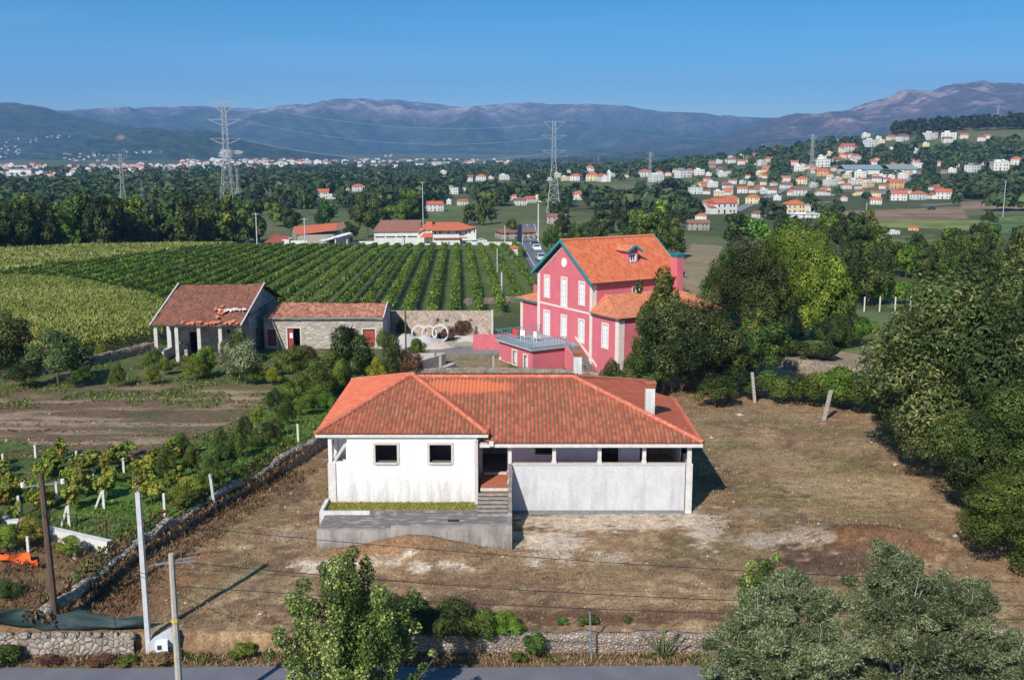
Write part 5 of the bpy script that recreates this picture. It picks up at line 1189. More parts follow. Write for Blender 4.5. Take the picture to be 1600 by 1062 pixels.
# ---------------------------------------------------------------- farther houses
rorange = pm('roof_orange', (.52, .14, .07), (.42, .11, .06), 1.5); rbrown = pm('roof_brown', (.22, .10, .075), (.28, .13, .09), 1.5); rgrey = pm('roof_grey', (.30, .31, .33), (.24, .25, .27), 1)
wallw = pm('wall_white', (.70, .69, .66), (.56, .55, .52), .35); wally = pm('wall_cream', (.66, .55, .34), (.60, .50, .32), .4); wallo = pm('wall_ochre', (.62, .36, .18), (.58, .33, .16), .4); walls_ = pm('wall_stone', (.38, .33, .29), (.28, .25, .22), 1.2); winm = pm('far_window', (.06, .065, .08), (.04, .045, .05))
WM = dict(w=wallw, y=wally, o=wallo, s=walls_); RM = dict(o=rorange, b=rbrown, g=rgrey, f=wallw)
def house_meshes(kind, wc, rc_):
    """proto of unit width 1 x depth .7 x height .55 (to the eave)"""
    w = MB(); W, D, H = .5, .36, .46
    if kind == 'flat': H = .52
    w.box((-W, -D, -.3), (W, D, H))
    if kind == 'gable':
        for sx in (-W, W): w.face([(sx, -D, H), (sx, D, H), (sx, 0, H + .17)] if sx > 0 else [(sx, D, H), (sx, -D, H), (sx, 0, H + .17)])
    if kind == 'wing': w.box((-W - .25, -D - .05, -.3), (-W + .1, D * .3, H * .62))
    r = MB(); e = .04
    if kind == 'gable' or kind == 'wing':
        f = .19
        for sy in (-1, 1): r.face([(-W - e, sy * (D + e), H - .02), (W + e, sy * (D + e), H - .02), (W + e, 0, H + f), (-W - e, 0, H + f)] if sy < 0 else [(W + e, D + e, H - .02), (-W - e, D + e, H - .02), (-W - e, 0, H + f), (W + e, 0, H + f)])
        r.face([(-W - e, -D - e, H - .02), (-W - e, 0, H + f), (-W - e, D + e, H - .02)]); r.face([(W + e, -D - e, H - .02), (W + e, D + e, H - .02), (W + e, 0, H + f)])
        if kind == 'wing': r.face([(-W - .28, -D - .09, H * .62 - .01), (-W + .0, -D - .09, H * .62 + .005), (-W + .0, D * .32, H * .62 + .1), (-W - .28, D * .32, H * .62 + .09)])
    elif kind == 'hip':
        f = .2; a = [(-W - e, -D - e), (W + e, -D - e), (W + e, D + e), (-W - e, D + e)]; R0, R1 = (-.16, 0, H + f), (.16, 0, H + f); z = H - .01
        r.face([(*a[0], z), (*a[1], z), R1, R0]); r.face([(*a[1], z), (*a[2], z), R1]); r.face([(*a[2], z), (*a[3], z), R0, R1]); r.face([(*a[3], z), (*a[0], z), R0])
    else:
        r.box((-W - .03, -D - .03, H), (W + .03, D + .03, H + .035)); r.box((-.3, -.1, H + .035), (.05, .2, H + .16))
    wi = MB()
    for zz in (.06, .29):
        for xx in (-.34, -.08, .2, .36):
            if zz < .2 and xx == -.08: wi.box((xx - .04, -D - .006, -.02), (xx + .04, -D + .01, zz + .12)); continue
            wi.box((xx - .035, -D - .006, zz), (xx + .035, -D + .01, zz + .1))
        for yy in (-.15, .15): wi.box((W - .01, yy - .035, zz), (W + .006, yy + .035, zz + .1)); wi.box((-W - .006, yy - .035, zz), (-W + .01, yy + .035, zz + .1))
    return w, r, wi
HP = {}; HOUSES = []
def proto(kind, wc, rc_):
    k = (kind, wc, rc_)
    if k in HP: return HP[k]
    w, r, wi = house_meshes(kind, wc, rc_); out = []; ww_ = MB()
    for k_, m_ in enumerate((w, wi)):
        n = len(ww_.v); ww_.v += m_.v; ww_.f += [tuple(i + n for i in f) for f in m_.f]; ww_.mi += [k_] * len(m_.f); ww_.uv += m_.uv
    for nm, m_, mt in (('wall', ww_, [WM[wc], winm]), ('roof', r, RM[rc_])):
        o = m_.build(nm, mt); out.append(o.data); bpy.data.objects.remove(o)
    # single mesh for small copies
    one = MB()
    for k_, m_ in enumerate((w, r, wi)):
        n = len(one.v); one.v += m_.v; one.f += [tuple(i + n for i in f) for f in m_.f]; one.mi += [k_] * len(m_.f); one.uv += m_.uv
    o = one.build('far_house', [WM[wc], RM[rc_], winm]); out.append(o.data); bpy.data.objects.remove(o)
    out.insert(2, None); HP[k] = out; return out
TYPES = {'o': ('gable', 'w', 'o'), 'O': ('hip', 'w', 'o'), 'b': ('gable', 'w', 'b'), 'w': ('gable', 'w', 'b'), 'f': ('flat', 'w', 'f'), 'y': ('hip', 'y', 'o'), 'c': ('flat', 'y', 'f'), 'n': ('wing', 'w', 'o'), 's': ('gable', 's', 'b'), 'u': ('gable', 'o', 'o'), 'g': ('flat', 'w', 'g'), 'v': ('wing', 'y', 'b')}
DESC = {'o': 'white house with an orange gable roof', 'O': 'low white house with a hipped orange roof', 'b': 'white house with a brown tiled roof', 'w': 'plain white house with a dull brown roof', 'f': 'flat-roofed white house', 'y': 'cream house with a hipped orange roof', 'c': 'cream flat-roofed house', 'n': 'white orange-roofed house with a lean-to', 's': 'stone house with a dark gable roof', 'u': 'ochre house with an orange roof', 'g': 'white building with a grey flat roof', 'v': 'cream house with a brown roof and a side wing'}
def put_house(px, py, wpx, ty, place, group, yaw=None, hk=1.0, parts=None, label=None, name=None):
    HOUSES.append((px, py, wpx * .85)); x, y = ground(px, py); W = wpx * (y * CP + 3) / F * .78; rr = random.Random(int(px * 31 + py * 7))
    yaw = rr.uniform(-.5, .5) if yaw is None else yaw; k = TYPES[ty]; P = proto(*k)
    hs = max(min(W, 14) * hk, 5.0 * hk)
    lab = label or (DESC[ty] + ' ' + place).replace('with an orange roof and a lean-to long and low', 'with a lean-to, long and low')
    if len(lab.split()) > 16: print('LONG', lab)
    z = gz(x, y)
    sc = (W, min(W, 14), hs)
    if (parts if parts is not None else wpx > 15):
        t = empty(name or 'house', (x, y, z), yaw, lab, 'house', group)
        for nm, me in zip(('wall', 'roof'), P[:2]): link(nm, me, t, sc=sc)
    else:
        t = link('house', P[3], None, (x, y, z), sc, yaw); tag(t, lab, 'house', group)
    return t
k_ = 400 / 1573.
def zz(l, ox, oy, place, group):
    cnt = {}
    for e in l:
        px, py, w_, ty = e[0] * k_ + ox, e[1] * k_ + oy, e[2] * k_, e[3]
        put_house(px, py, w_, ty, e[4] if len(e) > 4 else place, group)
RV = [(110, 605, 70, 'o'), (210, 620, 90, 'y'), (30, 680, 70, 'b'), (185, 690, 110, 'b'), (110, 650, 80, 'b'), (320, 690, 75, 'w'), (380, 690, 60, 'b'), (380, 630, 90, 'f'), (330, 570, 90, 'u'), (160, 505, 60, 'o'), (190, 540, 80, 'f'), (330, 475, 65, 'f'), (330, 515, 110, 'f'), (415, 540, 65, 'w'), (380, 445, 50, 'c'), (490, 420, 110, 'n'), (455, 465, 70, 'y'), (540, 470, 65, 'O'), (480, 650, 70, 'o'), (530, 625, 80, 'f'), (610, 640, 85, 'c'), (670, 610, 75, 'b'), (570, 580, 90, 'f'), (825, 590, 75, 'f'), (780, 645, 110, 'u', 'right of centre in the village, long and ochre'), (730, 610, 60, 'w'), (660, 700, 80, 'v'), (660, 745, 85, 'o'), (800, 720, 120, 'o', 'nearest the field below the village'), (920, 715, 105, 'O', 'second from the village field'), (1070, 710, 120, 'n', 'at the right end of the lower village'), (990, 710, 50, 'w'), (465, 725, 50, 'O'), (250, 790, 90, 'g', 'behind trees at the village\'s near left'), (760, 520, 65, 'O'), (640, 510, 80, 'O'), (920, 520, 75, 'g'), (1050, 510, 60, 'O'), (1130, 550, 60, 'f'), (1255, 545, 100, 'g'), (1315, 505, 50, 'b'), (1420, 535, 120, 'f'), (1525, 500, 90, 'O', 'alone at the right picture edge'), (1450, 500, 60, 'c'), (1170, 515, 50, 'o'), (860, 680, 60, 'b'), (560, 690, 70, 'v'), (280, 640, 60, 'f'), (60, 720, 60, 'f'), (430, 600, 50, 'c'), (700, 650, 50, 'o')]
zz(RV, 1200, 130, 'in the village on the right', 'houses of the village on the right')
rx_ = random.Random(14)
EX = [(rx_.uniform(-420, 1080), rx_.uniform(480, 700), rx_.uniform(38, 66), rx_.choice('oObwfcyuvs')) for _ in range(70)]
EX = [e for e in EX if all(abs(e[0] - q[0]) > 42 or abs(e[1] - q[1]) > 18 for q in RV)]
zz(EX, 1200, 130, 'among the village trees', 'smaller houses among the village trees')
UP = [(755, 350, 60, 'o'), (825, 355, 80, 'b'), (995, 345, 90, 'f', 'on the hilltop, left of the long one'), (1110, 345, 110, 'f', 'long, highest on the wooded hill'), (1200, 340, 60, 'o'), (1345, 340, 50, 'o'), (630, 390, 95, 'f'), (760, 410, 35, 'f'), (970, 390, 50, 'c'), (905, 430, 60, 'f'), (600, 335, 60, 'f'), (420, 360, 30, 'f'), (680, 345, 40, 'f'), (1100, 365, 70, 'w'), (1310, 355, 60, 'w'), (700, 370, 50, 'c')]
zz(UP, 1200, 130, 'below the hilltop wood', 'houses on the upper slope at the right')
MV = [(20, 715, 50, 'o'), (50, 750, 90, 'b'), (110, 735, 80, 'o'), (165, 730, 80, 'c'), (405, 715, 100, 'O', 'alone right of the tall pylon foot'), (280, 580, 60, 'c'), (325, 600, 60, 'c'), (395, 600, 85, 'O'), (495, 600, 100, 'y', 'just left of the white church'), (230, 600, 40, 'f'), (350, 550, 40, 'w'), (480, 545, 75, 'O'), (815, 575, 90, 'O'), (885, 605, 100, 'f'), (905, 565, 55, 'O'), (960, 570, 50, 'O'), (1005, 550, 50, 'O'), (1050, 580, 110, 'g'), (1090, 555, 60, 'O'), (1150, 565, 80, 'f'), (1210, 570, 45, 'f'), (1275, 535, 40, 'o'), (1325, 485, 35, 'f'), (1410, 500, 60, 'o'), (1270, 495, 50, 'f'), (1290, 575, 70, 'f'), (1355, 620, 65, 'w'), (1125, 680, 100, 'g', 'modern, at the left end of the village'), (1230, 640, 80, 'f'), (1200, 605, 50, 'o'), (1325, 650, 70, 'w'), (1330, 680, 70, 'o'), (1415, 675, 80, 'o'), (1480, 675, 60, 'b'), (1205, 770, 110, 'O', 'at the village\'s lower left'), (1290, 800, 190, 'n', 'long and low at the village\'s left'), (1165, 845, 90, 'O', 'nearest the wood'), (1345, 745, 110, 'y', 'larger of two by the lane'), (1480, 740, 110, 'y', 'right one of two by the lane'), (1515, 830, 90, 'b'), (1270, 695, 80, 'c'), (1550, 680, 50, 'f'), (1545, 625, 50, 'w'), (1450, 585, 40, 'o'), (1555, 585, 40, 'o'), (105, 580, 40, 'O'), (610, 575, 50, 'f'), (700, 580, 45, 'w'), (560, 600, 30, 'f')]
zz(MV, 800, 130, 'in the valley centre', 'houses scattered in the valley centre')
CV = [(400, 710, 120, 'o', 'behind the wood left of centre'), (465, 712, 60, 'f'), (630, 665, 90, 'O'), (885, 690, 45, 'O'), (1100, 785, 120, 'o', 'right beside the tall mast'), (1190, 745, 40, 'f'), (1270, 750, 75, 'o'), (1210, 682, 100, 'g'), (1285, 670, 50, 'f'), (1310, 605, 80, 'w'), (1385, 600, 80, 'O'), (1445, 590, 40, 'f'), (1525, 595, 75, 'f'), (1545, 720, 60, 'O'), (50, 668, 45, 'f'), (1155, 560, 50, 'c'), (560, 665, 40, 'w'), (100, 700, 40, 'w')]
zz(CV, 400, 130, 'among the trees beyond the winery', 'houses among the trees left of centre')
put_house(45, 290, 16, 'u', '', None, label='small ochre roofed house alone in the fields below the far town', parts=False)
# near-left cluster
put_house(1240, 333, 40, 'y', '', None, yaw=.1, label='cream farmhouse with an orange roof at the wood edge before the village', parts=True)
put_house(1090, 359, 42, 's', '', None, yaw=0, hk=.75, label='low grey shed with a brown roof in the trees right of the pink house', parts=True)
put_house(872, 349, 38, 's', '', None, yaw=-.4, hk=.8, label='old stone house with a dark roof in the trees above the highway', parts=True)
put_house(1396, 366, 20, 'f', '', None, hk=.5, label='small white field shed beside the meadow right of the bright tree', parts=True)
put_house(1428, 360, 20, 'u', '', None, hk=.5, label='little brick hut with a rusty roof at the meadow edge', parts=True)
put_house(1255, 340, 60, 'f', '', None, hk=.25, yaw=0, label='long low pale wall-like annex in front of the cream farmhouse', parts=True)
for pts_, w_ in (([(1148, 330), (1175, 318), (1200, 308), (1232, 293)], 5), ([(1352, 310), (1395, 297), (1418, 284), (1437, 268)], 6), ([(1240, 322), (1300, 316), (1380, 318), (1440, 322), (1500, 318)], 4), ([(1230, 296), (1290, 300), (1350, 300)], 4)):
    q_ = gpoly(pts_); ribbon('village_road', [(a - w_ / 2, c + w_ / 2) for a, c in q_], [(a + w_ / 2, c - w_ / 2) for a, c in q_], pm('village_asphalt', (.26, .25, .25), (.2, .2, .2), .3), .2)
# church
x, y = ground(946, 284); CH = empty('church', (x, y, gz(x, y)), .15, 'small white church with a slim bell tower in the valley centre', 'church'); sc = (y * CP) / F
mb = MB(); mb.box((-7 * sc, -3, -2), (2.5 * sc, 18, 8 * sc)); mb.face([(-7 * sc, -3, 8 * sc), (2.5 * sc, -3, 8 * sc), (-2.2 * sc, -3, 12 * sc)]); mb.build('nave', wallw, CH)
mb = MB(); mb.face([(-7.4 * sc, -3.2, 7.8 * sc), (-2.2 * sc, -3.2, 12.3 * sc), (-2.2 * sc, 18, 12.3 * sc), (-7.4 * sc, 18, 7.8 * sc)]); mb.face([(-2.2 * sc, -3.2, 12.3 * sc), (2.9 * sc, -3.2, 7.8 * sc), (2.9 * sc, 18, 7.8 * sc), (-2.2 * sc, 18, 12.3 * sc)]); mb.build('roof', rorange, CH)
mb = MB(); mb.box((3.2 * sc, -3.4, -2), (7 * sc, 2, 15 * sc)); q = 15 * sc
for i in range(4):
    a = [(3.2 * sc, -3.4), (7 * sc, -3.4), (7 * sc, 2), (3.2 * sc, 2)]; mb.face([(*a[i], q), (*a[(i + 1) % 4], q), (5.1 * sc, -.7, 19.5 * sc)])
mb.build('bell_tower', wallw, CH)
# hangar rows of the sports ground behind the village
for (zx, zy, w_, lab) in ((590, 562, 230, 'long grey-green sports hall roof behind the village, left one'), (830, 560, 160, 'grey sports hall roof behind the village, right one')):
    x, y = ground(zx * k_ + 1200, zy * k_ + 130); W = w_ * k_ * (y * CP) / F; t = empty('sports_hall', (x, y, gz(x, y)), 0, lab, 'hall')
    mb = MB(); mb.box((-W / 2, 0, -3), (W / 2, 25, 4.5)); mb.build('wall', wallw, t); mb = MB(); mb.face([(-W / 2 - 1, -1, 4.4), (W / 2 + 1, -1, 4.4), (W / 2 + 1, 13, 8.5), (-W / 2 - 1, 13, 8.5)]); mb.face([(W / 2 + 1, 26, 4.4), (-W / 2 - 1, 26, 4.4), (-W / 2 - 1, 13, 8.5), (W / 2 + 1, 13, 8.5)]); mb.build('roof', pm('hall_roof', (.22, .30, .31), (.18, .25, .26)), t)
# ---------------------------------------------------------------- winery (long white building) and farm buildings behind the vineyard
def lf(px, d, zoff=0):
    x = (px - 800) / F * (d * CP + 6); return x
D0 = 318.0; zg = -9.5
def wz_(py, d=D0): return und(700, py, d)[2]
WN = empty('winery', (lf(666, D0), D0, 0), .12, 'long white winery with a brown roofed hall and a two-storey orange roofed house', 'winery')
X = lambda px: lf(px, D0) - lf(666, D0)
def rp(mb, pts): mb.face(pts)
mb = MB(); mb.box((X(586), 0, zg - 6), (X(657), 11, wz_(362))); mb.build('hall_wall', wallw, WN)
mb = MB(); e = wz_(362); r1 = wz_(352); mb.face([(X(585), -.4, e), (X(657), -.4, e), (X(660), 6, r1 + 1.2), (X(597), 6, r1 + 1.2)]); mb.face([(X(585), 11.4, e), (X(585), -.4, e), (X(597), 6, r1 + 1.2)]); mb.face([(X(657), 11.4, e), (X(585), 11.4, e), (X(597), 6, r1 + 1.2), (X(660), 6, r1 + 1.2)]); mb.build('hall_roof', rbrown, WN)
mb = MB()
for i in range(4): a = X(588 + i * 16.5); mb.box((a, -.05, wz_(370.5)), (a + X(680.5) - X(666), .05, wz_(368.5)))
for i in range(4): pass
tag(mb.build('strip_window', winm, WN), kind='stuff')
mb = MB(); mb.box((X(657.2), -.5, zg - 6), (X(676), 10, wz_(358))); mb.build('link_wall', wallw, WN)
mb = MB(); mb.face([(X(651), -.9, wz_(363)), (X(656), -.9, wz_(363)), (X(668), -.9, wz_(356)), (X(665), -.9, wz_(354.5))]); mb.face([(X(653), -.8, wz_(363)), (X(677), -.8, wz_(357.5)), (X(677), 5, wz_(348)), (X(668), 5, wz_(348.5))]); mb.build('link_roof', rorange, WN)
mb = MB(); mb.face([(X(656), -2.6, wz_(370)), (X(675.5), -2.6, wz_(370)), (X(675.5), -.52, wz_(363.5)), (X(663), -.52, wz_(363.5))]); mb.build('porch_roof', rorange, WN)
mb = MB(); mb.box((X(676), -2.5, zg - 6), (X(718), 9, wz_(371))); mb.box((X(676), 0, wz_(371) + .01), (X(718), 9, wz_(359))); mb.box((X(718.01), -1.0, zg - 6), (X(744), 9.2, wz_(358))); mb.build('house_wall', wallw, WN)
mb = MB(); mb.box((X(676), -2.5, wz_(370.9)), (X(717), -2.3, wz_(365.5))); mb.build('balcony', wallw, WN)
mb = MB(); mb.face([(X(676), -3.2, wz_(371.5)), (X(731), -3.2, wz_(371.5)), (X(729), -2.2, wz_(370)), (X(676), -2.2, wz_(370))]); mb.build('lower_eave', rorange, WN)
mb = MB(); e = wz_(359.5); tp = wz_(348.5)
for f in ([(X(672), -2.8, e), (X(718), -2.8, e), (X(717), 3, tp), (X(683), 4, tp)], [(X(718), -2.8, e), (X(746), -1.2, wz_(356)), (X(717), 3, tp)], [(X(746), -1.2, wz_(356)), (X(744), 10, e), (X(683), 10, e), (X(683), 4, tp), (X(717), 3, tp)], [(X(683), 10, e), (X(672), -2.8, e), (X(683), 4, tp)]): mb.face(f)
mb.build('house_roof', rorange, WN)
for px, a, c, yy in ((688, 366, 360, -.03), (701, 366, 360, -.03), (714.5, 366, 360, -.03), (690, 384, 376, -2.53), (701, 384, 377, -2.53), (669, 380, 377, -.53), (671, 362, 358, -.53), (676.7 + 4, 366, 360, -.03)):
    mb = MB(); mb.box((X(px - 1.0), yy, wz_(a)), (X(px + 1.0), yy + .1, wz_(c))); mb.build('window', winm, WN)
for px, a, c in ((719, 366, 361), (728, 366, 361), (734.5, 365, 360), (741, 364, 359), (725, 382, 376), (721, 378, 376)):
    mb = MB(); mb.box((X(px - .9), -1.06, wz_(a)), (X(px + .9), -.98, wz_(c))); mb.build('window', winm, WN)
def slabwall(pxs, d, py0, py1, mat, label, name='yard_wall', th=.4):
    mb = MB(); a = und(pxs[0], py1, d); c = und(pxs[1], py1, d); zt = max(a[2], c[2]); mb.box((a[0], d, zt - 6), (c[0], d + th, zt)); return tag(mb.build(name, mat), label, 'wall')
slabwall((553, 588), 312, 384, 377, wallw, 'white yard wall running left from the winery')
slabwall((745, 800), 305, 385, 378, cwhite, 'grey yard wall right of the winery along the car park')
D1 = 300.0
def wz1(py, d=D1): return und(500, py, d)[2]
FH = empty('farm_hall', (lf(490, D1), D1, 0), 0, 'long farm building with bright orange tiles and a stone gable left of the winery', 'farm building'); X1 = lambda px, d=D1: lf(px, d) - lf(490, D1)
mb = MB(); mb.box((X1(466), 0, wz1(390)), (X1(522), 14, wz1(367))); mb.face([(X1(464.5), -.01, wz1(367)), (X1(440), 16, wz1(369)), (X1(451), 9, wz1(358))]); mb.face([(X1(464.5), 0, wz1(390)), (X1(464.5), -.01, wz1(367)), (X1(440), 16, wz1(369)), (X1(440), 16, wz1(390))]); mb.build('wall', walls_, FH)
mb = MB(); mb.face([(X1(464), -.5, wz1(367)), (X1(523), 2, wz1(361)), (X1(521), 9, wz1(351.5)), (X1(451), 9, wz1(357.5))]); mb.face([(X1(451), 9, wz1(357.5)), (X1(521), 9, wz1(351.5)), (X1(520), 16, wz1(358)), (X1(440), 16, wz1(366))]); mb.build('roof', rorange, FH)
mb = MB(); mb.face([(X1(523), 2.1, wz1(361)), (X1(540), 3, wz1(357)), (X1(531), 9, wz1(350)), (X1(521), 9.1, wz1(351.6))]); mb.build('old_roof_end', rbrown, FH)
SW = empty('small_farmhouse', (lf(435, 285), 285, 0), 0, 'small white house with a dark red roof at the left end of the farm', 'house'); X2 = lambda px: lf(px, 285) - lf(435, 285)
w2 = lambda py: und(435, py, 285)[2]
mb = MB(); mb.box((X2(416), 0, w2(395)), (X2(442), 6, w2(378.5))); mb.box((X2(442.01), 0.3, w2(395)), (X2(453), 6, w2(374.5))); mb.build('wall', wallw, SW)
mb = MB(); mb.face([(X2(414), -.5, w2(378.5)), (X2(442), -.5, w2(378.5)), (X2(454), 2, w2(371)), (X2(426), 5, w2(369))]); mb.build('roof', pm('roof_darkred', (.34, .08, .06), (.25, .06, .045)), SW)
mb = MB(); mb.box((X2(420), -.06, w2(384)), (X2(424), .02, w2(380.5))); mb.build('window', winm, SW)
slabwall((454, 480), 283, 386, 376, wallw, 'white wall between the small red-roofed house and the poles')
SD = empty('open_shed', (lf(520, 285), 285, 0), -.0, 'open shed with a white sheet roof beside the farm building', 'shed'); X3 = lambda px: lf(px, 285) - lf(520, 285)
mb = MB(); mb.face([(X3(500), 0, w2(375)), (X3(508), 0, w2(377)), (X3(545), 8, w2(368.5)), (X3(540), 8, w2(366.5))]); so_ = mb.build('sheet_roof', wallw, SD); q_ = so_.modifiers.new('s', 'SOLIDIFY'); q_.thickness = .2
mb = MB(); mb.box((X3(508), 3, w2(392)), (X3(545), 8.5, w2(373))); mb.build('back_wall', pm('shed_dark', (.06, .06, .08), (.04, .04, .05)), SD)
for px in (508, 525, 543): mb = MB(); mb.bar((X3(px), .5, w2(390)), (X3(px), .5, w2(374)), .25, .25); mb.build('shed_post', cwhite, SD)
put_house(805, 372, 70, 's', '', None, yaw=.3, hk=.42, label='old brown-roofed barn behind the dark sign totem', parts=True)
# utility poles beyond the vineyard
def upole(px, pyb, pyt, d, label, arm=True, col=None, w=.3):
    b0 = und(px, pyb, d); zt = und(px, pyt, d)[2]; t = empty('utility_pole', (b0[0], d, b0[2]), 0, label, 'utility pole'); h = zt - b0[2]
    mb = MB(); mb.tube([(0, 0, -4), (0, 0, h)], [w * .55, w * .4], 6); mb.build('pole', col or polec, t)
    if arm: mb = MB(); mb.bar((-.9, 0, h - .4), (.9, 0, h - .4), .15); mb.build('crossarm', ironm, t)
for a in ((402, 388, 332, 250, 'grey utility pole at the far left end of the vineyard'), (477, 388, 340, 262, 'concrete utility pole in front of the bright orange farm roof'), (661, 346, 284, 380, 'tall mast rising over the wood behind the winery'), (784, 458, 425, 150, 'short pole in the vine rows left of the highway', False), (777, 430, 388, 190, 'thin pole among the right-hand vine rows', False, None, .2), (841, 378, 318, 330, 'pale concrete pole on the right side of the highway', False, cwhite, .45), (789, 372, 353, 310, 'short grey pole beside the car park', False), (1568, 326, 282, 480, 'wooden pole standing beside the fields at the right edge'), (1352, 470 - 110, 315, 300, 'thin grey pole before the village at the right', False, None, .2), (628, 377, 363, 316, 'small pole behind the winery hall', False)): upole(*a)
# ---------------------------------------------------------------- pylons
steel = pm('pylon_steel', (.40, .42, .44), (.32, .34, .36), 1, .6)
def pylon_mesh(H=45.0, base=7.0, top=1.5, arms=((.985, 5.2), (.84, 6.4), (.68, 6.0)), nseg=13, bar=.125, waist=.55):
    mb = MB()
    def w(t): return (base + (top * 1.3 - base) * (t / waist) ** .8 if t < waist else top * 1.3 + (top - top * 1.3) * (t - waist) / (1 - waist)) / 2
    ts = [1 - (1 - i / nseg) ** 1.25 if False else (i / nseg) ** 1.0 for i in range(nseg + 1)]
    cs = [(-1, -1), (1, -1), (1, 1), (-1, 1)]
    for i in range(nseg):
        a, c = ts[i], ts[i + 1]; wa, wc = w(a), w(c)
        for j in range(4):
            p = cs[j]; q = cs[(j + 1) % 4]
            P0_ = (p[0] * wa, p[1] * wa, a * H); P1 = (p[0] * wc, p[1] * wc, c * H); Q0 = (q[0] * wa, q[1] * wa, a * H); Q1 = (q[0] * wc, q[1] * wc, c * H)
            mb.bar(P0_, P1, bar * 1.3); mb.bar(P0_, Q1, bar * .7); mb.bar(Q0, P1, bar * .7)
            if i % 2 == 0: mb.bar(P0_, Q0, bar * .7)
    for t, L in arms:
        z = t * H; ww = w(t)
        for s in (-1, 1):
            tip = (s * L, 0, z)
            for yy in (-ww, ww): mb.bar((s * ww, yy, z), tip, bar * .8); mb.bar((s * ww, yy, z - 2.2 if t < .97 else z - 4), tip, bar * .8)
    return mb
pm1 = pylon_mesh(); pyo = pm1.build('pylon', steel); pyme = pyo.data; bpy.data.objects.remove(pyo)
PYL = [(357, 318, 157, 500, 'tallest lattice pylon, left of centre, its head against the sky', 0), (865, 330, 188, 540, 'tall lattice pylon rising right of centre above the highway', 0), (195, 352, 240, 470, 'lattice pylon in the wood at the left, nearer of the left pair', .2), (224, 340, 282, 480, 'shorter lattice pylon with a wide forked head, right one of the left pair', .5),
       (372, 318, 262, 560, 'lower lattice pylon standing right behind the tallest one', .4), (1266, 300, 210, 800, 'lattice pylon over the hillside village', .3), (1360, 268, 232, 1100, 'small lattice pylon between village and upper wood', .1), (1015, 300, 238, 780, 'thin lattice pylon in the valley right of the church', .3), (1557, 205, 165, 1500, 'far pylon on the wooded hilltop at the right', .2), (1496, 205, 180, 1450, 'faint pylon above the hilltop houses', .1), (278, 325, 292, 700, 'small pylon in the fields beyond the left wood', .2), (714, 320, 300, 800, 'small squat pylon by the white hangar', .2),
       (1190, 248, 225, 1900, 'tiny pylon on the ridge left of the village', .1), (935, 262, 244, 1500, 'tiny pylon in the far trees left of the church', 0)]
TOPS = {}
for (px, pb, pt_, d, lab, yaw) in PYL:
    b0 = und(px, pb, d); top = und(px, pt_, d)[2]; g0 = gz(b0[0], d); H = top - g0; s_ = H / 45
    t = empty('pylon', (b0[0], d, g0), yaw, lab, 'pylon')
    link('lattice', pyme, t, sc=(s_ if H > 25 else .5 * s_ + .2, s_ if H > 25 else .5 * s_ + .2, s_)); TOPS[px] = (b0[0], d, g0, H)
wirem = pm('line_wire', (.55, .57, .6), (.5, .52, .55), 1, .4)
for (a, c, arm, sag) in ((357, 865, .985, 7), (357, 865, .84, 7.5), (357, 865, .68, 8)):
    for s in (1,):
        A = TOPS[a]; C_ = TOPS[c]; kk = 5.5
        cable((A[0] + s * kk, A[1], A[2] + A[3] * arm), (C_[0] + s * kk, C_[1] + s * 3, C_[2] + C_[3] * arm), sag, 'pale high-voltage line strung between the two tallest pylons', r=.04, mat=wirem, name='high_voltage_line', group='lines between the tallest pylons')
for (a, c) in ((865, 1266), (1266, 1360), (865, 1015)):
    for arm in (.98, .7):
        A = TOPS[a]; C_ = TOPS[c]
        cable((A[0], A[1], A[2] + A[3] * arm), (C_[0], C_[1], C_[2] + C_[3] * arm), 6, 'thin high-voltage line leading right from the pylon above the highway', r=.05, mat=wirem, name='high_voltage_line', group='lines to the right-hand pylons')
# ---------------------------------------------------------------- far town
rt = np.random.default_rng(12)
bands = [(0, 75, 258, 276, 60), (78, 150, 268, 277, 14), (100, 180, 238, 252, 30), (110, 240, 259, 270, 60), (190, 290, 258, 276, 60), (280, 420, 249, 266, 130), (400, 480, 250, 262, 60), (470, 560, 251, 258, 22), (560, 680, 246, 256, 26), (600, 640, 240, 246, 10), (690, 800, 248, 257, 20), (0, 35, 228, 246, 18), (10, 60, 216, 224, 8), (70, 110, 212, 216, 8), (195, 255, 236, 240, 12), (900, 1000, 246, 252, 16), (960, 1060, 238, 248, 14), (1080, 1200, 240, 250, 16), (1200, 1290, 232, 246, 14), (1290, 1340, 240, 262, 8)]
town = []
for (a, c, y0_, y1_, n) in bands:
    for i in range(n): town.append((rt.uniform(a, c), rt.uniform(y0_, y1_)))
kinds = 'ooOObwffcyng'
def surf(px, py):
    d = ray(px, py)
    for dist in np.geomspace(900, 9000, 500):
        pass
def place_far(px, py, i):
    ty = kinds[int(rt.integers(len(kinds)))]; d = ray(px, py)
    if px < 620 and py < 253:
        x, y, z = hillhit(px, py); return ty, x, y, z - .5
    py2 = max(py, 238.5); x, y = ground(px, py2)
    y = min(y, 4250.0); x = d[0] / d[1] * y; z = gz(x, y)
    want = CZ + d[2] / d[1] * y
    return ty, x, y, max(z, want) if px < 300 and py < 250 else z
fronts = MB()
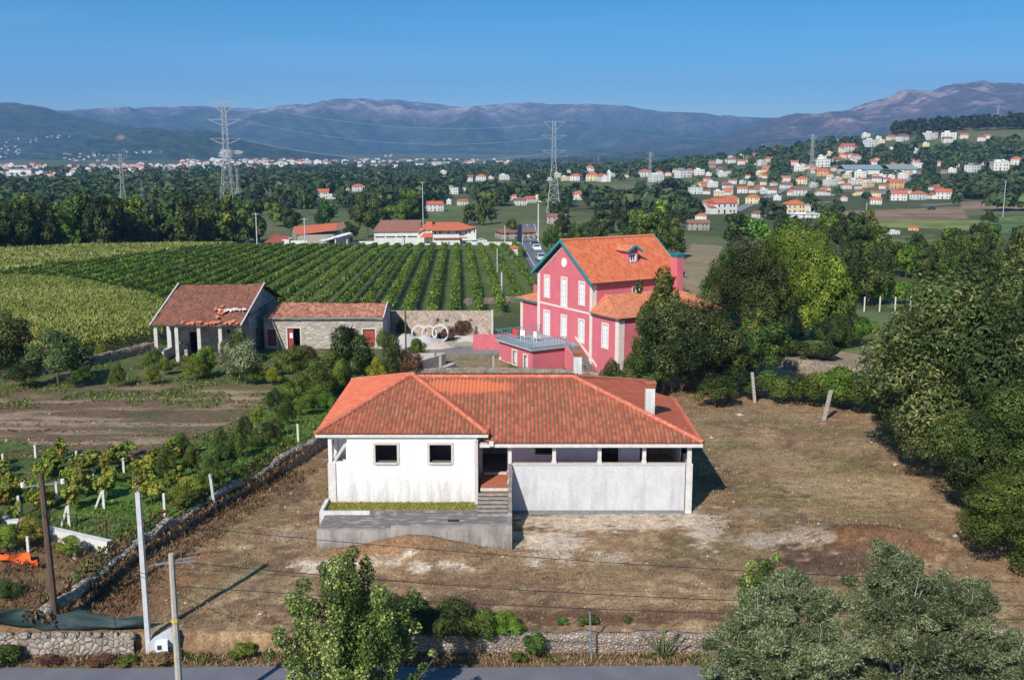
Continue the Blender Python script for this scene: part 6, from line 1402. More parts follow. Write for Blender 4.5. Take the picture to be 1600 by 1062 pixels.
for i, (px, py) in enumerate(town):
    ty, x, y, z = place_far(px, py, i); W = rt.uniform(7.5, 15) * (1.0 if y > 2500 else .75) * (.62 if py < 250 and px < 400 else 1)
    if i % 9 == 0 and px < 560: ty = 'f'; W *= 1.3
    me = proto(*TYPES[ty])[3]
    if i < 170 or px > 850:
        side_ = 'left side' if px < 300 else ('middle' if px < 850 else 'right-hand side')
        t = link('far_house', me, None, (x, y, z), (W, min(12, W), W * rt.uniform(.7, .95)), rt.uniform(-.6, .6)); tag(t, 'tiny pale house of the distant settlements on the %s of the valley' % side_, 'house', 'houses of the distant settlements, %s' % side_)
    else:
        town[i] = (x, y, z, W, ty)
V = []; Fs = []; MI = []; o_ = 0
tot = [t for t in town if len(t) == 5]
big = MB(); matl = [wallw, rorange, rbrown, wally]
for (x, y, z, W, ty) in tot:
    M = Matrix.Translation((x, y, z)) @ Matrix.Rotation(rt.uniform(-.6, .6), 4, 'Z') @ Matrix.Diagonal((W, 12, W * .9, 1))
    w_, r__, wi_ = house_meshes(TYPES[ty][0], 'w', 'o')
    big.cur = 3 if TYPES[ty][1] == 'y' else 0
    for f in w_.f: big.face([tuple(M @ Vector(w_.v[i])) for i in f])
    big.cur = {'o': 1, 'b': 2, 'f': 0, 'g': 0}[TYPES[ty][2]]
    for f in r__.f: big.face([tuple(M @ Vector(r__.v[i])) for i in f])
tag(big.build('distant_town', matl), 'distant town of pale houses across the valley floor', 'town', kind='stuff')
for (px, py, W, D_, H, lab) in ((590, 264, 62, 60, 5, 'long white factory hall at the near edge of the distant town'), (672, 262, 45, 40, 7, 'white factory hall right of the long one'), (690, 259, 30, 30, 10, 'white block-like factory right of the town'), (345, 252, 18, 20, 8, 'white apartment block left in the distant town'), (32, 266, 20, 25, 14, 'large white apartment block at the left end of the distant town'), (32, 275, 34, 20, 7, 'long white block below the tower blocks at the far left')):
    x, y = ground(px, py); s_ = y / F; t = empty('large_building', (x, y, gz(x, y)), 0, lab, 'building'); mb = MB(); w_ = W * s_ / 2; mb.box((-w_, 0, -4), (w_, 20, H * s_ * .5 if H > 10 else 8)); mb.build('wall', wallw, t); mb = MB(); mb.box((-w_ - .5, -.5, (H * s_ * .5 if H > 10 else 8) + .01), (w_ + .5, 20.5, (H * s_ * .5 if H > 10 else 8) + .8)); mb.build('roof', rgrey, t)
# ---------------------------------------------------------------- foliage
L_dark = leafmat('leaf_dark', (.018, .030, .008), (.046, .068, .014), (.105, .135, .028))
L_mid = leafmat('leaf_mid', (.027, .047, .009), (.068, .105, .017), (.155, .20, .036))
L_bright = leafmat('leaf_bright', (.045, .09, .010), (.11, .185, .02), (.25, .32, .04))
L_chest = leafmat('leaf_chestnut', (.020, .036, .009), (.047, .076, .017), (.13, .155, .045), extra=(.25, .24, .09), hue=.015, vr=(.85, 1.15))
L_olive = leafmat('leaf_olive', (.035, .05, .02), (.095, .12, .05), (.33, .35, .19), trans=.15, hue=.006, vr=(1.0, 1.18))
L_poplar = leafmat('leaf_poplar', (.035, .065, .014), (.09, .14, .028), (.21, .26, .065), extra=(.40, .44, .16), hue=.01, vr=(1.05, 1.2))
L_fig = leafmat('leaf_fig', (.022, .048, .016), (.055, .10, .03), (.13, .18, .06))
L_citrus = leafmat('leaf_citrus', (.06, .10, .012), (.16, .20, .02), (.32, .34, .035))
L_vine = leafmat('leaf_vine', (.045, .09, .012), (.13, .20, .027), (.26, .34, .05), hue=.006, vr=(.92, 1.1))
L_vine2 = leafmat('leaf_vine_yellow', (.07, .11, .015), (.17, .21, .025), (.33, .33, .05), extra=(.35, .17, .06))
L_corn = leafmat('leaf_maize', (.13, .165, .032), (.21, .235, .052), (.30, .30, .08), extra=(.34, .31, .11), hue=.004, vr=(1.0, 1.12))
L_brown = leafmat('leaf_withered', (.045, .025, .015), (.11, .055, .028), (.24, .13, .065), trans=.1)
L_autumn = leafmat('leaf_autumn', (.035, .06, .012), (.085, .13, .025), (.17, .21, .04), extra=(.48, .13, .02))
L_euc = leafmat('leaf_pine', (.014, .024, .010), (.034, .052, .020), (.075, .095, .04))
L_dry = leafmat('dry_grass', (.14, .085, .042), (.29, .195, .10), (.46, .34, .19), trans=.1, hue=.01)
L_weed = leafmat('weed_leaf', (.04, .08, .012), (.09, .15, .025), (.19, .24, .05))
bark = pm('bark', (.12, .095, .075), (.07, .055, .045), 6, .95, .5, stretch=(3, 3, .6)); barkg = pm('bark_grey', (.36, .34, .32), (.22, .20, .19), 5, .9, .4)

def trunk_mesh(name, mat, limbs=6, seed=1, h=.55, r=.045, top=.8):
    rr = random.Random(seed); mb = MB()
    mb.tube([(0, 0, -.06), (.02, 0, h * .3), (0, .02, h * .7), (.01, 0, top)], [r * 1.3, r, r * .75, r * .25], 8)
    for i in range(limbs):
        a = 2 * math.pi * i / limbs + rr.uniform(-.4, .4); z0 = h * rr.uniform(.35, .95); L = rr.uniform(.35, .65)
        p0 = Vector((0, 0, z0)); p1 = p0 + Vector((math.cos(a) * L * .5, math.sin(a) * L * .5, .14)); p2 = p0 + Vector((math.cos(a) * L, math.sin(a) * L, .30))
        mb.tube([p0, p1, p2], [r * .5, r * .33, r * .12], 5)
    o = mb.build(name, mat); me = o.data; bpy.data.objects.remove(o); return me
TM = [trunk_mesh('trunk', bark, 6, s) for s in (1, 2, 3)]
def crown_mesh(name, mat, shape, k, n, size, aspect, seed, squash=.55, outward=.62, **kw):
    c, rad = crown_lobes(seed, k, shape); c = [(x, y, z * 2) for x, y, z in c]; V, Fq, A = lobes_cloud(c, rad, n, size, aspect, seed, outward, squash, **kw)
    rr = np.hypot(V[:, 0], V[:, 1]); V[:, :2] /= np.percentile(rr, 97); V[:, 2] *= 2 / np.percentile(V[:, 2], 99.7); return npmesh(name, V, Fq, mat, attr=A, link=False)
CR = {}
def crown(kind, lod, var):
    k = (kind, lod, var)
    if k in CR: return CR[k]
    spec = dict(dark=(L_dark, 'round'), mid=(L_mid, 'round'), bright=(L_bright, 'round'), chest=(L_chest, 'round'), fig=(L_fig, 'bush'), citrus=(L_citrus, 'bush'), open=(L_mid, 'open'), brightopen=(L_bright, 'open'), tall=(L_dark, 'tall'), talls=(L_mid, 'tall'), euc=(L_euc, 'tall'), bush=(L_mid, 'bush'), darkbush=(L_dark, 'bush'), brightbush=(L_bright, 'bush'), olivebush=(L_olive, 'bush'), brown=(L_brown, 'bush'), autumn=(L_autumn, 'round'), vine=(L_vine2, 'open'), weed=(L_weed, 'bush'))[kind]
    k_, n, size, asp = dict(near=(90, 60000, .046, .42), semi=(48, 17000, .075, .5), midl=(30, 5200, .12, .6), vlow=(12, 620, .22, .8), far=(18, 1200, .23, .7))[lod]
    if spec[1] in ('open', 'tall'): n = int(n * .75)
    if spec[1] == 'bush': k_ = max(8, k_ // 2); n = int(n * .6)
    me = crown_mesh('crown', spec[0], spec[1], k_, n, size, asp, 100 + var * 17 + hash_(kind), squash=.9)
    CR[k] = me; return me
def hash_(s): return sum(ord(c) * (i + 3) for i, c in enumerate(s)) % 997
rt2 = random.Random(99)
def tree(x, y, h, r, kind, lod, label, name='tree', cat='tree', group=None, var=None, rz=None, zoff=0.0, trunkm=None, simple=False):
    var = rt2.randrange(3 if lod in ('midl', 'far') else 2) if var is None else var; rz = rt2.uniform(0, 6.28) if rz is None else rz; z = gz(x, y) + zoff
    if simple:
        t = link(name, crown(kind, lod, var), None, (x, y, z), (r, r, h / 2), rz); return tag(t, label, cat, group)
    t = empty(name, (x, y, z), rz, label, cat, group)
    link('crown', crown(kind, lod, var), t, sc=(r, r, h / 2)); link('trunk', trunkm or TM[var % 3], t, sc=(min(r, h * .5), min(r, h * .5), h))
    return t
def ptree(px, py, h, r, kind, lod, label, **k):
    x, y = ground(px, py); return tree(x, y, h, r, kind, lod, label, **k)
def dtree(px, d, h, r, kind, lod, label, **k):
    return tree((px - 800) / F * (d * CP + 3), d, h, r, kind, lod, label, **k)
# right-hand chestnuts
dtree(1540, 63, 12.9, 6.3, 'chest', 'near', 'largest chestnut tree, pale tasselled crown filling the right edge', name='chestnut_tree', var=0, rz=.3)
dtree(1436, 71, 9.6, 4.3, 'chest', 'near', 'chestnut tree with drooping leaves left of the largest one', name='chestnut_tree', var=1, rz=1.2)
dtree(1640, 74, 15, 6.8, 'chest', 'near', 'tall chestnut tree at the right picture edge behind the largest', name='chestnut_tree', var=0, rz=2.9)
dtree(1462, 63.5, 7.2, 3.3, 'chest', 'near', 'lower dark chestnut shading the lawn edge under the largest one', name='chestnut_tree', var=1, rz=4.2)
dtree(1560, 55, 7.6, 3.4, 'dark', 'near', 'dense dark green bushy tree below the chestnuts, above the bright shrub', name='broadleaf_tree', var=0)
dtree(1596, 50.5, 5.0, 3.3, 'mid', 'near', 'rounded green shrub with a yellowish patch at the lower right', name='large_shrub', cat='shrub', var=1)
dtree(1700, 52, 6.0, 3.6, 'dark', 'near', 'green shrub running out of the picture at the lower right', name='large_shrub', cat='shrub', var=0)
dtree(1420, 76, 4.8, 2.6, 'darkbush', 'semi', 'dark undergrowth between hedge and chestnuts', name='shrub', cat='shrub')
# before the pink house
dtree(1068, 86, 8.0, 4.9, 'chest', 'near', 'large leafy tree standing before the right wing of the pink house', name='broadleaf_tree', var=1, rz=.5)
dtree(1032, 88, 10.0, 2.3, 'mid', 'semi', 'slim high-crowned tree rising behind the large leafy one', name='broadleaf_tree', var=0)
dtree(1112, 86, 6.2, 3.4, 'dark', 'semi', 'dark tree joined to the right side of the large leafy tree', name='broadleaf_tree', var=1)
dtree(1008, 84.5, 4.6, 2.2, 'dark', 'semi', 'low dark tree at the left foot of the large leafy tree', name='broadleaf_tree')
dtree(957, 85, 2.9, 1.2, 'darkbush', 'semi', 'small dark evergreen shrub against the pink wall by the white chimney', name='shrub', cat='shrub')
dtree(1192, 90, 6.0, 2.7, 'autumn', 'semi', 'tree with orange autumn leaves left of the stone retaining wall', name='autumn_tree', var=0)
for px, d, h, r, k, lab in ((1120, 80.5, 2.6, 1.7, 'darkbush', 'dark hedge bush behind the left granite post'), (1150, 84, 2.6, 1.9, 'darkbush', 'dark hedge bush under the large leafy tree'), (1205, 83, 2.4, 2.0, 'bush', 'hedge bush right of the upright granite post'), (1240, 82.5, 2.4, 2.0, 'darkbush', 'dark hedge bush in the middle of the hedge'), (1275, 81, 2.6, 2.0, 'bush', 'hedge bush right behind the leaning granite post'), (1315, 80.5, 3.2, 2.2, 'brightbush', 'yellow-green bush at the right part of the hedge'), (1350, 79, 3.2, 2.3, 'bush', 'green bush where the hedge meets the chestnuts'), (1385, 77, 3.0, 2.0, 'darkbush', 'dark bush at the right hedge end')):
    dtree(px, d, h, r, k, 'semi', lab, name='hedge_bush', cat='bush', group='bushes of the hedge at the back of the plot')
# big trees right of the pink house
dtree(1255, 112, 11.5, 4.8, 'bright', 'near', 'tall bright green tree with feathery leaves and pale trunks', name='feathery_tree', var=0, rz=1)
dtree(1290, 108, 9.0, 3.2, 'bright', 'semi', 'bright feathery tree on the right flank of the tallest one', name='feathery_tree', var=1)
dtree(1165, 112, 10.4, 4.2, 'dark', 'near', 'tall dark broadleaf tree left of the bright feathery tree', name='broadleaf_tree', var=1)
dtree(1205, 106, 8.2, 3.0, 'dark', 'semi', 'dark tree between the tall dark and bright trees', name='broadleaf_tree')
dtree(1140, 122, 8.4, 3.2, 'mid', 'semi', 'green tree behind the tall dark one, beside the tan field', name='broadleaf_tree')
dtree(1218, 122, 12.0, 4.0, 'mid', 'semi', 'green tree standing behind the bright feathery trees', name='broadleaf_tree')
dtree(1360, 140, 7.2, 4.0, 'darkbush', 'semi', 'round dark tree right of the bright feathery tree', name='broadleaf_tree')
dtree(1322, 106, 4.4, 1.6, 'tall', 'semi', 'dark conical shrub by the field above the retaining wall', name='conical_shrub', cat='shrub')
dtree(1302, 104, 3.6, 1.6, 'darkbush', 'semi', 'dark bush left of the conical shrub', name='shrub', cat='shrub'); dtree(1348, 106, 3.0, 1.7, 'brightbush', 'semi', 'yellowish bush right of the conical shrub', name='shrub', cat='shrub')
for i in range(6): dtree(1225 + i * 15, 101 - i * .4, 1.6, 1.4, 'darkbush', 'midl', 'clipped bush in the low row above the retaining wall', name='hedge_bush', cat='bush', group='low row above the retaining wall')
for i in range(9): dtree(1322 + i * 12.5, 141, 3.0, 1.5, 'brightbush', 'midl', 'leafy vine on the trellis row across the meadow', name='trellis_vine', cat='vine', group='trellis vines across the meadow')
for i in range(5): post('trellis_post', 1326 + i * 24, 487, 1.9, .14, vw, 'white trellis post in the vine row across the meadow', 'post', group='white trellis posts across the meadow')
# left garden
G = [(92, 600, 5.2, 3.5, 'fig', 'large dark fig tree by the maize field wall', 'fig_tree'), (-8, 592, 6.6, 3.8, 'dark', 'dark tree cut by the left picture edge', 'broadleaf_tree'), (40, 606, 2.4, 2.2, 'darkbush', 'dark bush between the left-edge tree and the fig', 'shrub'), (128, 604, 2.0, 1.5, 'bush', 'low bush in the right shade of the fig tree', 'shrub'), (160, 560, 1.6, .9, 'citrus', 'small yellow-green bush on the maize field wall', 'shrub'),
     (185, 606, 2.4, .9, 'bush', 'slim young tree right of the fig tree shade', 'young_tree'), (238, 602, 1.7, .9, 'citrus', 'small yellow-green citrus, leftmost in front of the barn', 'citrus_tree'), (258, 586, 1.8, .9, 'citrus', 'small citrus before the second barn pillar', 'citrus_tree'), (242, 578, 2.3, 1.2, 'bush', 'green bush at the left barn pillar', 'shrub'), (308, 594, 2.3, 1.4, 'citrus', 'bright yellow-green citrus before the middle barn pillars', 'citrus_tree'), (322, 588, 2.9, 1.5, 'bright', 'green citrus tree beside the bright yellow one', 'citrus_tree'),
     (358, 590, 3.6, 1.5, 'olivebush', 'greyish olive bush before the right barn pillar', 'olive_bush'), (384, 600, 4.2, 2.2, 'olivebush', 'big greyish olive bush at the barn corner', 'olive_bush'), (372, 570, 3.8, 1.8, 'bush', 'green shrub against the shaded barn wall', 'shrub'), (398, 602, 2.0, 1.0, 'weed', 'low green weedy bush right of the olive bush', 'shrub'), (425, 600, 1.6, 1.1, 'citrus', 'yellow-green bush in the orchard left of the thin tree', 'citrus_tree'), (442, 586, 1.8, 1.0, 'citrus', 'small bright bush before the outbuilding door', 'citrus_tree'), (465, 596, 3.4, 1.9, 'open', 'thin orchard tree before the outbuilding', 'orchard_tree'),
     (495, 618, 3.2, 1.9, 'bush', 'olive-green bush left of the round dark tree', 'shrub'), (480, 580, 2.6, 1.5, 'brown', 'brownish bush below the outbuilding wall', 'shrub'), (545, 592, 5.2, 2.7, 'darkbush', 'round dark tree before the outbuilding windows', 'broadleaf_tree'), (520, 604, 3.4, 2.0, 'bush', 'green bush under the round dark tree', 'shrub'), (572, 592, 3.0, 1.4, 'bush', 'green bush right below the round dark tree', 'shrub'), (592, 596, 2.4, 1.4, 'citrus', 'yellow-green bush behind the white house roof corner', 'shrub'), (615, 594, 4.4, 1.3, 'tall', 'small dark conifer behind the white house roof', 'conifer'), (640, 592, 2.8, 1.6, 'brown', 'bare brownish shrub behind the roof beside the conifer', 'shrub'), (652, 560, 2.1, 1.1, 'bright', 'small green shrub in front of the gravel heaps', 'shrub'), (760, 597, .9, .8, 'brown', 'dry weeds behind the roof', 'shrub'), (600, 548, 2.4, 1.2, 'bush', 'shrub at the shaded right end of the outbuilding', 'shrub'), (700, 532, 1.6, 1.4, 'brown', 'reddish brambles right of the rings', 'shrub'), (722, 524, 1.8, 1.4, 'brown', 'brambles at the foot of the rubble wall', 'shrub'), (755, 520, 1.4, 1.3, 'bush', 'green weeds behind the low pink wall', 'shrub'), (628, 528, 2.2, .8, 'weed', 'tall weeds left of the rings', 'shrub')]
for (px, py, h, r, k, lab, nm) in G: ptree(px, py, h * .92, r * .78, k, 'semi', lab, name=nm, cat=nm.replace('_', ' '))
ST = [(330, 772, 2.6, 1.0, 'open'), (300, 742, 2.2, .9, 'bush'), (352, 745, 2.4, 1.1, 'open'), (372, 716, 2.5, 1.0, 'bush'), (384, 690, 2.2, .9, 'darkbush'), (400, 700, 1.5, .8, 'weed'), (422, 702, 2.2, 1.1, 'darkbush'), (432, 682, 1.8, .9, 'bush'), (448, 665, 2.4, 1.0, 'bush'), (402, 668, 2.0, .7, 'vine'), (428, 648, 2.4, 1.0, 'darkbush'), (455, 640, 2.6, 1.3, 'brightbush'), (478, 650, 2.0, 1.3, 'brightbush'), (470, 625, 2.8, 1.5, 'bush'), (495, 640, 2.4, 1.6, 'brightbush'), (505, 625, 3.0, 1.6, 'bush'), (512, 650, 2.2, 1.3, 'brightbush'), (530, 612, 3.0, 1.6, 'brightbush'), (285, 715, 1.9, .9, 'bush'), (375, 760, 1.3, .9, 'weed'), (300, 780, 1.6, 1.1, 'vine'), (285, 795, 1.5, 1.2, 'vine'), (262, 760, 2.6, .9, 'open'), (345, 700, 1.7, .7, 'bush')]
for (px, py, h, r, k) in ST: ptree(px, py, h * .85, r * .68, k, 'semi', 'young fruit tree or bush in the green strip beside the diagonal boundary wall', name='young_tree', cat='young tree', group='young trees along the boundary wall')
rv = random.Random(5)
for i in range(64):
    px = rv.uniform(-20, 285); py = rv.uniform(712, 800) + (40 if px < 30 and rv.random() < .3 else 0)
    if px > 200 and py > 790: continue
    ptree(px, py, rv.uniform(1.0, 1.6), rv.uniform(.4, .8), 'vine', 'vlow', 'young grape vine with yellowing leaves between the white vine posts', name='grape_vine', cat='vine', group='young vines among the white posts')
for (px, py, h, r, k) in ((12, 862, 1.4, .8, 'vine'), (48, 852, 1.4, .8, 'vine'), (10, 935, .9, .7, 'weed'), (110, 872, 1.1, .6, 'vine')): ptree(px, py, h, r, k, 'semi', 'yellow-green vine beside the orange net at the left edge', name='grape_vine', cat='vine', group='vines by the orange net')
# ---------------------------------------------------------------- woods beyond the fields: single trees
woodA = [(-70, 398), (0, 400), (120, 393), (300, 387), (398, 383), (412, 352), (380, 338), (200, 340), (0, 348), (-70, 350)]
woodB = [(410, 366), (440, 352), (560, 351), (600, 350), (660, 345), (760, 347), (792, 338), (790, 318), (640, 322), (540, 318), (400, 330)]
woodC = [(862, 405), (1000, 395), (1110, 400), (1110, 375), (1330, 385), (1330, 350), (1090, 352), (1000, 335), (868, 338), (850, 352)]
woodD = [(1330, 425), (1490, 445), (1660, 450), (1660, 372), (1510, 378), (1480, 398), (1400, 402), (1330, 372)]
def excl(px, py, h_px, w_px):
    for hx, hy, w in HOUSES:
        if abs(px - hx) < w * .5 + w_px * .35 and hy - 1 < py < hy + h_px * .9: return True
    return False
FLD = [[(255, 330), (290, 314), (360, 310), (375, 322), (330, 334)], [(570, 295), (690, 295), (685, 308), (560, 310)], [(930, 303), (1070, 302), (1070, 322), (935, 322)], [(840, 288), (1065, 285), (1085, 299), (850, 306)], [(1285, 326), (1515, 322), (1600, 345), (1600, 366), (1460, 372), (1290, 352)], [(1535, 338), (1640, 334), (1640, 366), (1535, 366)], [(1375, 372), (1480, 364), (1490, 397), (1385, 402)], [(728, 290), (805, 284), (805, 302), (735, 306)], [(1500, 312), (1640, 310), (1640, 326), (1500, 328)], [(0, 275), (115, 277), (120, 290), (0, 294)], [(655, 320), (745, 313), (765, 332), (680, 340)], [(798, 345), (858, 345), (880, 400), (900, 440), (800, 400)], [(1550, 242), (1640, 241), (1640, 254), (1560, 255)], [(1080, 340), (1140, 378), (1140, 455), (1070, 470), (1055, 430)]]
def infield(px, py): return any(bool(inpoly(px, py, f)) for f in FLD)
LBL = dict(A='broadleaf tree in the dark wood beyond the maize and gold fields', B='broadleaf tree in the wood behind the winery and farm', C='broadleaf tree in the wood between pink house and village', D='broadleaf tree in the wooded meadows at the right')
GRP = dict(A='trees of the left wood', B='trees of the wood behind the winery', C='trees of the wood behind the pink house', D='trees of the right-hand meadows')
kA = ['dark', 'dark', 'mid', 'tall', 'dark', 'euc', 'open', 'bright', 'talls', 'mid']
nT = 0
def wood(poly, n, key, hr_, lod, edge=None, pool=kA):
    global nT
    xs_ = [p[0] for p in poly]; ys_ = [p[1] for p in poly]; c = 0; tries = 0
    pts = list(edge or [])
    while c + len(pts) < n and tries < 6000:
        tries += 1; px = rv.uniform(min(xs_), max(xs_)); py = rv.uniform(min(ys_), max(ys_))
        if not bool(inpoly(px, py, poly)): continue
        pts.append((px, py))
    for (px, py) in pts:
        x, y = ground(px, py); h = rv.uniform(*hr_); s_ = F / (y * CP + 3)
        if excl(px, py, h * s_, 6 * s_) or infield(px, py): continue
        k = rv.choice(pool); r = h * rv.uniform(.30, .46) * (.65 if k in ('tall', 'euc', 'talls') else 1)
        tree(x, y, h, r, k, lod if y < 270 else 'far', LBL[key], name='wood_tree', group=GRP[key], zoff=-.3); nT += 1
wood(woodA, 105, 'A', (7, 14.5), 'midl', [(px, 397 - .030 * px + rv.uniform(-2, 1)) for px in range(-60, 395, 14)])
wood(woodB, 52, 'B', (8, 12.5), 'midl', [(px, 351 + rv.uniform(-2, 1)) for px in range(560, 770, 16)])
wood(woodC, 80, 'C', (7, 10.5), 'midl', [(px, 402 + rv.uniform(-6, 2)) for px in range(1000, 1110, 16)] + [(px, 382 + rv.uniform(-3, 3)) for px in range(1130, 1330, 18)], pool=['dark', 'mid', 'mid', 'dark', 'open', 'bright', 'tall'])
wood(woodD, 62, 'D', (4.5, 8.5), 'midl', [(px, 428 + (px - 1330) * .07) for px in range(1335, 1480, 16)], pool=['mid', 'dark', 'bright', 'open', 'dark', 'talls'])
for (px, py, h, r, k, lab) in ((575, 372, 14, 5.0, 'dark', 'big dark tree left of the winery'), (640, 352, 15, 5.2, 'bright', 'tall bright green tree rising behind the winery'), (385, 380, 14.5, 6.0, 'mid', 'large rounded tree at the right end of the left wood'), (1350, 400, 10, 4.4, 'mid', 'big green tree before the village field'), (1310, 394, 7, 3.4, 'dark', 'dark tree beside the big green tree'), (500, 365, 10, 1.9, 'tall', 'slim dark conifer behind the farm hall'), (455, 366, 10, 4, 'dark', 'dark tree behind the small farmhouse'), (545, 378, 7, 3.2, 'darkbush', 'dark bush between farm hall and winery'), (505, 381, 4.2, 2.2, 'bush', 'green bush before the farm hall wall'), (1545, 352, 6.5, 4, 'darkbush', 'round dark tree in the field at the right edge'), (800, 372, 7, 3.0, 'mid', 'green tree by the car park at the highway'), (862, 392, 6.0, 3.2, 'mid', 'tree overhanging the highway before the pink house'), (880, 372, 9.0, 4, 'dark', 'dark tree above the highway bend')):
    ptree(px, py, h, r, k, 'midl', lab, name='broadleaf_tree')
# ---------------------------------------------------------------- farther woodland: one mass
rf = np.random.default_rng(31)
def woodmass(name, pts, per, mats, label):
    P = np.array(pts); n = len(P); base_ = unit(rf.normal(size=(n * per, 3))); base_[:, 2] = np.abs(base_[:, 2]) * 1.0 - .15
    idx_ = np.repeat(np.arange(n), per); H = P[idx_, 3]; Rr = P[idx_, 4]
    rad = rf.uniform(.72, 1.05, n * per)
    C = np.stack([P[idx_, 0] + base_[:, 0] * Rr * rad, P[idx_, 1] + base_[:, 1] * Rr * rad, P[idx_, 2] + H * (.42 + .52 * base_[:, 2] * rad)], 1)
    N = unit(base_ * .75 + rf.normal(size=C.shape) * .35 + np.array([0, 0, .1])); v = np.clip(rf.uniform(.1, .85, n)[idx_] + rf.normal(size=len(C)) * .16, 0, 1)
    V, Fq, A = leafquads(C, N, Rr * rf.uniform(.5, .95, len(C)), .8, v, rf)
    o = npmesh(name, V, Fq, mats, attr=A); tag(o, label, 'woodland', kind='stuff')
pts = []; t_ = 0
bandpoly = [(-80, 352), (400, 330), (560, 325), (800, 322), (1000, 330), (1100, 345), (1290, 345), (1330, 330), (1640, 330), (1640, 240), (1450, 232), (1400, 228), (1200, 236), (1000, 246), (700, 254), (-80, 272)]
TOWNP = [(b_[0] - 3, b_[1] + 3, b_[2] - 2, b_[3] + 3) for b_ in bands]
while len(pts) < 5200 and t_ < 60000:
    t_ += 1; px = rf.uniform(-80, 1640); py = 240 + 110 * rf.random() ** 1.25
    if not bool(inpoly(px, py, bandpoly)) or infield(px, py): continue
    x, y = ground(px, py); s_ = F / (y * CP); h = rf.uniform(6.5, 13) if y < 2500 else rf.uniform(9, 15)
    if excl(px, py, h * s_, h * .6 * s_) : continue
    if any(a <= px <= b_ and c <= py <= d_ for a, b_, c, d_ in TOWNP) and rf.random() < .75: continue
    if 1080 < px < 1500 and 268 < py < 335:
        if rf.random() < .15: continue
        h = rf.uniform(4, 8)
    if 560 < px < 1000 and 284 < py < 300 and rf.random() < .4: continue
    pts.append((x, y, gz(x, y) - .5, h, h * rf.uniform(.38, .55)))
woodmass('far_woodland', pts, 44, leafmat('far_leaf', (.018, .034, .010), (.040, .068, .018), (.085, .12, .032), trans=.1, hue=0), 'loose woodland spread over the valley floor between the villages')
# hilltop wood on the right
pts = []
for i in range(520):
    px = rf.uniform(1385, 1660); top = np.interp(px, [1385, 1410, 1440, 1480, 1550, 1600, 1660], [214, 205, 200, 204, 196, 178, 175])
    d = rf.uniform(1320, 1600); x = (px - 800) / F * d; z = gz(x, d)
    h = rf.uniform(9, 19) * (1.25 if px > 1555 else 1); ph = YH - (z - CZ) * F / d
    if ph > 243: continue
    if excl(px, ph, h * F / d, 5): continue
    pts.append((x, d, z, h, h * .3))
woodmass('hilltop_wood', pts, 60, leafmat('hilltop_leaf', (.012, .020, .009), (.026, .040, .016), (.055, .070, .03), trans=.1, hue=0), 'dark pine and eucalyptus wood on the hilltop at the right')
pts = []
for i in range(420):
    px = rf.uniform(1180, 1660); py = rf.uniform(222, 262)
    x, y = ground(px, py); h = rf.uniform(7, 12)
    if excl(px, py, h * F / y, 6) or infield(px, py): continue
    pts.append((x, y, gz(x, y), h, h * .45))
woodmass('slope_wood', pts, 44, MC['far_leaf'], 'scattered trees on the slope between the upper houses')
# ---------------------------------------------------------------- vineyard rows
u_ = np.array([math.sin(R(-2.9)), math.cos(R(-2.9))]); nrm = np.array([u_[1], -u_[0]])
p0 = np.array([-9.0, 114.0]); sp_ = 2.85
VX = np.array(VINE)
for k in range(-46, 9):
    o_ = p0 + nrm * sp_ * k; t = np.arange(-2, 150, .5); X_ = o_[0] + u_[0] * t; Y_ = o_[1] + u_[1] * t
    ok = inpoly(X_, Y_, VINE) & (Y_ > 113.6)
    if k > 4: ok &= (Y_ > 116)
    if ok.sum() < 8: continue
    tv = t[ok]; L = len(tv) * .5; r_ = np.random.default_rng(400 + k); n = int(L * 62)
    far = Y_[ok].mean()
    tq = r_.choice(tv, n) + r_.uniform(0, .5, n); wob = .12 * np.sin(tq * 2.1 + k)
    hh = r_.uniform(.35, 1.0, n) ** .7 * (1.55 + .25 * vnoise(tq / 1.3, k * 3.0, 2)); gap = vnoise(tq / .9, k * 7.7, 5) > .12
    side_ = r_.normal(size=n) * .27 * (1.1 - .25 * (hh / 1.7)) + wob
    tq, hh, side_ = tq[gap], hh[gap], side_[gap]
    X1_ = o_[0] + u_[0] * tq + nrm[0] * side_; Y1_ = o_[1] + u_[1] * tq + nrm[1] * side_; Z1_ = T(X1_, Y1_)
    C = np.stack([X1_, Y1_, Z1_ + hh], 1); N = unit(np.stack([nrm[0] * np.sign(side_), nrm[1] * np.sign(side_), np.full(len(tq), .45)], 1) * .8 + r_.normal(size=(len(tq), 3)) * .5)
    v = np.clip(.42 + .6 * (vnoise(tq / 2, k * 1.0, 9) - .5) + r_.normal(size=len(tq)) * .2 + .25 * (hh / 1.8 - .6), 0, 1)
    if far > 170: pass
    V, Fq, A = leafquads(C, N, r_.uniform(.24, .42, len(tq)), .75, v, r_)
    o = npmesh('vine_row', V, Fq, L_vine, attr=A); tag(o, 'long green trained vine row in the vineyard beyond the barn and rubble wall', 'vine row', 'vine rows of the vineyard')
# bright bushes at the left edge of the vineyard
for i in range(22): ptree(142 + i * 5.6, 456 + i * 1.62, 1.8, 1.3, 'brightbush', 'midl', 'bright yellow-green bush along the lower left edge of the vineyard', name='bush', cat='bush', group='bright bushes at the vineyard edge', simple=True)
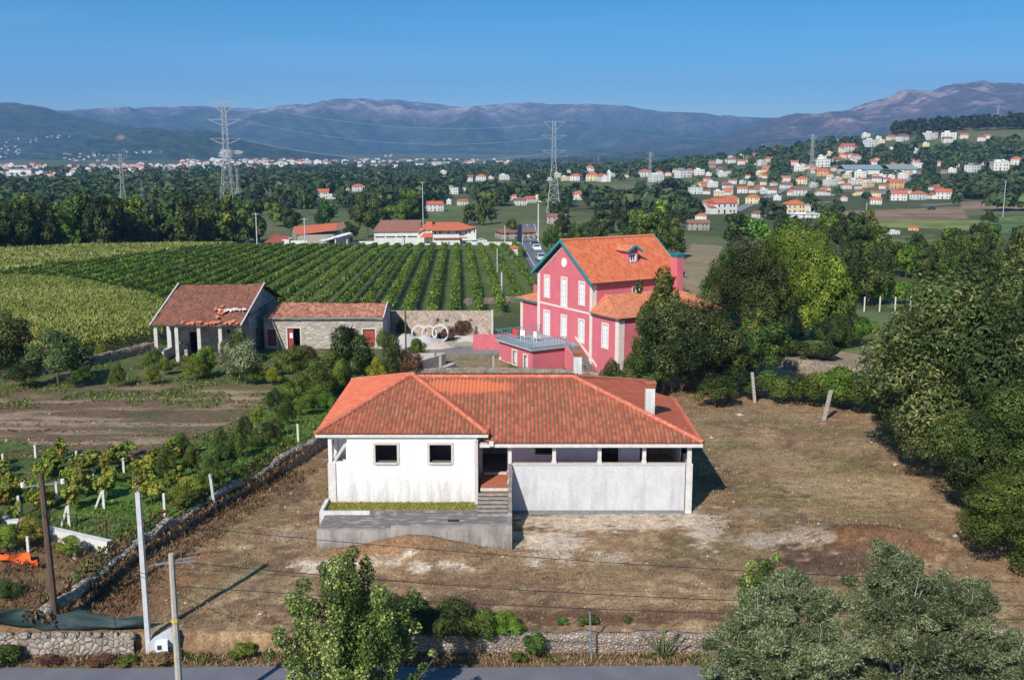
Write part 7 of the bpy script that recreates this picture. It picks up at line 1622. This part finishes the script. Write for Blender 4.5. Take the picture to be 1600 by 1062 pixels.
# ---------------------------------------------------------------- maize field
CORN = gpoly(CORN_PX); xa = min(p[0] for p in CORN); xb = max(p[0] for p in CORN); ya = min(p[1] for p in CORN); yb = max(p[1] for p in CORN)
rc2 = np.random.default_rng(77); n = 330000
rx = rc2.uniform(max(xa, -105), xb, n); ry = rc2.uniform(ya, yb, n); ry = np.round(ry / .75) * .75 + rc2.normal(size=n) * .1
keep = inpoly(rx, ry, CORN) & (rx > -.6 * ry - 12); rx, ry = rx[keep], ry[keep]; n = len(rx)
if n > 150000: rx, ry = rx[:150000], ry[:150000]; n = 150000
hz_ = T(rx, ry); H = 1.75 + .5 * fbm(rx / 9, ry / 9, 3, 3); hh = H * rc2.uniform(.45, 1.0, n) ** .6
C = np.stack([rx, ry, hz_ + hh], 1); N = unit(rc2.normal(size=(n, 3)) + np.array([0, -.4, .35]))
v = np.clip(.38 + 1.1 * (fbm(rx / 14, ry / 7, 4, 8) - .45) + rc2.normal(size=n) * .13 + .15 * (hh / H - .7), 0, 1)
gV, gF, gA = leafquads(C, N, rc2.uniform(.35, .62, n), .34, v, rc2, up=np.array([0, 0, 1.0]))
tag(npmesh('maize_field', gV, gF, L_corn, attr=gA), 'ripening maize field left of the barn', 'maize field', kind='stuff')
rx = rc2.uniform(-150, -20, 240000); ry = rc2.uniform(150, 262, 240000)
GF = gpoly([(-70, 399), (0, 400), (120, 393), (398, 386), (385, 389), (180, 413), (0, 437), (-70, 445)]); keep = inpoly(rx, ry, GF); rx, ry = rx[keep][:60000], ry[keep][:60000]; n = len(rx)
C = np.stack([rx, ry, T(rx, ry) + rc2.uniform(.8, 1.7, n)], 1); N = unit(rc2.normal(size=(n, 3)) + np.array([0, -.3, .6])); v = np.clip(.62 + .9 * (fbm(rx / 22, ry / 6, 4, 8) - .5) + rc2.normal(size=n) * .16, 0, 1)
gV, gF, gA = leafquads(C, N, rc2.uniform(.8, 1.4, n), .4, v, rc2, up=np.array([0, 0, 1.0]))
tag(npmesh('gold_crop', gV, gF, L_corn, attr=gA), 'golden crop field between the vineyard and the left wood', 'crop field', kind='stuff')
# ---------------------------------------------------------------- foreground trees
def limbs_obj(pts_list, mat, parent, name='trunk'):
    mb = MB()
    for pts, rs in pts_list: mb.tube(pts, rs, 6)
    return mb.build(name, mat, parent, smooth=True)
def stem_tree(root_loc, stems, label, name, mat, nl, size, aspect, lob_r, seed, cat='tree', barkm=None, z0=1.2):
    t = empty(name, root_loc, 0, label, cat); rr = random.Random(seed); cs_ = []; rs_ = []; lim = []
    for (sx, sy, sz, w_) in stems:
        base_ = Vector((rr.uniform(-.25, .25), rr.uniform(-.25, .25), -.2)); tip = Vector((sx, sy, sz)); mid_ = base_.lerp(tip, .45) + Vector((sx * .12, sy * .12, -.1))
        lim.append(([base_, mid_, tip * .97], [.09 * w_, .05 * w_, .012]))
        n_ = max(4, int(sz / .55))
        for i in range(n_):
            f = (i + .6) / n_; z = z0 + (sz - z0) * f
            if z < z0: continue
            g_ = z / sz; p = base_.lerp(mid_, g_ / .45) if g_ < .45 else mid_.lerp(tip, (g_ - .45) / .55)
            q = lob_r * w_ * (1.02 - .36 * f); cs_.append((p.x + rr.gauss(0, .18), p.y + rr.gauss(0, .18), z)); rs_.append(q * rr.uniform(.75, 1.15))
    limbs_obj(lim, barkm or bark, t)
    V, Fq, A = lobes_cloud(cs_, rs_, nl, size, aspect, seed, .35, 1.1, vjit=.55, shell=.45)
    npmesh('crown', V, Fq, mat, attr=A, parent=t); return t
def stems_px(root, d, L): return [((px - 800) / F * (d * CP + 4) - root[0], rr_ , und(px, py, d)[2] - root[2], w_) for px, py, rr_, w_ in L]
rootp = (-5.9, 37.6, -1.6)
stem_tree(rootp, stems_px(rootp, 37.6, [(545, 853, 0, 1.0), (552, 868, .2, 1.0), (536, 872, -.3, .9), (512, 885, .5, .9), (484, 905, -.4, 1.0), (455, 935, .3, 1.0), (440, 975, -.5, .9), (578, 878, .6, .9), (612, 905, -.4, .95), (640, 935, .2, .9), (655, 975, .6, .8), (425, 1012, 0, .7), (690, 1010, -.4, .6), (530, 940, -1.1, 1.0), (590, 960, -1.2, 1.0), (560, 930, .9, 1.0), (480, 975, 1.0, .9)]),
          'leafy young poplar with many upright stems in the foreground, left of centre', 'poplar_tree', L_poplar, 60000, .095, .85, .52, 3, z0=.4)
rootp = (9.8, 44.3, gz(9.8, 44.3))
stem_tree(rootp, stems_px(rootp, 44.3, [(1207, 866, 0, .9), (1180, 885, .4, .8), (1230, 880, -.3, .8), (1245, 905, .3, .7), (1165, 915, -.3, .7), (1140, 945, .2, .6)]),
          'thin bright sapling with upright shoots behind the left olive tree', 'sapling', L_poplar, 13000, .10, .8, .42, 8, z0=.8)
def olive(root, blobs, d, label, n, seed):
    t = empty('olive_tree', root, 0, label, 'olive tree'); rr = random.Random(seed); cs_ = []; rs_ = []; lim = [([Vector((0, 0, -.3)), Vector((.1, 0, .9)), Vector((0, .1, 1.9))], [.26, .2, .16])]
    for (px, py, rp_, dy) in blobs:
        x, y, z = und(px, py, d + dy); c = Vector((x - root[0], y - root[1], z - root[2])); Rr = rp_ / F * (d * CP + 4)
        lim.append(([Vector((0, .1, 1.7)), Vector((c.x * .45, c.y * .45, 1.7 + (c.z - 1.7) * .35)), c * .85 + Vector((0, 0, .1)), c + Vector((rr.uniform(-.3, .3), 0, Rr * .8))], [.09, .055, .03, .01]))
        for j in range(15):
            dv = Vector((rr.gauss(0, 1), rr.gauss(0, 1), rr.gauss(0, .8))).normalized() * Rr * rr.uniform(.45, 1.15); cc_ = c + dv
            cs_.append(tuple(cc_)); rs_.append(Rr * rr.uniform(.22, .44)); lim.append(([c * .85, c * .4 + cc_ * .6, cc_], [.03, .018, .006]))
    limbs_obj(lim, barkg, t)
    V, Fq, A = lobes_cloud(cs_, rs_, int(n * 2.0), .135, .22, seed, .35, .75, vjit=.6, shell=.25, vlo=.15, vhi=.8)
    r9 = np.random.default_rng(seed + 5); bl = [(Vector(und(px, py, d + dy)) - Vector(root), rp_ / F * (d * CP + 4)) for (px, py, rp_, dy) in blobs]; parts_ = [(V, Fq, A)]
    for c, Rr in bl:
        m_ = int(n * .055); dd = unit(r9.normal(size=(m_, 3))) * (Rr * 1.12 * r9.random((m_, 1)) ** .45) * np.array([1, 1, .85]); C_ = np.array(c) + dd
        fz = (fbm(C_[:, 0] / .35, C_[:, 2] / .35, 3, seed) + fbm(C_[:, 1] / .35, C_[:, 2] / .3, 3, seed + 1)) > .93; C_, dd = C_[fz], dd[fz]
        parts_.append(leafquads(C_, unit(r9.normal(size=C_.shape) + np.array([0, -.3, .5])), r9.uniform(.09, .17, len(C_)), .22, np.clip(.5 + r9.normal(size=len(C_)) * .28, 0, 1), r9, up=unit(dd) + np.array([0, 0, .5])))
    V, Fq, A = merge(parts_)
    npmesh('crown', V, Fq, L_olive, attr=A, parent=t); return t
olive((9.7, 36.2, -1.6), [(1230, 930, 42, .3), (1180, 965, 45, -.3), (1275, 960, 44, .4), (1140, 1010, 45, 0), (1215, 1010, 52, -1.0), (1290, 1020, 48, -.6), (1160, 1060, 50, .5), (1250, 1075, 55, -.5), (1320, 1070, 35, .2), (1205, 945, 30, 1.0)], 36.2, 'silvery olive tree in the foreground, left one of the right-hand pair', 62000, 21)
olive((14.6, 36.6, -1.6), [(1397, 890, 40, 0), (1365, 930, 40, .4), (1425, 935, 48, -.4), (1480, 940, 42, .3), (1520, 935, 34, .2), (1375, 985, 48, -.5), (1440, 995, 55, -1.1), (1500, 990, 50, -.5), (1550, 1000, 36, .4), (1400, 1050, 52, .2), (1475, 1060, 55, -.4), (1540, 1060, 42, -.2), (1345, 1040, 35, .6), (1440, 950, 40, 1.2)], 36.6, 'larger silvery olive tree in the foreground with a high crown top, right of the pair', 90000, 22)
olive((19.0, 37.2, -1.6), [(1590, 1020, 40, 0), (1570, 1060, 42, .3), (1630, 1040, 45, .2)], 37.2, 'olive tree cut off by the lower right picture corner', 20000, 23)
# ivy and bushes on the road wall
for (x, y, h, r, k, lab) in ((-4.3, 43.2, 1.9, 1.5, 'darkbush', 'dark green ivy-like bush on the wall end behind the poplar'), (-2.6, 43.2, 1.8, 1.4, 'darkbush', 'dark bush hanging over the road wall, second from the poplar'), (-1.2, 43.1, 1.6, 1.1, 'bush', 'green bush at the right end of the ivy on the road wall'), (-.3, 43.2, 1.2, .8, 'brightbush', 'bright green tuft at the tip of the ivy on the wall'), (-5.8, 43.5, 1.9, 1.4, 'darkbush', 'dark bush directly behind the poplar crown')):
    tree(x, y, h, r, k, 'semi', lab, name='ivy_bush', cat='bush', zoff=-.25)
for (px, py, h, r, k) in ((835, 1032, 1.3, .45, 'weed'), (810, 1035, .5, .4, 'weed'), (380, 1030, .6, .6, 'brightbush'), (920, 975, .35, .55, 'weed'), (878, 975, .25, .35, 'weed'), (978, 972, .25, .3, 'weed'), (200, 1038, .35, .5, 'weed'), (12, 1040, .9, .8, 'bush'), (80, 1038, .4, .6, 'brown'), (160, 1038, .35, .6, 'brown'), (255, 1032, .45, .8, 'brown')):
    ptree(px, py, h, r, k, 'midl', 'weed clump at the foot of the roadside walls', name='weed_clump', cat='weeds', group='weed clumps along the road walls', simple=True)
def agave(px, py, label):
    x, y = ground(px, py); r_ = random.Random(3); mb = MB()
    for i in range(22):
        a = r_.uniform(0, 6.28); L = r_.uniform(.9, 1.5); k = r_.uniform(.3, .75); mb.bar((math.cos(a) * .05, math.sin(a) * .05, 0), (math.cos(a) * L * k, math.sin(a) * L * k * .7, L * (1.05 - k * .4)), .05, .02)
    tag(mb.build('spiky_plant', pm('spiky_green', (.08, .11, .04), (.12, .14, .06)), loc=(x, y, gz(x, y))), label, 'plant')
agave(1035, 1030, 'tall spiky fan-like plant growing at the foot of the road wall')
# ---------------------------------------------------------------- ground cover on the plot
def scatter(name, n, xr, yr_, size, aspect, mat, label, cat, cond=None, h=.0, seed=1, upw=1.0, vf=None, tilt=.5):
    r_ = np.random.default_rng(seed); x = r_.uniform(*xr, n); y = r_.uniform(*yr_, n)
    if cond is not None: k = cond(x, y, r_); x, y = x[k], y[k]
    n = len(x); N = unit(np.stack([r_.normal(size=n), r_.normal(size=n), np.full(n, tilt)], 1)); s = r_.uniform(*size, n)
    C = np.stack([x, y, T(x, y) + h + s * .3 * upw], 1); v = None if vf is None else np.clip(vf(x, y) + r_.normal(size=n) * .18, 0, 1)
    V, Fq, A = leafquads(C, N, s, aspect, v, r_, up=np.array([0, 0, 1.0]) * upw)
    o = npmesh(name, V, Fq, mat, attr=A); tag(o, label, cat, kind='stuff'); return o
inlot = lambda x, y: (wall_side(x, y) < -.4) & ~((x > -10.2) & (x < 10) & (y > 51.6) & (y < 70)) & (x < 36)
scatter('dry_grass', 230000, (-26, 36), (43.6, 88), (.06, .20), .2, L_dry, 'dry straw-coloured grass scattered over the plot', 'dry grass', lambda x, y, r_: inlot(x, y) & (r_.random(len(x)) < .25 + 1.3 * (fbm(x / 3, y / 2.2, 3, 6) - .3)), seed=2, vf=lambda x, y: .2 + .8 * fbm(x / 2, y / 2, 3, 4))
scatter('low_weeds', 26000, (-26, 36), (43.6, 90), (.06, .18), .4, L_weed, 'low green weeds in patches on the plot', 'weeds', lambda x, y, r_: inlot(x, y) & (fbm(x / 2.4, y / 2.0, 4, 71) > .60 - .0015 * (y - 43)), seed=3)
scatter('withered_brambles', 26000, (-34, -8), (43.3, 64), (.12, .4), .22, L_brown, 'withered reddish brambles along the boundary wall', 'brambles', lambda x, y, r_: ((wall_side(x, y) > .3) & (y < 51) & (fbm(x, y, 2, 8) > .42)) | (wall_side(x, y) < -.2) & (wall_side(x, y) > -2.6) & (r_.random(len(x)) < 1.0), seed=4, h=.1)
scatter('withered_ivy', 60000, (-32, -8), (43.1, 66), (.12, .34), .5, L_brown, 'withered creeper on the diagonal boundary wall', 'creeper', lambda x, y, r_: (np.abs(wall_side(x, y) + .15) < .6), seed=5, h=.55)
scatter('verge_weeds', 26000, (-30, 30), (41.8, 42.7), (.1, .30), .2, L_dry, 'dry weeds on the verge between road and walls', 'verge weeds', lambda x, y, r_: r_.random(len(x)) < fbm(x / 1.2, y, 3, 3) * 1.5 - .2, seed=6)
scatter('verge_green', 7000, (-30, 30), (41.9, 42.7), (.1, .28), .25, L_weed, 'green weeds on the verge below the walls', 'verge weeds', lambda x, y, r_: fbm(x / 1.5, y, 3, 13) > .56, seed=7)
scatter('strip_grass', 60000, (-34, -6), (44, 84), (.12, .34), .22, m_grass if False else L_weed, 'lush green grass west of the boundary wall', 'grass', lambda x, y, r_: (y > 51) & (wall_side(x, y) > .3) & (wall_side(x, y) < 8.5) & (fbm(x / 2.2, y / 2.2, 3, 5) > .36), seed=8)
scatter('orchard_grass', 36000, (-60, -8), (80, 104), (.12, .4), .25, L_weed, 'rough grass of the orchard before the barn', 'grass', lambda x, y, r_: fbm(x / 3, y / 3, 3, 15) > .5, seed=9)
scatter('pale_straw', 9000, (-48, -14), (62, 84), (.12, .4), .3, L_dry, 'cut straw lying on the tilled field', 'straw', lambda x, y, r_: (wall_side(x, y) > 5) & (vnoise(x / 5, y / .9, 4) > .62), seed=10, upw=.2, tilt=2.0)
scatter('wall_creeper', 22000, (-32, -8), (43.1, 66), (.12, .3), .6, L_weed, 'green creeper on the diagonal boundary wall', 'creeper', lambda x, y, r_: (np.abs(wall_side(x, y) - .1) < .5) & (fbm(x / 1.6, y / 1.6, 3, 61) > .5), seed=15, h=.7)
# stones
r_ = np.random.default_rng(8); mb = MB(); n = 0
for i in range(1100):
    x = r_.uniform(-20, 32); y = r_.uniform(44, 80)
    if not bool(inlot(np.array(x), np.array(y))): continue
    if r_.random() > .25 + 1.2 * (float(fbm(x / 4, y / 4, 2, 3)) - .4): continue
    s = r_.uniform(.03, .10) * (2.2 if r_.random() < .05 else 1); z = gz(x, y); M = Matrix.Translation((x, y, z + s * .2)) @ Matrix.Rotation(r_.uniform(0, 6), 4, 'Z') @ Matrix.Rotation(r_.uniform(-.4, .4), 4, 'X')
    a, b_, c = s * r_.uniform(.7, 1.4), s * r_.uniform(.6, 1.1), s * r_.uniform(.4, .8); P = [M @ Vector(p) for p in ((a, 0, 0), (0, b_, 0), (-a, 0, 0), (0, -b_, 0), (0, 0, c), (0, 0, -c))]
    for f in ((0, 1, 4), (1, 2, 4), (2, 3, 4), (3, 0, 4), (1, 0, 5), (2, 1, 5), (3, 2, 5), (0, 3, 5)): mb.face([P[q] for q in f])
tag(mb.build('loose_stones', pm('pale_stone', (.50, .45, .40), (.36, .31, .27), 4)), 'small pale stones scattered over the plot', 'stones', kind='stuff')
# ---------------------------------------------------------------- haze
hz = MB(); hz.box((-15000, -400, -75), (15000, 15500, 900))
m = bpy.data.materials.new('haze_air'); m.use_nodes = True; nt = m.node_tree
for n in list(nt.nodes):
    if n.type == 'BSDF_PRINCIPLED': nt.nodes.remove(n)
pv = nd(nt, 'ShaderNodeVolumePrincipled'); pv.inputs['Color'].default_value = (.28, .54, 1.0, 1); pv.inputs['Density'].default_value = 9.5e-5; pv.inputs['Anisotropy'].default_value = .0
nt.links.new(pv.outputs[0], nt.nodes['Material Output'].inputs['Volume'])
tag(hz.build('haze', m), kind='stuff')
